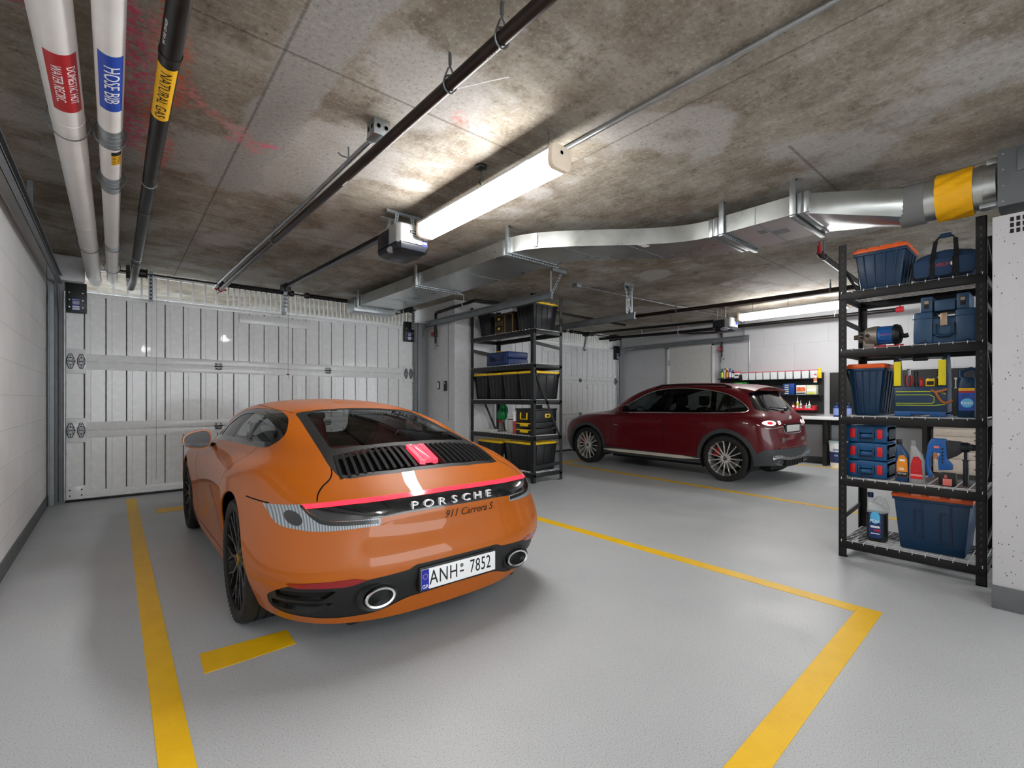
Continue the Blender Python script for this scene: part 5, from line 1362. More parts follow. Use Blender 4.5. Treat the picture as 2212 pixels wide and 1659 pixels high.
def sideg(y, z, off=0.):
    p, n = hit(bvhg, (3, y, z), (-1, 0, 0)); return (Vector(p)+Vector(n)*off*(1 if n.x > 0 else -1)) if p else Vector((.9, y, z))
def rearg(x, z, off=0.):
    p, n = hit(bvhg, (abs(x)+1e-4, -4, z), (0, 1, 0)); p = p or Vector((abs(x), -.8, z)); return Vector((x, p.y-off, z))
RG, FG = (0., .36), (fy(2.729), .36)
for (yy, zz) in (RG, FG):
    cut(bmg, [(yy+.468*math.cos(2*PI*k/44), zz+.468*math.sin(2*PI*k/44)) for k in range(44)], 'side', 2, lambda c, n: c.x > .5 and c.z < 1)
    cut(bmg, [(yy+.405*math.cos(2*PI*k/44), zz+.405*math.sin(2*PI*k/44)) for k in range(44)], 'side', 99, lambda c, n: c.x > .5 and c.z < 1)
lay = bmg.faces.layers.int['reg']; bmesh.ops.delete(bmg, geom=[f for f in bmg.faces if f[lay] == 99], context='FACES')
cut(bmg, [(.35, .2), (2.5, .2), (2.5, .37), (.35, .34)], 'side', 2, lambda c, n: c.x > .5, (0,))
cut(bmg, [(-1.2, .2), (-.34, .2), (-.38, .42), (-.46, .47), (-.55, .53), (-1.2, .545)], 'side', 2, lambda c, n: c.y < -.2, (0,))
SWG = smooth_poly([(2.06, 1.048), (1.2, 1.052), (.4, 1.062), (-.26, 1.085), (-.37, 1.11), (-.36, 1.15), (-.20, 1.265), (.08, 1.385), (.45, 1.455), (.85, 1.482), (1.2, 1.46), (1.5, 1.375), (1.8, 1.215)], 5); SWG = FP(SWG)
gcond = lambda c, n: c.x > .45 and c.z > 1.0
cut(bmg, SWG, 'side', 3, gcond); SGG = inset_poly(SWG, .018); cut(bmg, SGG, 'side', 4, gcond, (3,))
for pol in ([(.99, 1.0), (1.10, 1.0), (.98, 1.6), (.88, 1.6)], [(.14, 1.0), (.20, 1.0), (.02, 1.6), (-.06, 1.6)], [(1.78, 1.0), (1.81, 1.0), (1.70, 1.6), (1.67, 1.6)], [(-.06, 1.0), (-.03, 1.0), (-.05, 1.6), (-.08, 1.6)]): cut(bmg, FP(pol), 'side', 3, gcond, (4,))
cut(bmg, [(a, fy(c_)) for a, c_ in [(-.02, 2.60)]+round_poly([(.3, 2.57), (.56, 2.46), (.62, 2.30), (.475, 1.78), (.25, 1.84)], .04)+[(-.02, 1.87)]], 'top', 5, lambda c, n: c.z > .95 and c.y > 1.5)
rc = lambda c, n: c.y < -.02 and c.z > .9
cut(bmg, round_poly([(-.02, 1.43, 0), (.56, 1.425, .02), (.70, 1.135, .06), (.62, 1.105, .04), (-.02, 1.100, 0)], .02), 'rear', 3, rc, (0,))
cut(bmg, round_poly([(-.02, 1.415, 0), (.46, 1.41, .02), (.575, 1.15, .05), (-.02, 1.125, 0)], .02), 'rear', 6, rc, (3,))
lc = lambda c, n: c.y < -.15
cut(bmg, round_poly([(.37, .965, .01), (.60, .982, .02), (.845, .975, .02), (.83, .925, .03), (.72, .862, .05), (.39, .878, .02)], .02), 'rear', 7, lc, (0,))
fc = lambda c, n: c.y > 2.6
cut(bmg, round_poly([(.50, .86, .02), (.86, .93, .04), (.80, .78, .04), (.55, .77, .03)], .02), 'rear', 8, fc, (0,))
cut(bmg, round_poly([(-.02, .88, 0), (.42, .86, .04), (.47, .72, .04), (.36, .58, .04), (-.02, .57, 0)], .02), 'rear', 9, fc, (0,))
cut(bmg, [(-.02, .46), (.75, .46), (.8, .2), (-.02, .2)], 'rear', 2, fc, (0,))
for L in ([(1.06, 1.04), (1.05, .7), (1.03, .38)], smooth_poly([(.30, 1.05), (.30, .85), (.44, .62), (.46, .36)], 4, False), [(2.12, .98), (2.16, .7), (2.10, .38)]):
    cut_line(bmg, FP(L), .007, 'side', 20, lambda c, n: c.x > .5, (0,))
bmg.normal_update()
region_obj(bmg, (0,), 'body_shell', m_wine, TG, thick=.014)
split_loose(region_obj(bmg, (20,), 'panel_gap', m_well, TG, push=-.006))
region_obj(bmg, (2,), 'cladding', m_cgrey, TG, push=.004, thick=.01)
region_obj(bmg, (3,), 'window_surround', m_cblack, TG)
for s in (1, -1): region_obj(bmg, (4,), 'side_window', m_sglass, TG, sides=(s,), push=-.004)
region_obj(bmg, (5,), 'windscreen', m_sglass, TG, push=-.003)
region_obj(bmg, (6,), 'rear_window', m_sglass, TG, push=-.003)
region_obj(bmg, (9,), 'front_grille', m_cblack, TG)
m_silver = M('satin_silver', '#d9dadb', .2, .9, var=.03); m_dredlens = M('dark_red_lens', '#5a0c12', .12, coat=.7, var=0)
m_lit = M('lit_lamp_white', '#fff4f2', .3, emit='#fff2ee', estr=.45, var=0); m_litred = M('lit_lamp_red', '#e01020', .3, emit='#ff2030', estr=.25, var=0)
for s in (1, -1):
    region_obj(bmg, (8,), 'headlamp', m_lampgrey, TG, sides=(s,), push=.002)
    tl = region_obj(bmg, (7,), 'tail_lamp', m_dredlens, TG, sides=(s,), push=.002)
    def ringpart(cx, cz, rx, rz, t, hx, hz, nm, mt, half=False):
        b = B(); n = 28; o, i_ = [], []
        for k in range(n):
            a = 2*PI*k/n; c_, s_ = math.cos(a), math.sin(a)
            if half and c_ > 0: c_ = c_*.35
            o.append(rearg(s*(cx+rx*c_), cz+rz*s_, .006)); i_.append(rearg(s*(cx+hx*c_), cz+hz*s_, .006))
        b.rings([o, i_], True, False, False); return b.obj(nm, mt, tl)
    ringpart(.665, .930, .125, .038, 0, .055, .022, 'light_ring', m_lit); ringpart(.665, .930, .055, .022, 0, .001, .001, 'lamp_core', m_litred)
    ringpart(.455, .930, .062, .030, 0, .030, .015, 'light_ring', m_lit, True); ringpart(.455, .930, .030, .015, 0, .001, .001, 'lamp_core', m_litred, True)
# chrome outline of the side windows, sill strip, lamp underline
for s in (1, -1):
    b = B(); P = [sideg(y, z, .004) for y, z in SWG[::1]]; P = [Vector((s*p.x, p.y, p.z)) for p in P]; b.tube(P, .0085, 6, closed=True); b.obj('chrome_window_line', m_silver, TG)
    b = B(); rings = []
    for k in range(21):
        y = .42+2.0*k/20; t_ = min(1, k/3.) if k < 10 else min(1, (20-k)/3.+.15); p = sideg(y, .315, .012); h_ = .026*max(.15, t_)
        rings.append([(s*(p.x-.01), y, .315-h_), (s*(p.x+.012), y, .315-h_), (s*(p.x+.012), y, .315+h_), (s*(p.x-.01), y, .315+h_)])
    b.rings(rings); b.obj('sill_strip', M('polished_sill_strip', '#f4ecd8', .2, .4, var=0), TG)
    b = B(); b.tube([rearg(s*x, z, .004) for x, z in ((.845, .91), (.74, .848), (.56, .852), (.38, .868), (.34, .87), (.325, .80), (.30, .77))], .006, 6); b.obj('chrome_lamp_line', m_silver, TG)
    b = B(); P = []
    for k in range(12):
        y = 1.42-1.40*k/11; p, n_ = hit(bvhg, (.625-.02*abs(k-5)/6, y, 4), (0, 0, -1)); P.append((s*p.x, y, p.z+(.03 if 0 < k < 11 else .0)))
    b.tube(P, .016, 8); b.obj('roof_rail', m_cblack, TG)
    b = B(); b.prism([(2.03, .80), (2.11, .806), (2.17, .815), (2.12, .795)], .905, .918, 'x'); bb = b.obj('fender_badge', m_silver, TG)
    if s < 0: bb.scale.x = -1
    for yd in (.50, 1.22):
        p = sideg(yd, .93, .0); b = B(); b.tube([(s*(p.x-.005), yd+.1, .93), (s*(p.x+.03), yd+.07, .932), (s*(p.x+.03), yd-.07, .935), (s*(p.x-.005), yd-.1, .935)], .011, 8); b.obj('door_handle', m_wine, TG)
    mr = thing('door_mirror', None, None); mr.parent = TG
    b = B(); rings = []
    for y, k in ((1.83, 1.0), (1.86, 1.02), (1.92, .9), (1.97, .5), (1.985, .15)):
        rings.append([(s*(.985+.105*k*math.copysign(abs(math.cos(a))**.7, math.cos(a))), y, 1.10+.075*k*math.copysign(abs(math.sin(a))**.7, math.sin(a))) for a in (2*PI*q/20 for q in range(20))])
    b.rings(rings); b.beam((s*.82, 1.90, 1.05), (s*.92, 1.90, 1.07), .08, .03); b.obj('mirror_shell', m_wine, mr)
    b = B(); b.prism(rrect(-.09, .09, -.062, .062, .03), 1.822, 1.831, 'y'); g = b.obj('mirror_glass', m_cblack, mr, loc=(s*.985, 0, 1.10))
# roof spoiler
b = B(); rings = []
for k in range(13):
    x = -.60+1.2*k/12; e = 1-(abs(x)/.60)**4; yf, yr = -.06, -.33-.02*(1-(x/.6)**2); zt = 1.50+.02*(1-(x/.6)**2)
    p, n_ = hit(bvhg, (abs(x)+1e-3, yf, 4), (0, 0, -1)); zf = p.z if p else zt
    rings.append([(x, yf, zf-.012), (x, yf, zf+.006), (x, -.2, zf-.015), (x, yr, zf-.048), (x, yr+.01, zf-.068), (x, -.2, zf-.075)])
b.rings(rings); b.obj('roof_spoiler', m_wine, TG)
b = B(); b.box(-.42, .42, -.34, -.31, 1.432, 1.446, .003); b.obj('high_brake_lamp', m_redref, TG)
# tailgate: plate, recess line, badges, wiper, diffuser
b = B(); c = rearg(0, .83)
b.prism(rrect(-.31, .31, .775, .905, .02), c.y-.006, c.y+.05, 'y'); b.obj('plate_recess', m_cblack, TG)
b = B(); b.box(-.25, .25, c.y-.014, c.y-.006, .785, .885, .003); b.obj('number_plate', M('blank_plate', '#c9cac6', .4), TG)
b = B(); b.tube([rearg(x, z, .006) for x, z in ((-.33, .79), (-.26, .755), (.26, .755), (.33, .79))], .007, 6); b.obj('chrome_tailgate_line', m_silver, TG)
b = B(); q = rearg(0, .98, .004); b.lathe([(.052, -.004), (.055, .0), (.045, .004), (.045, 0)], 24, (0, q.y, .98), 'y')
for k in range(3): a = PI/2+2*PI*k/3; b.beam((0, q.y-.002, .98), (.047*math.cos(a), q.y-.002, .98+.047*math.sin(a)), .008, .006, (0, 1, 0))
b.obj('tail_emblem', m_chrome, TG)
b = B(); q = rearg(0, .65)
for k, h_ in enumerate((.05, .05, .05)): b.box(.28+.055*k, .31+.055*k, rearg(.3+.055*k, .66).y-.006, rearg(.3+.055*k, .66).y, .635, .635+h_)
b.box(-.46, -.36, rearg(-.4, .66).y-.006, rearg(-.4, .66).y, .63, .70); b.obj('tail_badges', m_silver, TG)
b = B(); b.tube([rearg(x, .545, .004) for x in (-.55, -.3, 0, .3, .55)], .012, 6); b.obj('tailgate_sill', m_wine, TG)
b = B(); p0 = rearg(.02, 1.13, .02); b.cyl(p0, p0+Vector((0, -.03, .0)), .025, 12); b.beam(p0+Vector((0, -.03, 0)), rearg(-.40, 1.165, .025), .018, .014); b.box(-.03, .05, p0.y-.05, p0.y-.02, 1.10, 1.15, .008); b.obj('rear_wiper', m_cblack, TG)
b = B()
L = [rearg(x, z, .014) for x, z in ((-.66, .40), (-.55, .425), (-.42, .40), (-.2, .375), (.2, .375), (.42, .40), (.55, .425), (.66, .40))]
for i in range(len(L)-1): b.beam(L[i], L[i+1], .02, .045)
b.obj('silver_diffuser_trim', m_silver, TG)
for s in (1, -1):
    b = B(); b.prism([(s*x, z) for x, z in ((.36, .425), (.60, .455), (.70, .44), (.62, .40), (.50, .395))], rearg(.56, .43).y-.028, rearg(.56, .43).y+.05, 'y', .006); b.obj('silver_corner_fin', m_silver, TG)
    b = B(); xx, yy, zz = s*.46, rearg(.46, .33).y, .325
    b.rings([[(xx+rx*math.cos(2*PI*k/24), y, zz+rz*math.sin(2*PI*k/24)) for k in range(24)] for rx, rz, y in ((.10, .035, yy+.1), (.105, .04, yy-.02), (.095, .032, yy-.022), (.09, .028, yy+.06))]); b.obj('exhaust_trim', m_chrome, TG)
b = B(); b.box(-.36, .36, -.68, -.50, .275, .36, .01); b.obj('diffuser', m_well, TG)
b = B()
for k in range(7): b = B(); x = -.30+.1*k; b.box(x-.012, x+.012, -.70, -.55, .27, .35, .004); b.obj('diffuser_fin', m_cmatte, TG)
MG = dict(rim=M('silver_rim', '#e4e3e0', .25, .55, var=.03), spoke=M('silver_spoke', '#e2dfda', .25, .55, var=.05), cap=m_cblack, emb=m_chrome, cal=M('red_brake_caliper', '#b3101c', .35))
for s in (-1, 1):
    wheel(TG, s*.79, RG[0], RG[1], s, .36, .24, .285, 'multi', MG); wheel(TG, s*.79, FG[0], FG[1], s, .36, .24, .285, 'multi', MG)
wheel_well(TG, RG[0], RG[1], .408, .54, .895); wheel_well(TG, FG[0], FG[1], .408, .54, .885)
b = B(); b.box(-.80, .80, .46, 2.28, .19, .34, .02); b.box(-.55, .55, -.55, 3.45, .20, .34, .02); b.obj('underbody', m_well, TG)
# cabin
b = B(); b.prism([(2.45, .6), (1.95, .85), (1.98, 1.0), (2.45, 1.02)], -.70, .70, 'x', .03); b.box(-.78, .78, -.2, 2.2, .36, .42); b.box(-.80, -.74, -.3, 2.1, .4, 1.0, .02); b.box(.74, .80, -.3, 2.1, .4, 1.0, .02); b.box(-.66, .66, -.48, -.2, .5, 1.0, .03); b.obj('cabin_trim', m_dash, TG)
m_suvseat = M('black_seat_fabric', '#191919', .75)
def suv_seat(cx, y, w, hr):
    st = thing('seat', None, None); st.parent = TG
    b = B(); rings = []
    for (dy, z, hw, th) in ((.10, .55, w, .10), (.0, .78, w*1.03, .09), (-.08, 1.0, w*.96, .08), (-.115, 1.12, w*.75, .06), (-.12, 1.145, w*.3, .03)):
        rings.append([(cx+hw*math.copysign(abs(math.cos(a))**.5, math.cos(a)), y+dy+th*math.copysign(abs(math.sin(a))**.6, math.sin(a)), z) for a in (2*PI*k/20 for k in range(20))])
    b.rings(rings); b.obj('seat_back', m_suvseat, st)
    b = B(); b.box(cx-w, cx+w, y+.05, y+.60, .42, .60, .06, 3); b.obj('seat_cushion', m_suvseat, st)
    for hx in hr:
        b = B(); b.prism(rrect(hx-.12, hx+.12, 1.17, 1.35, .06), y-.17, y-.07, 'y', .03, 3)
        for q in (-.05, .05): b.cyl((hx+q, y-.12, 1.10), (hx+q, y-.12, 1.2), .007, 6)
        b.obj('head_rest', m_suvseat, st)
suv_seat(-.38, 1.15, .25, (-.38,)); suv_seat(.38, 1.15, .25, (.38,)); suv_seat(0, .28, .66, (-.42, .42))
b = B(); cw = Vector((-.38, 1.88, .98)); ax = Vector((0, -.9, .43)).normalized(); u_ = Vector((1, 0, 0)); v_ = ax.cross(u_)
b.tube([cw+u_*.18*math.cos(2*PI*k/28)+v_*.18*math.sin(2*PI*k/28) for k in range(28)], .015, 8, closed=True); b.beam(cw-u_*.17, cw+u_*.17, .03, .02, ax); b.beam(cw, cw-ax*.2, .06, .06); b.obj('steering_wheel', m_cmatte, TG)
b = B(); b.prism(rrect(-.12, .12, 1.36, 1.42, .02), 1.72, 1.75, 'y'); b.cyl((0, 1.75, 1.39), (0, 1.83, 1.43), .01, 8); b.obj('inner_mirror', m_cmatte, TG)
bmg.free()
# ================================================================ STEEL RACKS AND WHAT STANDS ON THEM
m_rackk = M('black_rack_steel', '#121213', .5, .2, bump=.05, bscale=200)
m_rackg = M('charcoal_rack_steel', '#242527', .45, .3, bump=.05, bscale=200)
m_slot = M('post_slot_grey', '#37393b', .6)
m_wire = M('white_wire_deck', '#dcdedf', .4)
def rack(label, x0, x1, y0, y1, H, levels, mat, post=.055, bh=.062):
    t = thing('storage_rack', label, 'shelf rack', (x0, y0, 0)); W, L = x1-x0, y1-y0; th = .004
    for (px, sx_) in ((0, 1), (W, -1)):
        for (py, sy_) in ((0, 1), (L, -1)):
            b = B(); b.box(min(px, px+sx_*post), max(px, px+sx_*post), min(py, py+sy_*th), max(py, py+sy_*th), 0, H); b.box(min(px, px+sx_*th), max(px, px+sx_*th), min(py, py+sy_*post), max(py, py+sy_*post), 0, H)
            b.box(min(px, px+sx_*post), max(px, px+sx_*post), min(py, py+sy_*post), max(py, py+sy_*post), 0, .006)
            b.mi = 1; z = .12
            while z < H-.05:
                b.box(min(px+sx_*(post*.42), px+sx_*(post*.58)), max(px+sx_*(post*.42), px+sx_*(post*.58)), py-sy_*.0006 if sy_ > 0 else py-.001, py+.0006, z, z+.022)
                b.box(px-.0006, px+.0006, min(py+sy_*(post*.42), py+sy_*(post*.58)), max(py+sy_*(post*.42), py+sy_*(post*.58)), z, z+.022); z += .05
            b.obj('post', [mat, m_slot], t)
    for z in levels:
        for px in (0, W):
            b = B(); s = 1 if px == 0 else -1
            b.box(min(px-s*.004, px+s*.03), max(px-s*.004, px+s*.03), .008, L-.008, z-bh, z, .003); b.box(min(px+s*.028, px+s*.05), max(px+s*.028, px+s*.05), .01, L-.01, z-bh, z-.014, .002)
            b.obj('long_beam', mat, t)
        for py in (0, L):
            b = B(); s = 1 if py == 0 else -1
            b.box(.008, W-.008, min(py, py+s*.025), max(py, py+s*.025), z-bh*.9, z-.008, .003); b.obj('cross_beam', mat, t)
        b = B(); n = int(W/.055)
        for k in range(n+1):
            x = .012+(W-.024)*k/n; b.box(x-.0022, x+.0022, .006, L-.006, z-.001, z+.0032)
        n = int(L/.075)
        for k in range(n+1):
            y = .02+(L-.04)*k/n; b.box(-.005, W+.005, y-.0026, y+.0026, z+.003, z+.0082)
            for xx in (-.0075, W+.0035): b.box(xx, xx+.003, y-.002, y+.002, z-.010, z+.006)
        b.obj('wire_deck', m_wire, t, smooth=False)
    return t
LV = (.135, .648, 1.155, 1.70, 2.17)
RKR = rack('tall black steel rack at the right, stocked with blue tool boxes', 4.58, 5.20, .355, 1.22, 2.565, LV, m_rackk)
for py in (.004, .861):
    b = B(); b.beam((.03, py, .30), (.60, py, .34), .012, .04); b.beam((.03, py, .72), (.60, py, 1.1), .008, .035); b.beam((.60, py, 1.24), (.03, py, 1.66), .008, .035); b.beam((.03, py, 1.95), (.6, py, 1.93), .012, .04); b.beam((.03, py, 2.42), (.60, py, 2.25), .008, .035); split_loose(b.obj('end_brace', m_rackk, RKR))
LW = (.155, .72, 1.28, 1.84, 2.37)
RKL = rack('tall charcoal rack between the cars with yellow-lidded black totes', 4.88, 5.52, 5.26, 6.90, 2.915, LW, m_rackg, .06, .075)
for py in (.004, 1.636):
    b = B(); b.beam((.04, py, 1.74), (.60, py, .66), .008, .035); b.beam((.03, py, 2.16), (.61, py, 2.10), .010, .05); b.beam((.03, py, .24), (.61, py, .27), .01, .05); split_loose(b.obj('end_brace', m_rackg, RKL))
m_navy = M('navy_plastic', '#0d3150', .42, var=.05); m_navy2 = M('steel_blue_plastic', '#264868', .45, var=.05); m_orl = M('orange_lid', '#d9581a', .42); m_blk = M('black_tub_plastic', '#1f2022', .42, var=.06); m_yll = M('yellow_lid', '#f0c512', .42)
m_lat = M('salmon_latch', '#ef8a63', .45)
def tote(loc, lx, ly, h, label, mb, ml, latch=None, marks=False, rz=0., group=None, ribs=4):
    """tapered tub with a lipped lid; lx along x, ly along y"""
    t = thing('storage_tote', label, 'storage box', loc, rz, group); hx, hy = lx/2, ly/2; tp = .035
    b = B(); b.taper(-hx+.012, hx-.012, -hy+.012, hy-.012, 0, h-.03, tp*.8, tp, .012, 2)
    b.box(-hx+.004, hx-.004, -hy+.004, hy-.004, h-.055, h-.032, .004)
    for k in range(ribs):
        f = (k+.5)/ribs*2-1
        for s in (-1, 1):
            y = f*(hy-.03); b.beam((s*(hx-.012-tp*.8+.001), y*(1-tp/hy), .02), (s*(hx-.010), y, h-.055), .007, .010, (s, 0, 0))
            x = f*(hx-.03); b.beam((x*(1-tp/hx), s*(hy-.012-tp+.001), .02), (x, s*(hy-.010), h-.055), .007, .010, (0, s, 0))
    b.obj('tub', mb, t)
    b = B(); b.box(-hx, hx, -hy, hy, h-.034, h-.004, .006); b.box(-hx+.03, hx-.03, -hy+.03, hy-.03, h-.006, h+.004, .004)
    for k in range(4):
        f = (k+.5)/4*2-1
        for s in (-1, 1): b.box(f*hx*.9-.03, f*hx*.9+.03, s*(hy-.012)-.010, s*(hy-.012)+.010, h-.008, h+.003, .003); b.box(s*(hx-.012)-.010, s*(hx-.012)+.010, f*hy*.9-.03, f*hy*.9+.03, h-.008, h+.003, .003)
    b.obj('lid', ml, t)
    if latch:
        for f in (-.6, -.1, .35):
            b = B(); b.box(-hx-.004, -hx+.02, f*hy-.03, f*hy+.03, h-.014, h+.006, .003); b.obj('lid_latch', latch, t)
    if marks:
        b = B(); xs = -hx+.012+.012
        for y0, y1, z0, z1 in ((.30, .42, .30, .12), (.06, .22, .36, .10), (-.34, -.22, .30, .08), (-.62, -.48, .38, .08)):
            for (p, q) in (((y1*hy, z0*h/.42), (y1*hy*1.0, z1*h/.42)), ((y1*hy, z0*h/.42), ((y1-.14)*hy, z0*h/.42)), ((y1*hy, z1*h/.42), ((y1+.14)*hy, z1*h/.42))):
                xo = lambda z: -hx+.012+tp*.8*(1-z/(h-.03))-.001
                b.beam((xo(p[1]), p[0], p[1]), (xo(q[1]), q[0], q[1]), .012, .008, (1, 0, 0))
        b.obj('moulded_rib', M('navy_rib', '#0a2440', .45), t)
    return t
def on(z): return z+.0085
# ------- right rack
tote((4.86, .965, on(LV[4])), .44, .35, .335, 'navy tote with an orange lid on the top shelf of the near rack', m_navy, m_orl, group='navy totes with orange lids')
tote((4.86, 1.055, on(LV[2])), .44, .255, .415, 'navy tote with an orange lid beside the open tool bag', m_navy, m_orl, group='navy totes with orange lids')
tote((4.89, .655, on(LV[0])), .52, .46, .432, 'large navy tote with orange lid on the bottom shelf', m_navy, m_orl, m_lat, True, group='navy totes with orange lids', ribs=0)
# duffel tool bag
m_bag = M('navy_bag_fabric', '#1d3a5a', .75, bump=.25, bscale=220); m_web = M('black_webbing', '#101214', .8, bump=.2, bscale=200)
t = thing('tool_bag', 'long navy duffel tool bag with a tall carry handle', 'bag', (4.84, .585, on(LV[4])))
b = B(); rings = []
for k in range(15):
    y = -.195+.39*k/14; e = 1-.10*abs(k-7)/7-(.35 if k in (0, 14) else .08 if k in (1, 13) else 0); sag = .012*math.cos(y*14)
    rings.append([(.15*e*math.copysign(abs(math.cos(a))**.55, math.cos(a)), y, .115+.115*e*math.copysign(abs(math.sin(a))**.6, math.sin(a))+(sag if math.sin(a) > .3 else 0)) for a in (2*PI*q/28 for q in range(28))])
b.rings(rings); b.obj('bag_body', m_bag, t)
for yc, hw in ((-.115, .055), (.01, .06), (.125, .055)):
    b = B(); b.prism([(yc+u, v) for u, v in rrect(-hw, hw, .03, .16, .02)], -.172, -.135, 'x', .008, 2); b.obj('outer_pocket', m_bag, t)
    b = B(); P = [(-.174, yc-hw, .16), (-.176, yc-hw, .05), (-.176, yc-hw+.02, .03), (-.176, yc+hw-.02, .03), (-.176, yc+hw, .05), (-.174, yc+hw, .16)]; b.tube(P, .005, 6); b.obj('pocket_piping', m_web, t)
b = B()
for x in (-.155,): 
    P = [(x-.02, -.065, .02), (x-.018, -.065, .15), (x+.03, -.062, .225), (x+.06, -.055, .31), (x+.075, -.03, .345), (x+.075, .03, .345), (x+.06, .055, .31), (x+.03, .062, .225), (x-.018, .065, .15), (x-.02, .065, .02)]
    for i in range(len(P)-1): b.beam(P[i], P[i+1], .008, .026, (0, 1, 0) if abs(P[i+1][1]-P[i][1]) < .02 else (1, 0, 0))
b.obj('carry_strap', m_web, t)
b = B(); b.tube([(-.08, -.03, .346), (-.08, .03, .346)], .018, 10); b.obj('handle_grip', m_bag, t)
text_obj('BOSCH', 'bag_logo', M('bag_logo_red', '#c23a4c', .6), t, .034, (-.1735, .022, .112), (PI/2, 0, -PI/2), .0006, sx=1.1)
b = B(); b.lathe([(.010, -.0006), (.013, -.0006), (.013, .0006), (.010, .0006)], 16, (-.1735, -.045, .112), 'x'); b.obj('bag_emblem', m_whitelab, t)
# grey and blue core motor
m_alu = M('cast_aluminium', '#8d857c', .5, .6, var=.15); m_bblue = M('bright_blue_plastic', '#0f5aa6', .4)
t = thing('drill_motor', 'grey and blue core-drill motor lying on the second shelf', 'power tool', (4.74, .985, on(LV[3])))
def lathe_y(name, prof, mat, z=.10): b = B(); b.lathe([(r, y) for r, y in prof], 24, (0, 0, z), 'y'); return b.obj(name, mat, t)
lathe_y('gear_head', [(.0, .165), (.02, .165), (.022, .13), (.045, .128), (.05, .09), (.072, .08), (.08, .02), (.082, .0), (0, 0)], m_alu)
b = B(); b.box(-.04, .04, .02, .10, 0, .08, .01); b.obj('gear_foot', m_alu, t)
b = B()
for y, z in ((.105, .09), (.105, .115), (.06, .10)): b.cyl((-.085, y, z), (-.05, y, z), .008 if y > .1 else .015, 10)
b.obj('port_hole', m_ink, t)
lathe_y('motor_housing', [(0, .0), (.074, .0), (.076, -.01), (.070, -.02), (.070, -.10), (0, -.10)], m_bblue)
b = B()
for k in range(8): a = PI/2+PI*k/8+.2; b.beam((.071*math.cos(a), -.02, .10+.071*math.sin(a)), (.071*math.cos(a), -.095, .10+.071*math.sin(a)), .006, .006)
b.obj('housing_rib', M('deep_blue_plastic', '#0a3d74', .45), t)
lathe_y('end_shell', [(0, -.10), (.082, -.10), (.084, -.115), (.07, -.14), (.04, -.15), (0, -.15)], m_black)
b = B(); b.tube([(0, -.14, .09), (0, -.165, .085), (0, -.185, .09)], .018, 10); b.obj('rear_grip', m_black, t)
b = B(); b.tube([(-.05, .03, .006), (-.08, -.04, .006), (-.07, -.10, .006), (-.08, -.17, .01)], .006, 8); b.box(-.085, -.06, -.06, -.02, .0, .02, .004); b.obj('power_cord', m_red, t)
text_obj('BOSCH', 'motor_logo', m_red, t, .018, (-.0708, -.055, .10), (PI/2, 0, -PI/2), .0005)
# steel-blue carry toolbox with crate on top
t = thing('toolbox', 'large steel-blue toolbox with side compartments and a carry grip', 'toolbox', (4.83, .585, on(LV[3])))
b = B(); b.box(-.15, .15, -.17, .17, 0, .20, .014); b.obj('box_body', m_navy2, t)
b = B()
for s in (-1, 1): b.box(-.165, .165, s*.117-.058, s*.117+.058, .0, .245, .018)
b.obj('side_bin', m_navy2, t)
b = B(); b.box(-.167, .167, -.178, .178, .192, .198, .002); b.obj('lid_seam', M('dark_navy_line', '#17304d', .5), t)  # thin band of darker navy along the lid joint
b = B()
for s in (-1, 1): b.box(-.168, -.160, s*.117-.025, s*.117+.025, .012, .03, .004)
b.obj('corner_foot', m_navy, t)
b = B(); b.beam((-.165, -.05, .15), (-.165, -.05, .075), .016, .016); b.beam((-.165, .05, .15), (-.165, .05, .075), .016, .016); b.tube([(-.168, -.05, .075), (-.172, -.03, .055), (-.172, .03, .055), (-.168, .05, .075)], .013, 8); b.obj('carry_grip', m_navy, t)
b = B(); b.box(-.168, -.155, -.02, .02, .13, .225, .004); b.obj('latch', M('brushed_tan_latch', '#a58f78', .4, .5), t)
t2 = thing('tool_tray', 'steel-blue handled tray stacked on the large steel-blue toolbox', 'tool tray', (4.83, .585, on(LV[3])+.245))
b = B(); b.box(-.13, .13, -.06, .06, .0, .085, .01); b.obj('tray_body', m_navy2, t2)
for s in (-1, 1):
    b = B(); b.box(-.14, .14, s*.10-.035, s*.10+.035, .0, .115, .008); b.mi = 1; b.box(-.1415, -.13, s*.10-.016, s*.10+.016, .025, .09, .003); b.mi = 2; b.box(-.143, -.138, s*.10-.013, s*.10+.013, .06, .085, .002); b.obj('end_pocket', [m_navy2, m_ink, M('tan_clip', '#9a8b78', .5)], t2)
# open-top tool bag with yellow straps
t = thing('tool_tote_bag', 'open navy tool bag with yellow straps and a bar handle', 'tool bag', (4.80, .725, on(LV[2])))
b = B(); b.box(-.12, .12, -.155, .155, .03, .23, .012); b.obj('bag_body', m_navy, t)
b = B(); b.box(-.125, .125, -.15, -.06, 0, .035, .005); b.box(-.125, .125, .05, .15, 0, .035, .005); b.box(-.12, .12, -.15, .15, .015, .04, .004); b.obj('base_tray', M('blue_base', '#16508c', .45), t)
m_yst = M('yellow_strap', '#e3d015', .55)
for s in (-1, 1):
    b = B(); b.beam((-.127, s*.125, .23), (-.03, s*.125, .455), .055, .008, (0, 1, 0)) if 0 else None
    b.box(-.129, -.121, s*.13-.022, s*.13+.022, .235, .425, .003); b.obj('yellow_strap', m_yst, t)
    b = B(); b.prism([(-.12, .22), (.12, .22), (.03, .46), (-.03, .47), (-.11, .445)], s*.135-.012+.01*s, s*.135+.012+.01*s, 'y', .004); b.obj('end_panel', m_navy, t)
b = B(); b.cyl((-.08, -.13, .445), (-.08, .13, .445), .010, 10); b.obj('handle_bar', m_rod, t)
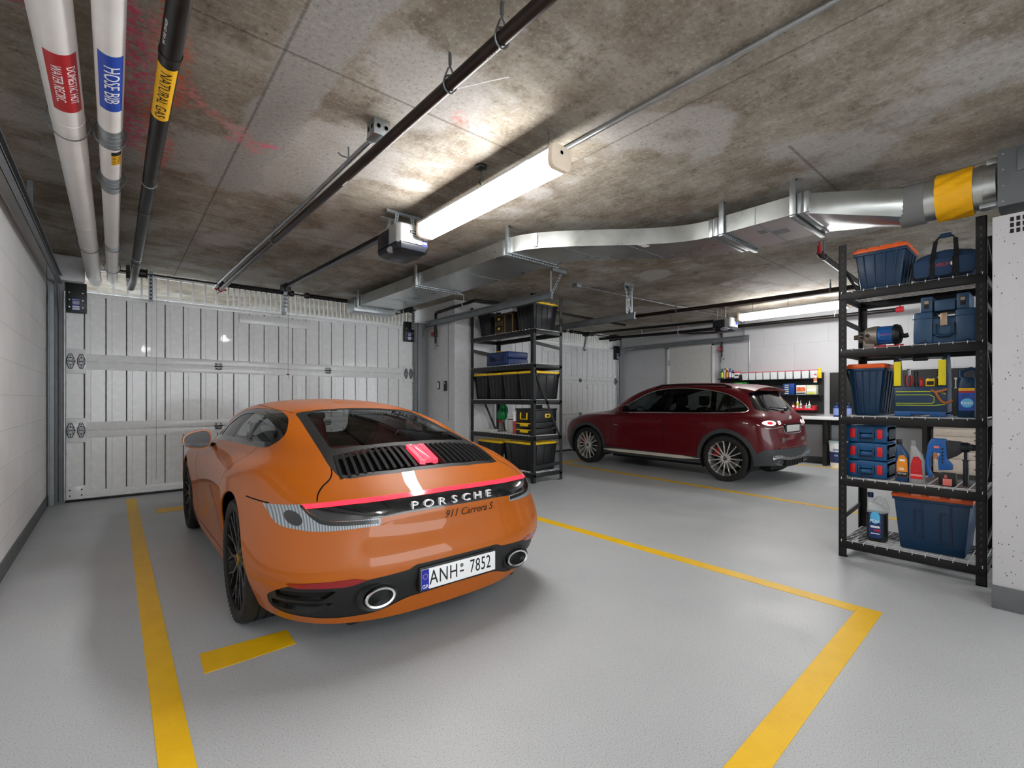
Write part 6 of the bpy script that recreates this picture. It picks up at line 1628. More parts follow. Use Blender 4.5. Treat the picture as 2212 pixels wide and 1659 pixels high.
b = B(); b.cyl((-.08, -.045, .445), (-.08, .045, .445), .020, 12, bevel=.006); b.obj('handle_grip', m_black, t)
b = B(); m_pip = M('lime_piping', '#b7c52e', .5)
b.tube([(-.122, .14, .19), (-.122, -.10, .19), (-.122, -.15, .17)], .0035, 6); b.tube([(-.122, .14, .165), (-.122, -.06, .165), (-.122, -.085, .15), (-.122, -.085, .11), (-.122, -.07, .10), (-.122, .14, .10)], .003, 6); b.tube([(-.122, .14, .085), (-.122, -.09, .085), (-.122, -.15, .095)], .0035, 6); b.obj('lime_piping', m_pip, t)
random.seed(5)
hs = thing('hand_saw', 'hand saw with a brown handle in the side pocket of the open tool bag', 'saw', (4.67, .61, on(LV[2])))
b = B(); P = [(-.004, .045, .20), (-.004, .02, .185), (-.004, .005, .15), (-.004, -.01, .12), (-.004, -.03, .105), (-.004, -.055, .11), (-.004, -.07, .125)]; b.tube(P, [.008, .013, .014, .015, .014, .012, .008], 8, ry=.010); b.tube([(-.004, .02, .185), (-.004, -.02, .195), (-.004, -.045, .205)], .010, 8); b.obj('saw_handle', M('brown_wood_handle', '#a8683a', .5), hs)
b = B(); b.box(.022, .024, .02, .20, .06, .16); b.obj('saw_blade', m_galv, hs)
for nm, lab, y, h_, mt, kind in (('pliers', 'red-gripped pliers sticking up from the open tool bag', .075, .10, m_red, 0), ('screwdriver', 'black screwdriver sticking up from the open tool bag', .03, .13, m_black, 1), ('screwdriver', 'red screwdriver sticking up from the open tool bag', .0, .075, m_red, 1), ('tape_measure', 'yellow tape measure in the open tool bag', -.055, .07, m_yll, 2), ('knife', 'black hooked knife standing up in the open tool bag', -.105, .22, m_black, 3)):
    tt = thing(nm, lab, nm.replace('_', ' '), (4.76, .725+y, on(LV[2])+.22))
    b = B()
    if kind == 0:
        for s in (-1, 1): b.tube([(0, s*.006, 0), (0, s*.018, .05), (0, s*.014, h_)], .008, 8)
    elif kind == 1: b.lathe([(0, 0), (.012, 0), (.015, .03), (.010, .06), (.015, h_-.01), (.01, h_), (0, h_)], 12)
    elif kind == 2: b.box(-.03, .03, -.028, .028, 0, h_, .012)
    else: b.tube([(0, 0, 0), (0, .004, .09), (0, -.004, .15), (0, -.016, .20), (0, -.018, h_)], [.012, .014, .012, .008, .003], 8, ry=.006)
    b.obj('grip', mt, tt)
    b = B()
    if kind == 0: b.box(-.004, .004, -.012, .012, h_-.005, h_+.05, .003)
    elif kind == 1: b.cyl((0, 0, -.05), (0, 0, .002), .003, 8)
    elif kind == 2: b.box(-.031, .031, -.02, .02, .02, .05, .002)
    else: b.cyl((0, .002, .07), (0, .002, .085), .014, 10)
    b.obj({0: 'jaw', 1: 'shaft', 2: 'label_face', 3: 'collar'}[kind], m_galv if kind != 2 else m_ink, tt)
# detergent jug
def jug_profile(b, prof, seg=28, ex=.6):
    rings = []
    for z, rx, ry, cy in prof:
        rings.append([(rx*math.copysign(abs(math.cos(a))**ex, math.cos(a)), cy+ry*math.copysign(abs(math.sin(a))**ex, math.sin(a)), z) for a in (2*PI*k/seg for k in range(seg))])
    b.rings(rings)
t = thing('detergent_jug', 'navy detergent jug with a picture label on the third shelf', 'jug', (4.71, .463, on(LV[2])))
b = B(); jug_profile(b, [(0, .05, .050, 0), (.006, .054, .054, 0), (.24, .055, .055, 0), (.28, .048, .048, -.004), (.295, .042, .02, .03), (.34, .03, .014, .034)]); b.obj('jug_body', m_navy, t)
b = B(); b.tube([(0, .03, .27), (0, .03, .315), (0, .01, .345), (0, -.02, .352), (0, -.042, .335), (0, -.048, .29), (0, -.045, .26)], .014, 10, ry=.026); b.obj('jug_handle', m_navy, t)
b = B(); b.prism(rrect(-.042, .042, .05, .21, .006), -.0575, -.054, 'x'); lab = b.obj('front_label', M('blue_picture_label', '#1446a0', .4, var=.35, vscale=18), t)
b = B(); b.prism(rrect(-.042, .042, .192, .212, .002), -.0583, -.0570, 'x'); b.obj('label_band', m_yellab, lab)
b = B(); b.prism(rrect(-.042, .042, .178, .190, .002), -.0583, -.0570, 'x'); b.obj('label_band', m_redlab, lab)
b = B(); b.lathe([(0, -.0006), (.033, -.0006), (.033, .0006), (0, .0006)], 24, (-.0582, -.004, .105), 'x'); b.obj('label_glow', M('label_sky_blue', '#58b8e8', .4), lab)
text_obj('finish', 'label_name', m_wink, lab, .032, (-.0592, -.002, .105), (PI/2, 0, -PI/2), .0005, sx=.95)
# three stacked cases
m_case = M('case_blue', '#0d4b7a', .42, var=.05); m_clr = M('red_clasp', '#d3161c', .35)
def case(z, label):
    t = thing('tool_case', label, 'tool case', (4.80, 1.05, z), group='stacked blue tool cases')
    b = B(); b.box(-.15, .15, -.135, .135, .0, .072, .012); b.obj('lower_shell', m_case, t)
    b = B(); b.box(-.15, .15, -.135, .135, .075, .142, .014); b.obj('upper_shell', m_case, t)
    b = B()
    for s in (-1, 1): b.box(-.156, .156, s*.095-.04, s*.095+.04, .006, .138, .008)
    b.obj('corner_column', m_case, t)
    for s in (-1, 1):
        b = B(); b.box(-.162, -.152, s*.09-.018, s*.09+.018, .035, .112, .006); b.obj('red_clasp', m_clr, t)
    b = B(); b.box(-.157, -.148, -.045, .045, .01, .03, .003); b.tube([(-.155, -.05, .10), (-.165, -.045, .04), (-.165, .045, .04), (-.155, .05, .10)], .008, 8); b.obj('carry_grip', m_navy, t)
    b = B(); b.box(-.10, .10, -.141, -.133, .03, .11, .004); b.obj('side_grip', M('case_dark', '#22303c', .5), t)
for k, lab in enumerate(('bottom blue case with red clasps in the stack of three', 'middle blue case with red clasps in the stack of three', 'top blue case with red clasps in the stack of three')): case(on(LV[1])+.1435*k, lab)
# oil bottles
def oil(loc, label, mb, mc, ml, mt, txt, txt2, tilt=1):
    t = thing('oil_bottle', label, 'bottle', loc)
    b = B(); jug_profile(b, [(0, .03, .044, 0), (.005, .033, .047, 0), (.17, .033, .046, 0), (.22, .031, .038, .006*tilt), (.26, .024, .024, .016*tilt), (.285, .016, .016, .022*tilt)], 24, .7); b.obj('bottle_body', mb, t)
    b = B(); b.cyl((0, .022*tilt, .285), (0, .022*tilt, .325), .019, 14, bevel=.003); b.obj('bottle_cap', mc, t)
    b = B(); b.prism([(-.036, .035), (.034, .035), (.034, .14), (.018, .20), (-.010, .205), (-.030, .175)], -.0355, -.032, 'x'); l = b.obj('label', ml, t)
    b = B(); b.prism(rrect(-.034, .033, .036, .075, .003), -.0362, -.0352, 'x'); b.obj('label_band', mt, l)
    if txt: text_obj(txt, 'label_text', m_wink, l, .018, (-.0364, 0, .062), (PI/2, 0, -PI/2), .0003, sx=.8)
    b = B(); b.box(-.0362, -.0352, -.018, .016, .158, .172, .002); b.box(-.0362, -.0352, -.010, .022, .10, .106); b.box(-.0362, -.0352, -.014, .018, .088, .094); b.obj('label_print', mt if mt is m_clr else m_wink, l)
oil((4.70, .825, on(LV[1])), 'blue oil bottle with an orange label beside the stacked cases', M('oil_bottle_blue', '#26486f', .4), m_black, M('orange_label', '#e08a1e', .45), m_ink, 'MOTOR', 'OIL')
oil((4.67, .735, on(LV[1])), 'silver oil bottle with a red label on the second-lowest shelf', M('oil_bottle_silver', '#9a9c9d', .4), M('grey_cap', '#8a8c8e', .45), m_redlab, m_clr, 'UNIVERSAL', 'BARDAHL')
# rotary hammer
t = thing('hammer_drill', 'blue cordless hammer drill standing on its battery', 'power tool', (4.70, .585, on(LV[1])))
b = B(); b.prism([(.10, .10), (.105, .17), (.09, .30), (.07, .345), (-.01, .345), (-.015, .29), (-.02, .19), (-.045, .155), (-.045, .12), (.03, .11), (.035, .20), (.02, .235), (.06, .245), (.078, .20), (.078, .10), (.06, .06), (.085, .05)][::1], -.032, .032, 'x', .006, 2); b.obj('drill_body', m_bblue, t)
b = B(); b.prism([(-.012, .335), (-.09, .33), (-.095, .25), (-.07, .225), (-.02, .195), (-.014, .22)], -.03, .03, 'x', .006, 2); b.lathe([(.02, -.145), (.026, -.14), (.036, -.125), (.036, -.09), (.0, -.09)], 18, (0, 0, .29), 'y'); b.lathe([(0, -.175), (.018, -.172), (.024, -.155), (.024, -.14), (0, -.14)], 16, (0, 0, .29), 'y'); b.obj('drill_nose', m_op_dark, t)
b = B(); b.box(-.038, .038, -.065, .03, .0, .095, .010); b.obj('battery', m_black, t)
b = B(); b.box(-.0405, -.036, -.045, .005, .005, .055, .001); bl = b.obj('battery_label', M('salmon_label', '#ee7f74', .5), t)
text_obj('6', 'battery_number', M('salmon_label', '#ee7f74', .5), bl, .04, (-.0405, -.012, .072), (PI/2, 0, -PI/2), .0004)
b = B(); b.cyl((0, -.115, .27), (0, -.115, .20), .012, 10); b.cyl((0, -.115, .20), (0, -.115, .192), .022, 12); b.cyl((0, -.115, .192), (0, -.115, .01), .016, 12, bevel=.004); b.obj('side_handle', m_op_dark, t)
b = B(); b.box(-.034, -.030, .025, .055, .275, .29, .001); nb = b.obj('name_badge', M('salmon_label', '#ee7f74', .5), t)
b = B(); b.tube([(0, .052, .235), (0, .046, .21), (0, .05, .19)], .009, 8); b.obj('trigger', m_lat, t)
b = B()
for k in range(5): b.box(-.0335, -.030, .002, .012, .165+.025*k, .178+.025*k)
b.obj('vent_slot', m_ink, t)
# coolant jug
m_clear = M('clear_plastic', '#dfe5e8', .15, alpha=.28, var=0)
t = thing('coolant_jug', 'half-full clear coolant jug with a blue cap on the bottom shelf', 'jug', (4.76, 1.0, on(LV[0])))
b = B(); jug_profile(b, [(0, .06, .062, 0), (.006, .064, .067, 0), (.23, .064, .067, 0)], 28, .55); b.obj('coolant', M('dark_coolant', '#26282a', .35), t)
b = B(); jug_profile(b, [(.232, .065, .068, 0), (.27, .06, .062, 0), (.30, .04, .032, .03), (.345, .02, .018, .045)], 28, .6); b.tube([(0, .02, .295), (0, -.01, .345), (0, -.04, .335), (0, -.06, .28), (0, -.062, .235)], .012, 8, ry=.02); b.obj('clear_top', m_clear, t)
b = B(); b.cyl((0, .045, .345), (0, .045, .385), .02, 14, bevel=.003); b.obj('jug_cap', M('blue_cap', '#122a58', .4), t)
b = B(); b.prism(rrect(-.042, .042, .03, .235, .02), -.0675, -.063, 'x'); l = b.obj('front_label', M('navy_label', '#15386e', .4, var=.2), t)
b = B(); b.prism([(.032*math.cos(a), .195+.05*math.sin(a)) for a in (2*PI*k/20 for k in range(20))], -.0682, -.0672, 'x'); b.obj('label_oval', M('label_sky_blue', '#58b8e8', .4), l)
text_obj('PEAK', 'label_name', m_wink, l, .034, (-.0688, 0, .165), (PI/2, 0, -PI/2), .0004, sx=.9)
b = B(); b.box(-.0682, -.0672, -.035, .01, .085, .10); b.obj('label_flash', m_redlab, l)
b = B(); b.box(-.0682, -.0672, -.03, .03, .112, .128); b.box(-.0682, -.0672, -.028, .028, .062, .07); b.obj('label_print', m_whitelab, l)
# ------- rack between the cars
tubs = (('leftmost', ), )
GB = 'black totes with yellow lids'
tote((5.2, 6.60, on(LW[4])), .50, .36, .40, 'black tote at the far end of the charcoal rack\'s top shelf', m_blk, m_blk, group=GB)
tote((5.2, 5.52, on(LW[4])), .56, .42, .44, 'black tote with a yellow lid on the charcoal rack\'s top shelf', m_blk, m_yll, group=GB)
for y, lab in ((6.66, 'black yellow-lidded tote on the middle shelf, next to the pillar'), (6.26, 'black yellow-lidded tote on the middle shelf, second from the pillar'), (5.86, 'black yellow-lidded tote on the middle shelf, third from the pillar'), (5.46, 'black yellow-lidded tote on the middle shelf, nearest the red car')):
    tote((5.2, y, on(LW[2])), .60, .375, .44, lab, m_blk, m_yll, group=GB, ribs=3)
tote((5.16, 6.42, on(LW[0])), .50, .62, .42, 'black yellow-lidded tote on the bottom shelf, half hidden by the orange car', m_blk, m_yll, group=GB, ribs=3)
tote((5.2, 5.66, on(LW[0])), .58, .66, .45, 'big black yellow-lidded tote at the near end of the bottom shelf', m_blk, m_yll, group=GB, ribs=3)
t = thing('drawer_unit', 'small dark drawer box with gold edging on the top shelf', 'drawer unit', (5.13, 6.03, on(LW[4])))
b = B(); b.box(-.2, .2, -.24, .24, 0, .34, .012); b.obj('cabinet_body', M('dark_brown_case', '#17110f', .5), t)
m_gold = M('gold_edge', '#b08b4e', .4, .4)
for z0, z1 in ((.015, .165), (.18, .32)):
    b = B(); b.box(-.21, -.198, -.0, .225, z0, z1, .004); d = b.obj('drawer', M('dark_brown_case', '#17110f', .5), t)
    b = B(); b.tube([(-.211, .01, z0+.008), (-.211, .215, z0+.008), (-.211, .215, z1-.008), (-.211, .01, z1-.008)], .004, 6, closed=True); b.obj('edge_line', m_gold, d)
    b = B(); b.box(-.218, -.208, .085, .14, (z0+z1)/2-.018, (z0+z1)/2+.018, .003); b.obj('drawer_pull', M('yellow_pull', '#d9bd2e', .4), d)
b = B(); b.tube([(-.202, -.03, .01), (-.202, -.03, .29), (-.202, -.06, .32), (-.202, -.19, .32), (-.202, -.22, .29), (-.202, -.22, .01)], .004, 6); b.obj('door_outline', m_gold, t)
t = thing('tool_case', 'flat navy power-tool case lying on the second shelf from the top', 'tool case', (5.16, 6.22, on(LW[3])))
m_pc = M('deep_blue_case', '#1e3464', .45)
b = B(); b.box(-.22, .22, -.30, .30, 0, .12, .018); b.obj('lower_shell', m_pc, t)
b = B(); b.box(-.22, .22, -.30, .30, .123, .235, .022); b.obj('upper_shell', m_pc, t)
b = B(); b.box(-.236, -.215, -.27, .27, .03, .21, .010); b.obj('front_frame', m_pc, t)
for y in (-.17, .17):
    b = B(); b.box(-.246, -.232, y-.03, y+.03, .07, .18, .005); b.obj('latch', M('navy_latch', '#0c1836', .4), t)
b = B(); b.tube([(-.235, -.09, .14), (-.262, -.08, .09), (-.262, .08, .09), (-.235, .09, .14)], .011, 8); b.obj('carry_grip', M('navy_latch', '#0c1836', .4), t)
t = thing('wedge', 'small yellow wedge on top of the flat navy case', 'wedge', (5.25, 6.52, on(LW[3])+.235)); b = B(); b.prism([(-.06, 0), (.06, 0), (.05, .03), (-.02, .06)], -.08, .08, 'x', .006); b.obj('wedge_body', M('amber_wedge', '#d59a1e', .5), t)
# green fuel spout
t = thing('fuel_nozzle', 'green fuel spout standing on the charcoal rack', 'fuel spout', (5.18, 6.38, on(LW[1]))); t.scale = (1, 1, .93)
m_grn = M('green_plastic', '#0f7a45', .4)
b = B(); b.lathe([(0, 0), (.085, 0), (.088, .01), (.08, .02), (0, .02)], 24); b.cyl((0, .05, .02), (0, .05, .24), .032, 14); b.cyl((0, -.04, .02), (0, -.04, .22), .028, 14); b.obj('base_can', M('grey_red_can', '#7b7775', .5, var=.3, vscale=12), t)
b = B(); rings = []
for z, r_, cy in ((.22, .07, .0), (.26, .095, .0), (.34, .10, .0), (.40, .075, -.01), (.44, .06, -.015), (.52, .055, .0)): rings.append([(r_*.8*math.cos(2*PI*k/20), cy+r_*1.1*math.sin(2*PI*k/20), z) for k in range(20)])
b.rings(rings); b.tube([(0, -.09, .30), (0, -.13, .38), (0, -.12, .44), (0, -.06, .50)], .022, 8); b.obj('spout_body', m_grn, t)
b = B(); b.tube([(0, .06, .50), (0, .09, .53), (0, .12, .54)], .018, 8); b.obj('spout_tip', m_black, t)
b = B(); b.tube([(0, -.02, .22), (-.02, -.06, .16), (-.03, -.12, .02)], .015, 8); b.obj('hose', m_black, t)
b = B(); b.cyl((0, .05, .16), (0, .05, .22), .034, 14); b.obj('red_band', m_redlab, t)
t = thing('paint_can', 'white lidded can beside the green fuel spout', 'can', (5.18, 6.10, on(LW[1])))
b = B(); b.cyl((0, 0, 0), (0, 0, .23), .085, 24); b.obj('can_body', M('white_can', '#d6d4d0', .45, var=.12, vscale=9), t)
b = B(); b.cyl((0, 0, .23), (0, 0, .26), .09, 24, bevel=.005); b.obj('can_lid', m_wink, t)
b = B(); b.cyl((0, 0, .215), (0, 0, .228), .0905, 24); b.obj('dark_rim', m_op_dark, t)
b = B(); b.box(-.02, .02, -.125, -.10, 0, .28, .004); b.obj('side_clip', m_galv, t)
t = thing('spray_can', 'white and red spray can leaning by the black tool chest', 'spray can', (4.97, 5.79, on(LW[1])))
b = B(); b.cyl((0, 0, .0), (0, 0, .20), .034, 16); b.obj('lower_can', M('pink_red_can', '#b3444c', .45, var=.1), t)
b = B(); b.cyl((0, 0, .20), (0, 0, .31), .034, 16, bevel=.004); b.obj('upper_can', m_wink, t)
b = B(); b.cyl((0, 0, .31), (0, 0, .36), .030, 16, bevel=.006); b.obj('cap', m_wink, t)
b = B(); b.cyl((0, 0, .195), (0, 0, .205), .0345, 16); b.cyl((0, 0, .14), (0, 0, .15), .0345, 16); b.obj('stripe', m_redlab, t)
t = thing('tool_chest', 'black three-tier tool chest with yellow latches', 'tool chest', (5.19, 5.52, on(LW[1])))
b = B(); b.box(-.26, .26, -.20, .20, .20, .40, .012); b.obj('top_box', m_black, t)
b = B(); b.box(-.27, .27, -.21, .21, .385, .415, .008); b.obj('lid', m_black, t)
for z in (.005, .105):
    b = B(); b.box(-.26, .26, -.20, .20, z, z+.092, .008); d = b.obj('drawer', m_black, t)
    b = B(); b.box(-.272, -.255, -.19, .19, z+.066, z+.082, .003); b.box(-.278, -.255, -.09, .09, z+.03, z+.075, .006); b.obj('yellow_pull', m_yll, d)
b = B(); b.tube([(-.268, .075, .35), (-.275, .075, .25), (-.275, -.075, .25), (-.268, -.075, .35)], .013, 8); b.obj('yellow_latch', m_yll, t)
b = B(); b.box(.0, .12, -.2035, -.199, .27, .33, .003); b.mi = 1; b.box(.03, .09, -.2045, -.199, .285, .315, .002); b.obj('side_badge', [m_yll, m_ink], t)
b = B(); b.box(-.06, .06, -.06, .06, .415, .45, .006); b.tube([(-.1, -.02, .415), (-.1, -.02, .46), (.1, -.02, .46), (.1, -.02, .415)], .014, 8); b.obj('top_handle', m_black, t)
t = thing('pipe_fitting', 'small silver fitting on the bottom deck of the charcoal rack', 'fitting', (4.93, 6.02, on(LW[0]))); b = B(); b.lathe([(0, 0), (.035, 0), (.035, .03), (.02, .05), (.014, .12), (.02, .13), (.01, .15), (.006, .22), (0, .225)], 16); b.obj('fitting_body', m_galv, t)
b = B(); b.tube([(0, -.03, .03), (0, -.06, .05), (0, -.07, .02)], .006, 8); b.obj('fitting_lever', m_rod, t)
# ================================================================ WORKBENCH WALL IN THE FAR BAY
m_board = M('black_tool_board', '#1a1b1b', .6, bump=.1, bscale=60); m_bench = M('white_bench_top', '#e9eaeb', .4); m_leg = M('dark_bench_leg', '#2b2a27', .5)
XB = 10.797
t = thing('tool_board', 'black wall board with shelves and a row of white bins', 'tool board', (XB, 0, 0))
b = B(); b.box(-.03, 0, 3.12, 4.66, 1.0, 1.82, .004); b.obj('back_panel', m_board, t)
b = B(); b.box(-.20, -.03, 4.66, 5.20, 1.735, 1.755, .003); b.box(-.03, 0, 4.66, 5.20, 1.45, 1.74, .003); b.obj('upper_ledge', m_board, t)
b = B(); b.box(-.20, -.03, 3.13, 5.0, 1.365, 1.38, .003); b.obj('shelf', m_board, t)
b = B(); b.box(-.20, -.03, 3.13, 4.70, 1.69, 1.705, .003); b.box(-.2, -.03, 4.655, 4.70, 1.69, 1.83, .003); b.obj('bin_rail', m_board, t)
b = B()
for y in (3.16, 4.4): b.prism([(-.18, 1.365), (-.03, 1.365), (-.03, 1.25)], y-.006, y+.006, 'y')
b.obj('shelf_bracket', m_cmatte, t)
t = thing('tool_board', 'black pegboard on the far wall behind the near rack', 'tool board', (XB, 0, 0))
b = B(); b.box(-.03, 0, .35, 3.02, 1.0, 1.81, .004); b.obj('back_panel', m_board, t)
b = B()
for k in range(24):
    for j in range(7): y = .45+.105*k; z = 1.08+.105*j; b.box(-.0312, -.029, y-.006, y+.006, z-.006, z+.006)
b.obj('peg_hole', m_ink, t)
# ten white bins with red rims
m_bin = M('white_bin', '#d3d6d8', .4, var=.04); m_rim = M('pink_red_rim', '#d0495a', .45)
def parts_bin(y, label=None, proto=None):
    t = thing('parts_bin', label, 'parts bin', (XB-.115, y, 1.7055), group='white parts bins on the tool board')
    b = B(); b.hexa([(-.075, -.058, 0), (.06, -.058, 0), (.06, .058, 0), (-.075, .058, 0), (-.085, -.066, .155), (.075, -.066, .155), (.075, .066, .155), (-.085, .066, .155)], .004, 1); b.obj('bin_body', m_bin, t)
    b = B(); b.box(-.09, .08, -.069, .069, .155, .168, .003); b.obj('bin_rim', m_rim, t)
    return t
ORD = ('first', 'second', 'third', 'fourth', 'fifth', 'sixth', 'seventh', 'eighth', 'ninth', 'last')
p0 = parts_bin(4.58, 'white parts bin with a red rim, first from the row of bottles')
for k in range(1, 10): copy_tree(p0, None, (XB-.115, 4.58-.148*k, 1.7055), None, f'white parts bin with a red rim, {ORD[k]} from the row of bottles')
def bottle(nm, loc, r, h, cols, label, cat='bottle', group=None, neck=.35):
    t = thing(nm, label, cat, loc, group=group); mb, mc, ml = cols
    b = B(); b.lathe([(0, 0), (r*.95, 0), (r, .006), (r, h*.68), (r*.8, h*.76), (r*neck, h*.82), (r*neck, h*.86), (0, h*.86)], 16); b.obj('bottle_body', mb, t)
    b = B(); b.cyl((0, 0, h*.86), (0, 0, h), r*(neck+.12), 12, bevel=.002); b.obj('bottle_cap', mc, t)
    b = B(); b.lathe([(r*1.01, h*.12), (r*1.012, h*.12), (r*1.012, h*.60), (r*1.01, h*.60)], 16); b.obj('bottle_label', ml, t)
    return t
def C(n, c, r=.4): return M(n, c, r)
zL = 1.7555
GBo = 'bottles on the upper ledge'
bottle('bottle', (XB-.12, 5.12, zL), .034, .23, (C('b_green', '#1f6b3c'), m_op_dark, C('b_lime', '#c8d23a')), 'green bottle with a lime label at the end of the row', group=GBo)
bottle('bottle', (XB-.12, 5.055, zL), .028, .235, (m_wink, m_ink, C('b_pink', '#e7b8b4')), 'white bottle between the green and the dark red bottles', group=GBo)
bottle('bottle', (XB-.14, 5.00, zL), .028, .235, (C('b_dred', '#8c1c1a'), m_yll, C('b_amber', '#c9902a')), 'dark red bottle with a yellow cap in the row', group=GBo)
bottle('bottle', (XB-.12, 4.94, zL), .028, .23, (C('b_violet', '#4a3f9c'), m_ink, C('b_lav', '#d5d2ee')), 'violet bottle with a pale label in the row', group=GBo)
bottle('bottle', (XB-.12, 4.875, zL), .028, .19, (m_black, m_ink, m_wink), 'short black bottle in the row', group=GBo)
t = thing('box', 'small white and red box beside the short black bottle', 'box', (XB-.12, 4.775, zL)); b = B(); b.box(-.04, .04, -.055, .055, 0, .12, .004); b.obj('carton', m_wink, t)
b = B(); b.box(-.042, .042, -.057, .057, .12, .15, .004); b.obj('red_top', m_rim, t)
b = B(); b.box(-.0415, -.04, -.04, .04, .05, .08); b.obj('print', m_op_dark, t)
t = thing('box', 'flat green box on the board below the bottles', 'box', (XB-.11, 4.70, 1.3815)); b = B(); b.box(-.06, .06, -.14, .14, .19, .28, .004); b.box(-.06, .06, -.10, .10, .0, .19, .004); b.obj('carton', C('box_green', '#1c7a2c'), t)
b = B(); b.box(-.062, -.06, -.05, .08, .21, .26); b.obj('print', C('box_lime', '#a8d88a'), t)
t = thing('box', 'dark blue box on the shelf behind the red car', 'box', (XB-.11, 4.44, 1.3815)); b = B(); b.box(-.06, .06, -.11, .11, 0, .19, .004); b.obj('carton', C('box_navy', '#15188a'), t)
b = B(); b.box(-.062, -.06, -.08, .08, .14, .17); b.obj('print', C('box_lav', '#8a90d8'), t)
t = thing('drawer_box', 'blue drawer box with five pale pulls on the tool board shelf', 'drawer box', (XB-.11, 3.71, 1.3815)); b = B(); b.box(-.07, .07, -.105, .105, 0, .225, .004); b.obj('cabinet_body', C('box_blue', '#123c86'), t)
for k in range(5):
    b = B(); b.box(-.078, -.068, -.005, .07, .018+.042*k, .036+.042*k, .002); b.obj('drawer_pull', C('pull_cream', '#cfd0a8'), t)
t = thing('box', 'orange and white picture box on the tool board shelf', 'box', (XB-.11, 3.48, 1.3815)); b = B(); b.box(-.07, .07, -.085, .085, 0, .19, .003); b.obj('carton', m_wink, t)
b = B(); b.box(-.0715, -.07, -.08, .08, .06, .15); b.obj('picture', M('orange_picture', '#d56a38', .5, var=.6, vscale=26), t)
b = B(); b.box(-.0715, -.07, -.08, .08, .015, .04); b.obj('print', m_op_dark, t)
t = thing('box', 'pale yellow and white box at the end of the tool board shelf', 'box', (XB-.11, 3.295, 1.3815)); b = B(); b.box(-.07, .07, -.085, .085, 0, .19, .003); b.obj('carton', C('box_pale', '#dcdcc2'), t)
b = B(); b.box(-.0715, -.07, -.08, .08, .07, .11); b.obj('white_band', m_wink, t)
b = B(); b.box(-.0715, -.07, -.06, .07, .01, .04); b.obj('yellow_print', C('b_lime', '#c8d23a'), t)
t = thing('blade_pack', 'thin yellow and black blade pack lying on the tool board shelf', 'blade pack', (XB-.13, 3.98, 1.3815)); b = B(); b.box(-.05, .05, -.13, .11, 0, .02, .002); b.obj('pack', m_ink, t)
b = B(); b.box(-.052, -.05, -.10, .10, .004, .018); b.obj('yellow_edge', C('pull_yel', '#d9c24a'), t)
bottle('bottle', (XB-.15, 3.16, 1.7055), .04, .20, (m_yll, C('cap_lime', '#e0d838'), m_yellab), 'big yellow bottle hung at the right end of the bins', neck=.5)
bottle('oil_can', (XB-.255, 3.20, 1.62), .03, .16, (m_wink, m_rim, C('can_print', '#c8785a')), 'small white and red can in front of the yellow bottle', 'can', neck=.6)
b = B(); b.tube([(.0, 0, .155), (.02, 0, .175), (.045, 0, .15), (.05, 0, .08)], .004, 6); b.obj('wire_hook', m_rod, bpy.data.objects['oil_can'])
# red tray with tubes
t = thing('wall_tray', 'red plastic wall tray holding tubes, low on the tool board', 'tray', (XB-.11, 3.45, 1.06)); b = B(); b.box(-.09, .08, -.22, .22, 0, .012, .003); b.box(-.09, -.082, -.22, .22, 0, .045, .003); b.box(.05, .08, -.22, .22, 0, .10, .003); b.box(-.09, .08, -.22, -.212, 0, .09, .003); b.box(-.09, .08, .212, .22, 0, .06, .003); b.obj('tray_body', C('tray_red', '#d22838'), t)
def tube_(loc, h, r, m1, m2, label):
    t = thing('glue_tube', label, 'tube', loc, group='tubes in the red wall tray'); b = B(); b.lathe([(0, 0), (r, 0), (r, h*.6), (r*.3, h*.68), (r*.15, h), (0, h)], 12); b.obj('tube_body', m1, t)
    b = B(); b.lathe([(r*1.01, h*.3), (r*1.03, h*.3), (r*1.03, h*.55), (r*1.01, h*.55)], 12); b.obj('tube_band', m2, t)
tube_((XB-.12, 3.56, 1.0725), .27, .020, m_wink, C('b_lime', '#c8d23a'), 'tall white and lime nozzle tube in the red tray')
tube_((XB-.12, 3.50, 1.0725), .19, .022, m_wink, C('grey_band', '#a9b0b0'), 'plain white squeeze tube in the red tray')
tube_((XB-.12, 3.40, 1.0725), .14, .026, m_wink, C('b_teal', '#8fc0b0'), 'short stubby white tube in the red tray')
tube_((XB-.12, 3.345, 1.0725), .18, .024, m_wink, C('b_mint', '#a8d0b8'), 'white tube with a mint band in the red tray')
tube_((XB-.12, 3.64, 1.0725), .17, .022, m_red, m_wink, 'red tube at the car end of the red tray')
# bench
t = thing('workbench', 'long white-topped workbench along the far wall', 'workbench', (0, 0, 0))
b = B(); b.box(10.17, 10.79, .3, 4.5, .90, .955, .006); b.obj('bench_top', m_bench, t)
for y in (4.35, 3.02, 1.55, .45):
    for x in (10.50, 10.72):
        b = B(); b.box(x-.035, x+.035, y-.035, y+.035, 0, .90, .004); b.obj('leg', m_leg, t)
b = B(); b.box(10.74, 10.77, .45, 4.35, .78, .88, .004); b.obj('apron', m_leg, t)
t = thing('drawer_cabinet', 'beige steel drawer cabinet under the workbench', 'drawer cabinet', (10.485, 1.05, 0)); m_bei = M('beige_steel', '#b9ada0', .45)
b = B(); b.box(-.25, .25, -.36, .36, .10, .84, .006); b.obj('cabinet_body', m_bei, t)
b = B(); b.box(-.24, .24, -.35, .35, 0, .10, .004); b.obj('plinth', m_leg, t)
for z, h_ in ((.70, .10), (.58, .10), (.46, .10), (.34, .10), (.13, .19)):
    b = B(); b.box(-.262, -.25, -.345, .345, z, z+h_+.008, .003); d = b.obj('drawer', m_bei, t)
    b = B(); b.box(-.272, -.260, -.30, -.12, z+.05, z+.075, .003); b.obj('drawer_pull', M('taupe_pull', '#6b625a', .5), d)
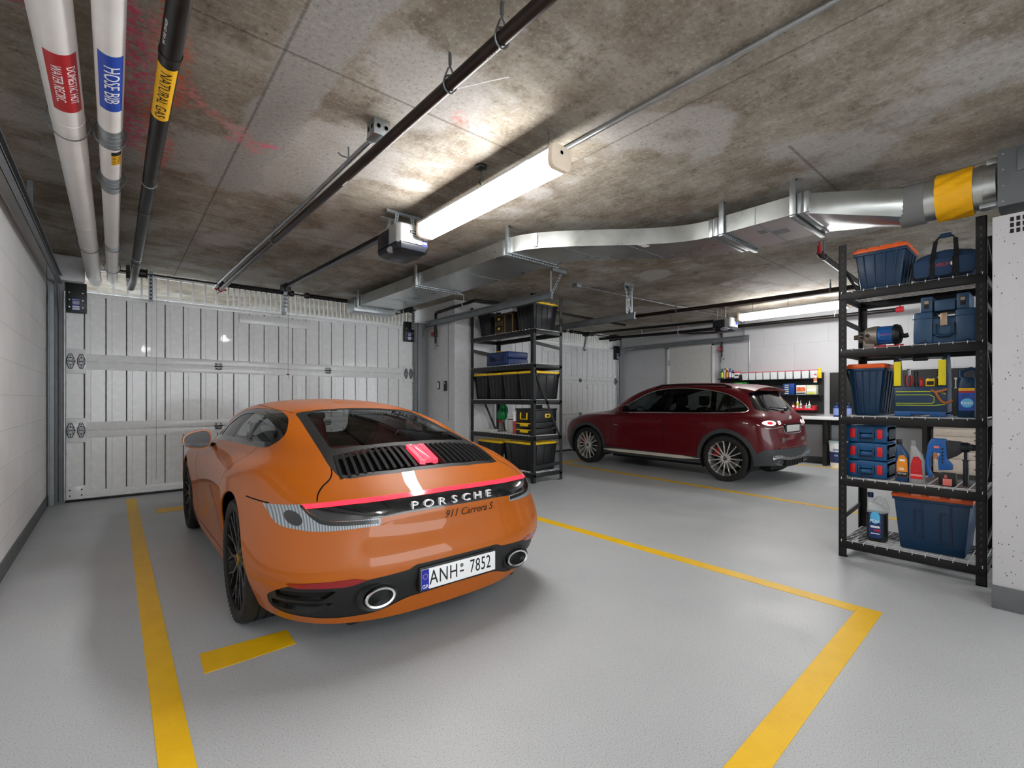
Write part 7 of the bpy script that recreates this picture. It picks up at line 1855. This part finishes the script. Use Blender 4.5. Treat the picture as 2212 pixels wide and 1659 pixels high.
t = thing('paint_pail', 'white and navy paint pail on the floor by the workbench leg', 'pail', (10.42, 2.78, 0)); b = B(); b.lathe([(0, 0), (.125, 0), (.145, .44), (.15, .44), (.15, .47), (0, .47)], 24); b.obj('pail_body', m_wink, t)
b = B(); b.lathe([(.1335, .10), (.1345, .10), (.1415, .30), (.14, .30)], 24); b.obj('navy_label', C('pail_navy', '#2b3a62'), t)
b = B(); b.lathe([(0, .47), (.155, .47), (.155, .50), (0, .50)], 24); b.obj('pail_lid', C('pail_teal', '#9fb8b8'), t)
b = B(); b.box(-.147, -.140, -.05, .05, .33, .36); b.box(-.143, -.138, -.03, .03, .22, .25); b.obj('label_print', C('pail_print', '#8a93b0'), t)
t = thing('paint_pail', 'pale blue-labelled pail on the floor, farther along the bench', 'pail', (10.42, 2.42, 0)); b = B(); b.lathe([(0, 0), (.12, 0), (.135, .52), (.14, .52), (.14, .56), (0, .56)], 24); b.obj('pail_body', C('pail_blue', '#b8ccd6'), t)
b = B(); b.lathe([(.128, .15), (.129, .15), (.134, .42), (.133, .42)], 24); b.obj('blue_label', C('label_sky', '#3d7fa8'), t)
# things at the back of the bench and on the pegboard
for k, (y, c, lab) in enumerate(((2.80, '#15306e', 'navy bottle with white print on the bench behind the rack post'), (2.62, '#142a5c', 'second navy bottle on the bench, beside the rack post'))):
    bottle('oil_bottle', (10.40, y, .956), .055, .27, (C(f'bench_blue{k}', c), m_op_dark, C('bench_print', '#7f90c8')), lab, neck=.45)
t = thing('socket_box', 'red socket box standing open on the bench', 'tool box', (10.35, 1.30, .956)); b = B(); b.box(-.08, .08, -.07, .07, 0, .30, .006); b.obj('case_body', C('tray_red', '#d22838'), t)
b = B(); b.box(-.083, -.08, -.05, .05, .05, .12); b.obj('inner_slot', m_ink, t)
t = thing('pencil_cup', 'small mint green cup on the bench by the red box', 'cup', (10.30, 1.47, .956)); b = B(); b.lathe([(0, 0), (.05, 0), (.055, .06), (0, .06)], 16); b.obj('cup_body', C('mint_cup', '#58c890'), t)
b = B(); b.cyl((0, 0, .06), (.02, -.03, .13), .008, 8); b.obj('pencil', m_lat, t)
bottle('bottle', (10.45, .93, .956), .06, .42, (C('lime_bottle', '#9cc83a'), m_wink, m_wink), 'lime green bottle on the bench behind the detergent jug')
for k in range(6):
    y = 1.55-.07*k; t = thing('spanner', ('long' if k == 0 else 'hanging')+' steel spanner on the pegboard, '+ORD[k]+' from the tool bag', 'spanner', (XB-.04, y, 1.62), group='spanners on the pegboard')
    L_ = .22-.018*k; b = B(); b.beam((0, 0, 0), (0, 0, -L_), .014, .006, (1, 0, 0)); b.lathe([(.008, -.004), (.02, -.004), (.02, .004), (.008, .004)], 12, (0, 0, .015), 'x'); b.obj('spanner_shaft', m_galv, t)
    b = B(); b.prism([(-.018, -L_-.03), (-.006, -L_-.012), (.006, -L_-.012), (.018, -L_-.03), (.012, -L_+.002), (-.012, -L_+.002)], -.004, .004, 'x'); b.obj('open_jaw', m_galv, t)
for k, (y, c, lab) in enumerate(((2.0, '#b3202a', 'red-gripped pliers hung on the pegboard'), (2.15, '#20242c', 'dark-gripped pliers hung on the pegboard'), (2.4, '#b3202a', 'red-handled cutters hung at the middle of the pegboard'))):
    t = thing('pliers', lab, 'pliers', (XB-.045, y, 1.6)); b = B()
    for s in (-1, 1): b.tube([(0, s*.005, 0), (0, s*.02, -.05), (0, s*.016, -.12)], .007, 8)
    b.obj('grip', C('plier_'+c[1:], c), t); b = B(); b.prism([(-.014, 0), (.014, 0), (.008, .05), (-.008, .05)], -.006, .006, 'x', .002); b.obj('jaw', m_galv, t)
# ---------------------------------------------------------------- daylight from the open aisle behind the camera
w = bpy.data.worlds.new('world'); SC.world = w; w.use_nodes = True
bg = w.node_tree.nodes['Background']; bg.inputs[0].default_value = (.92, .96, 1., 1); bg.inputs[1].default_value = 1.1
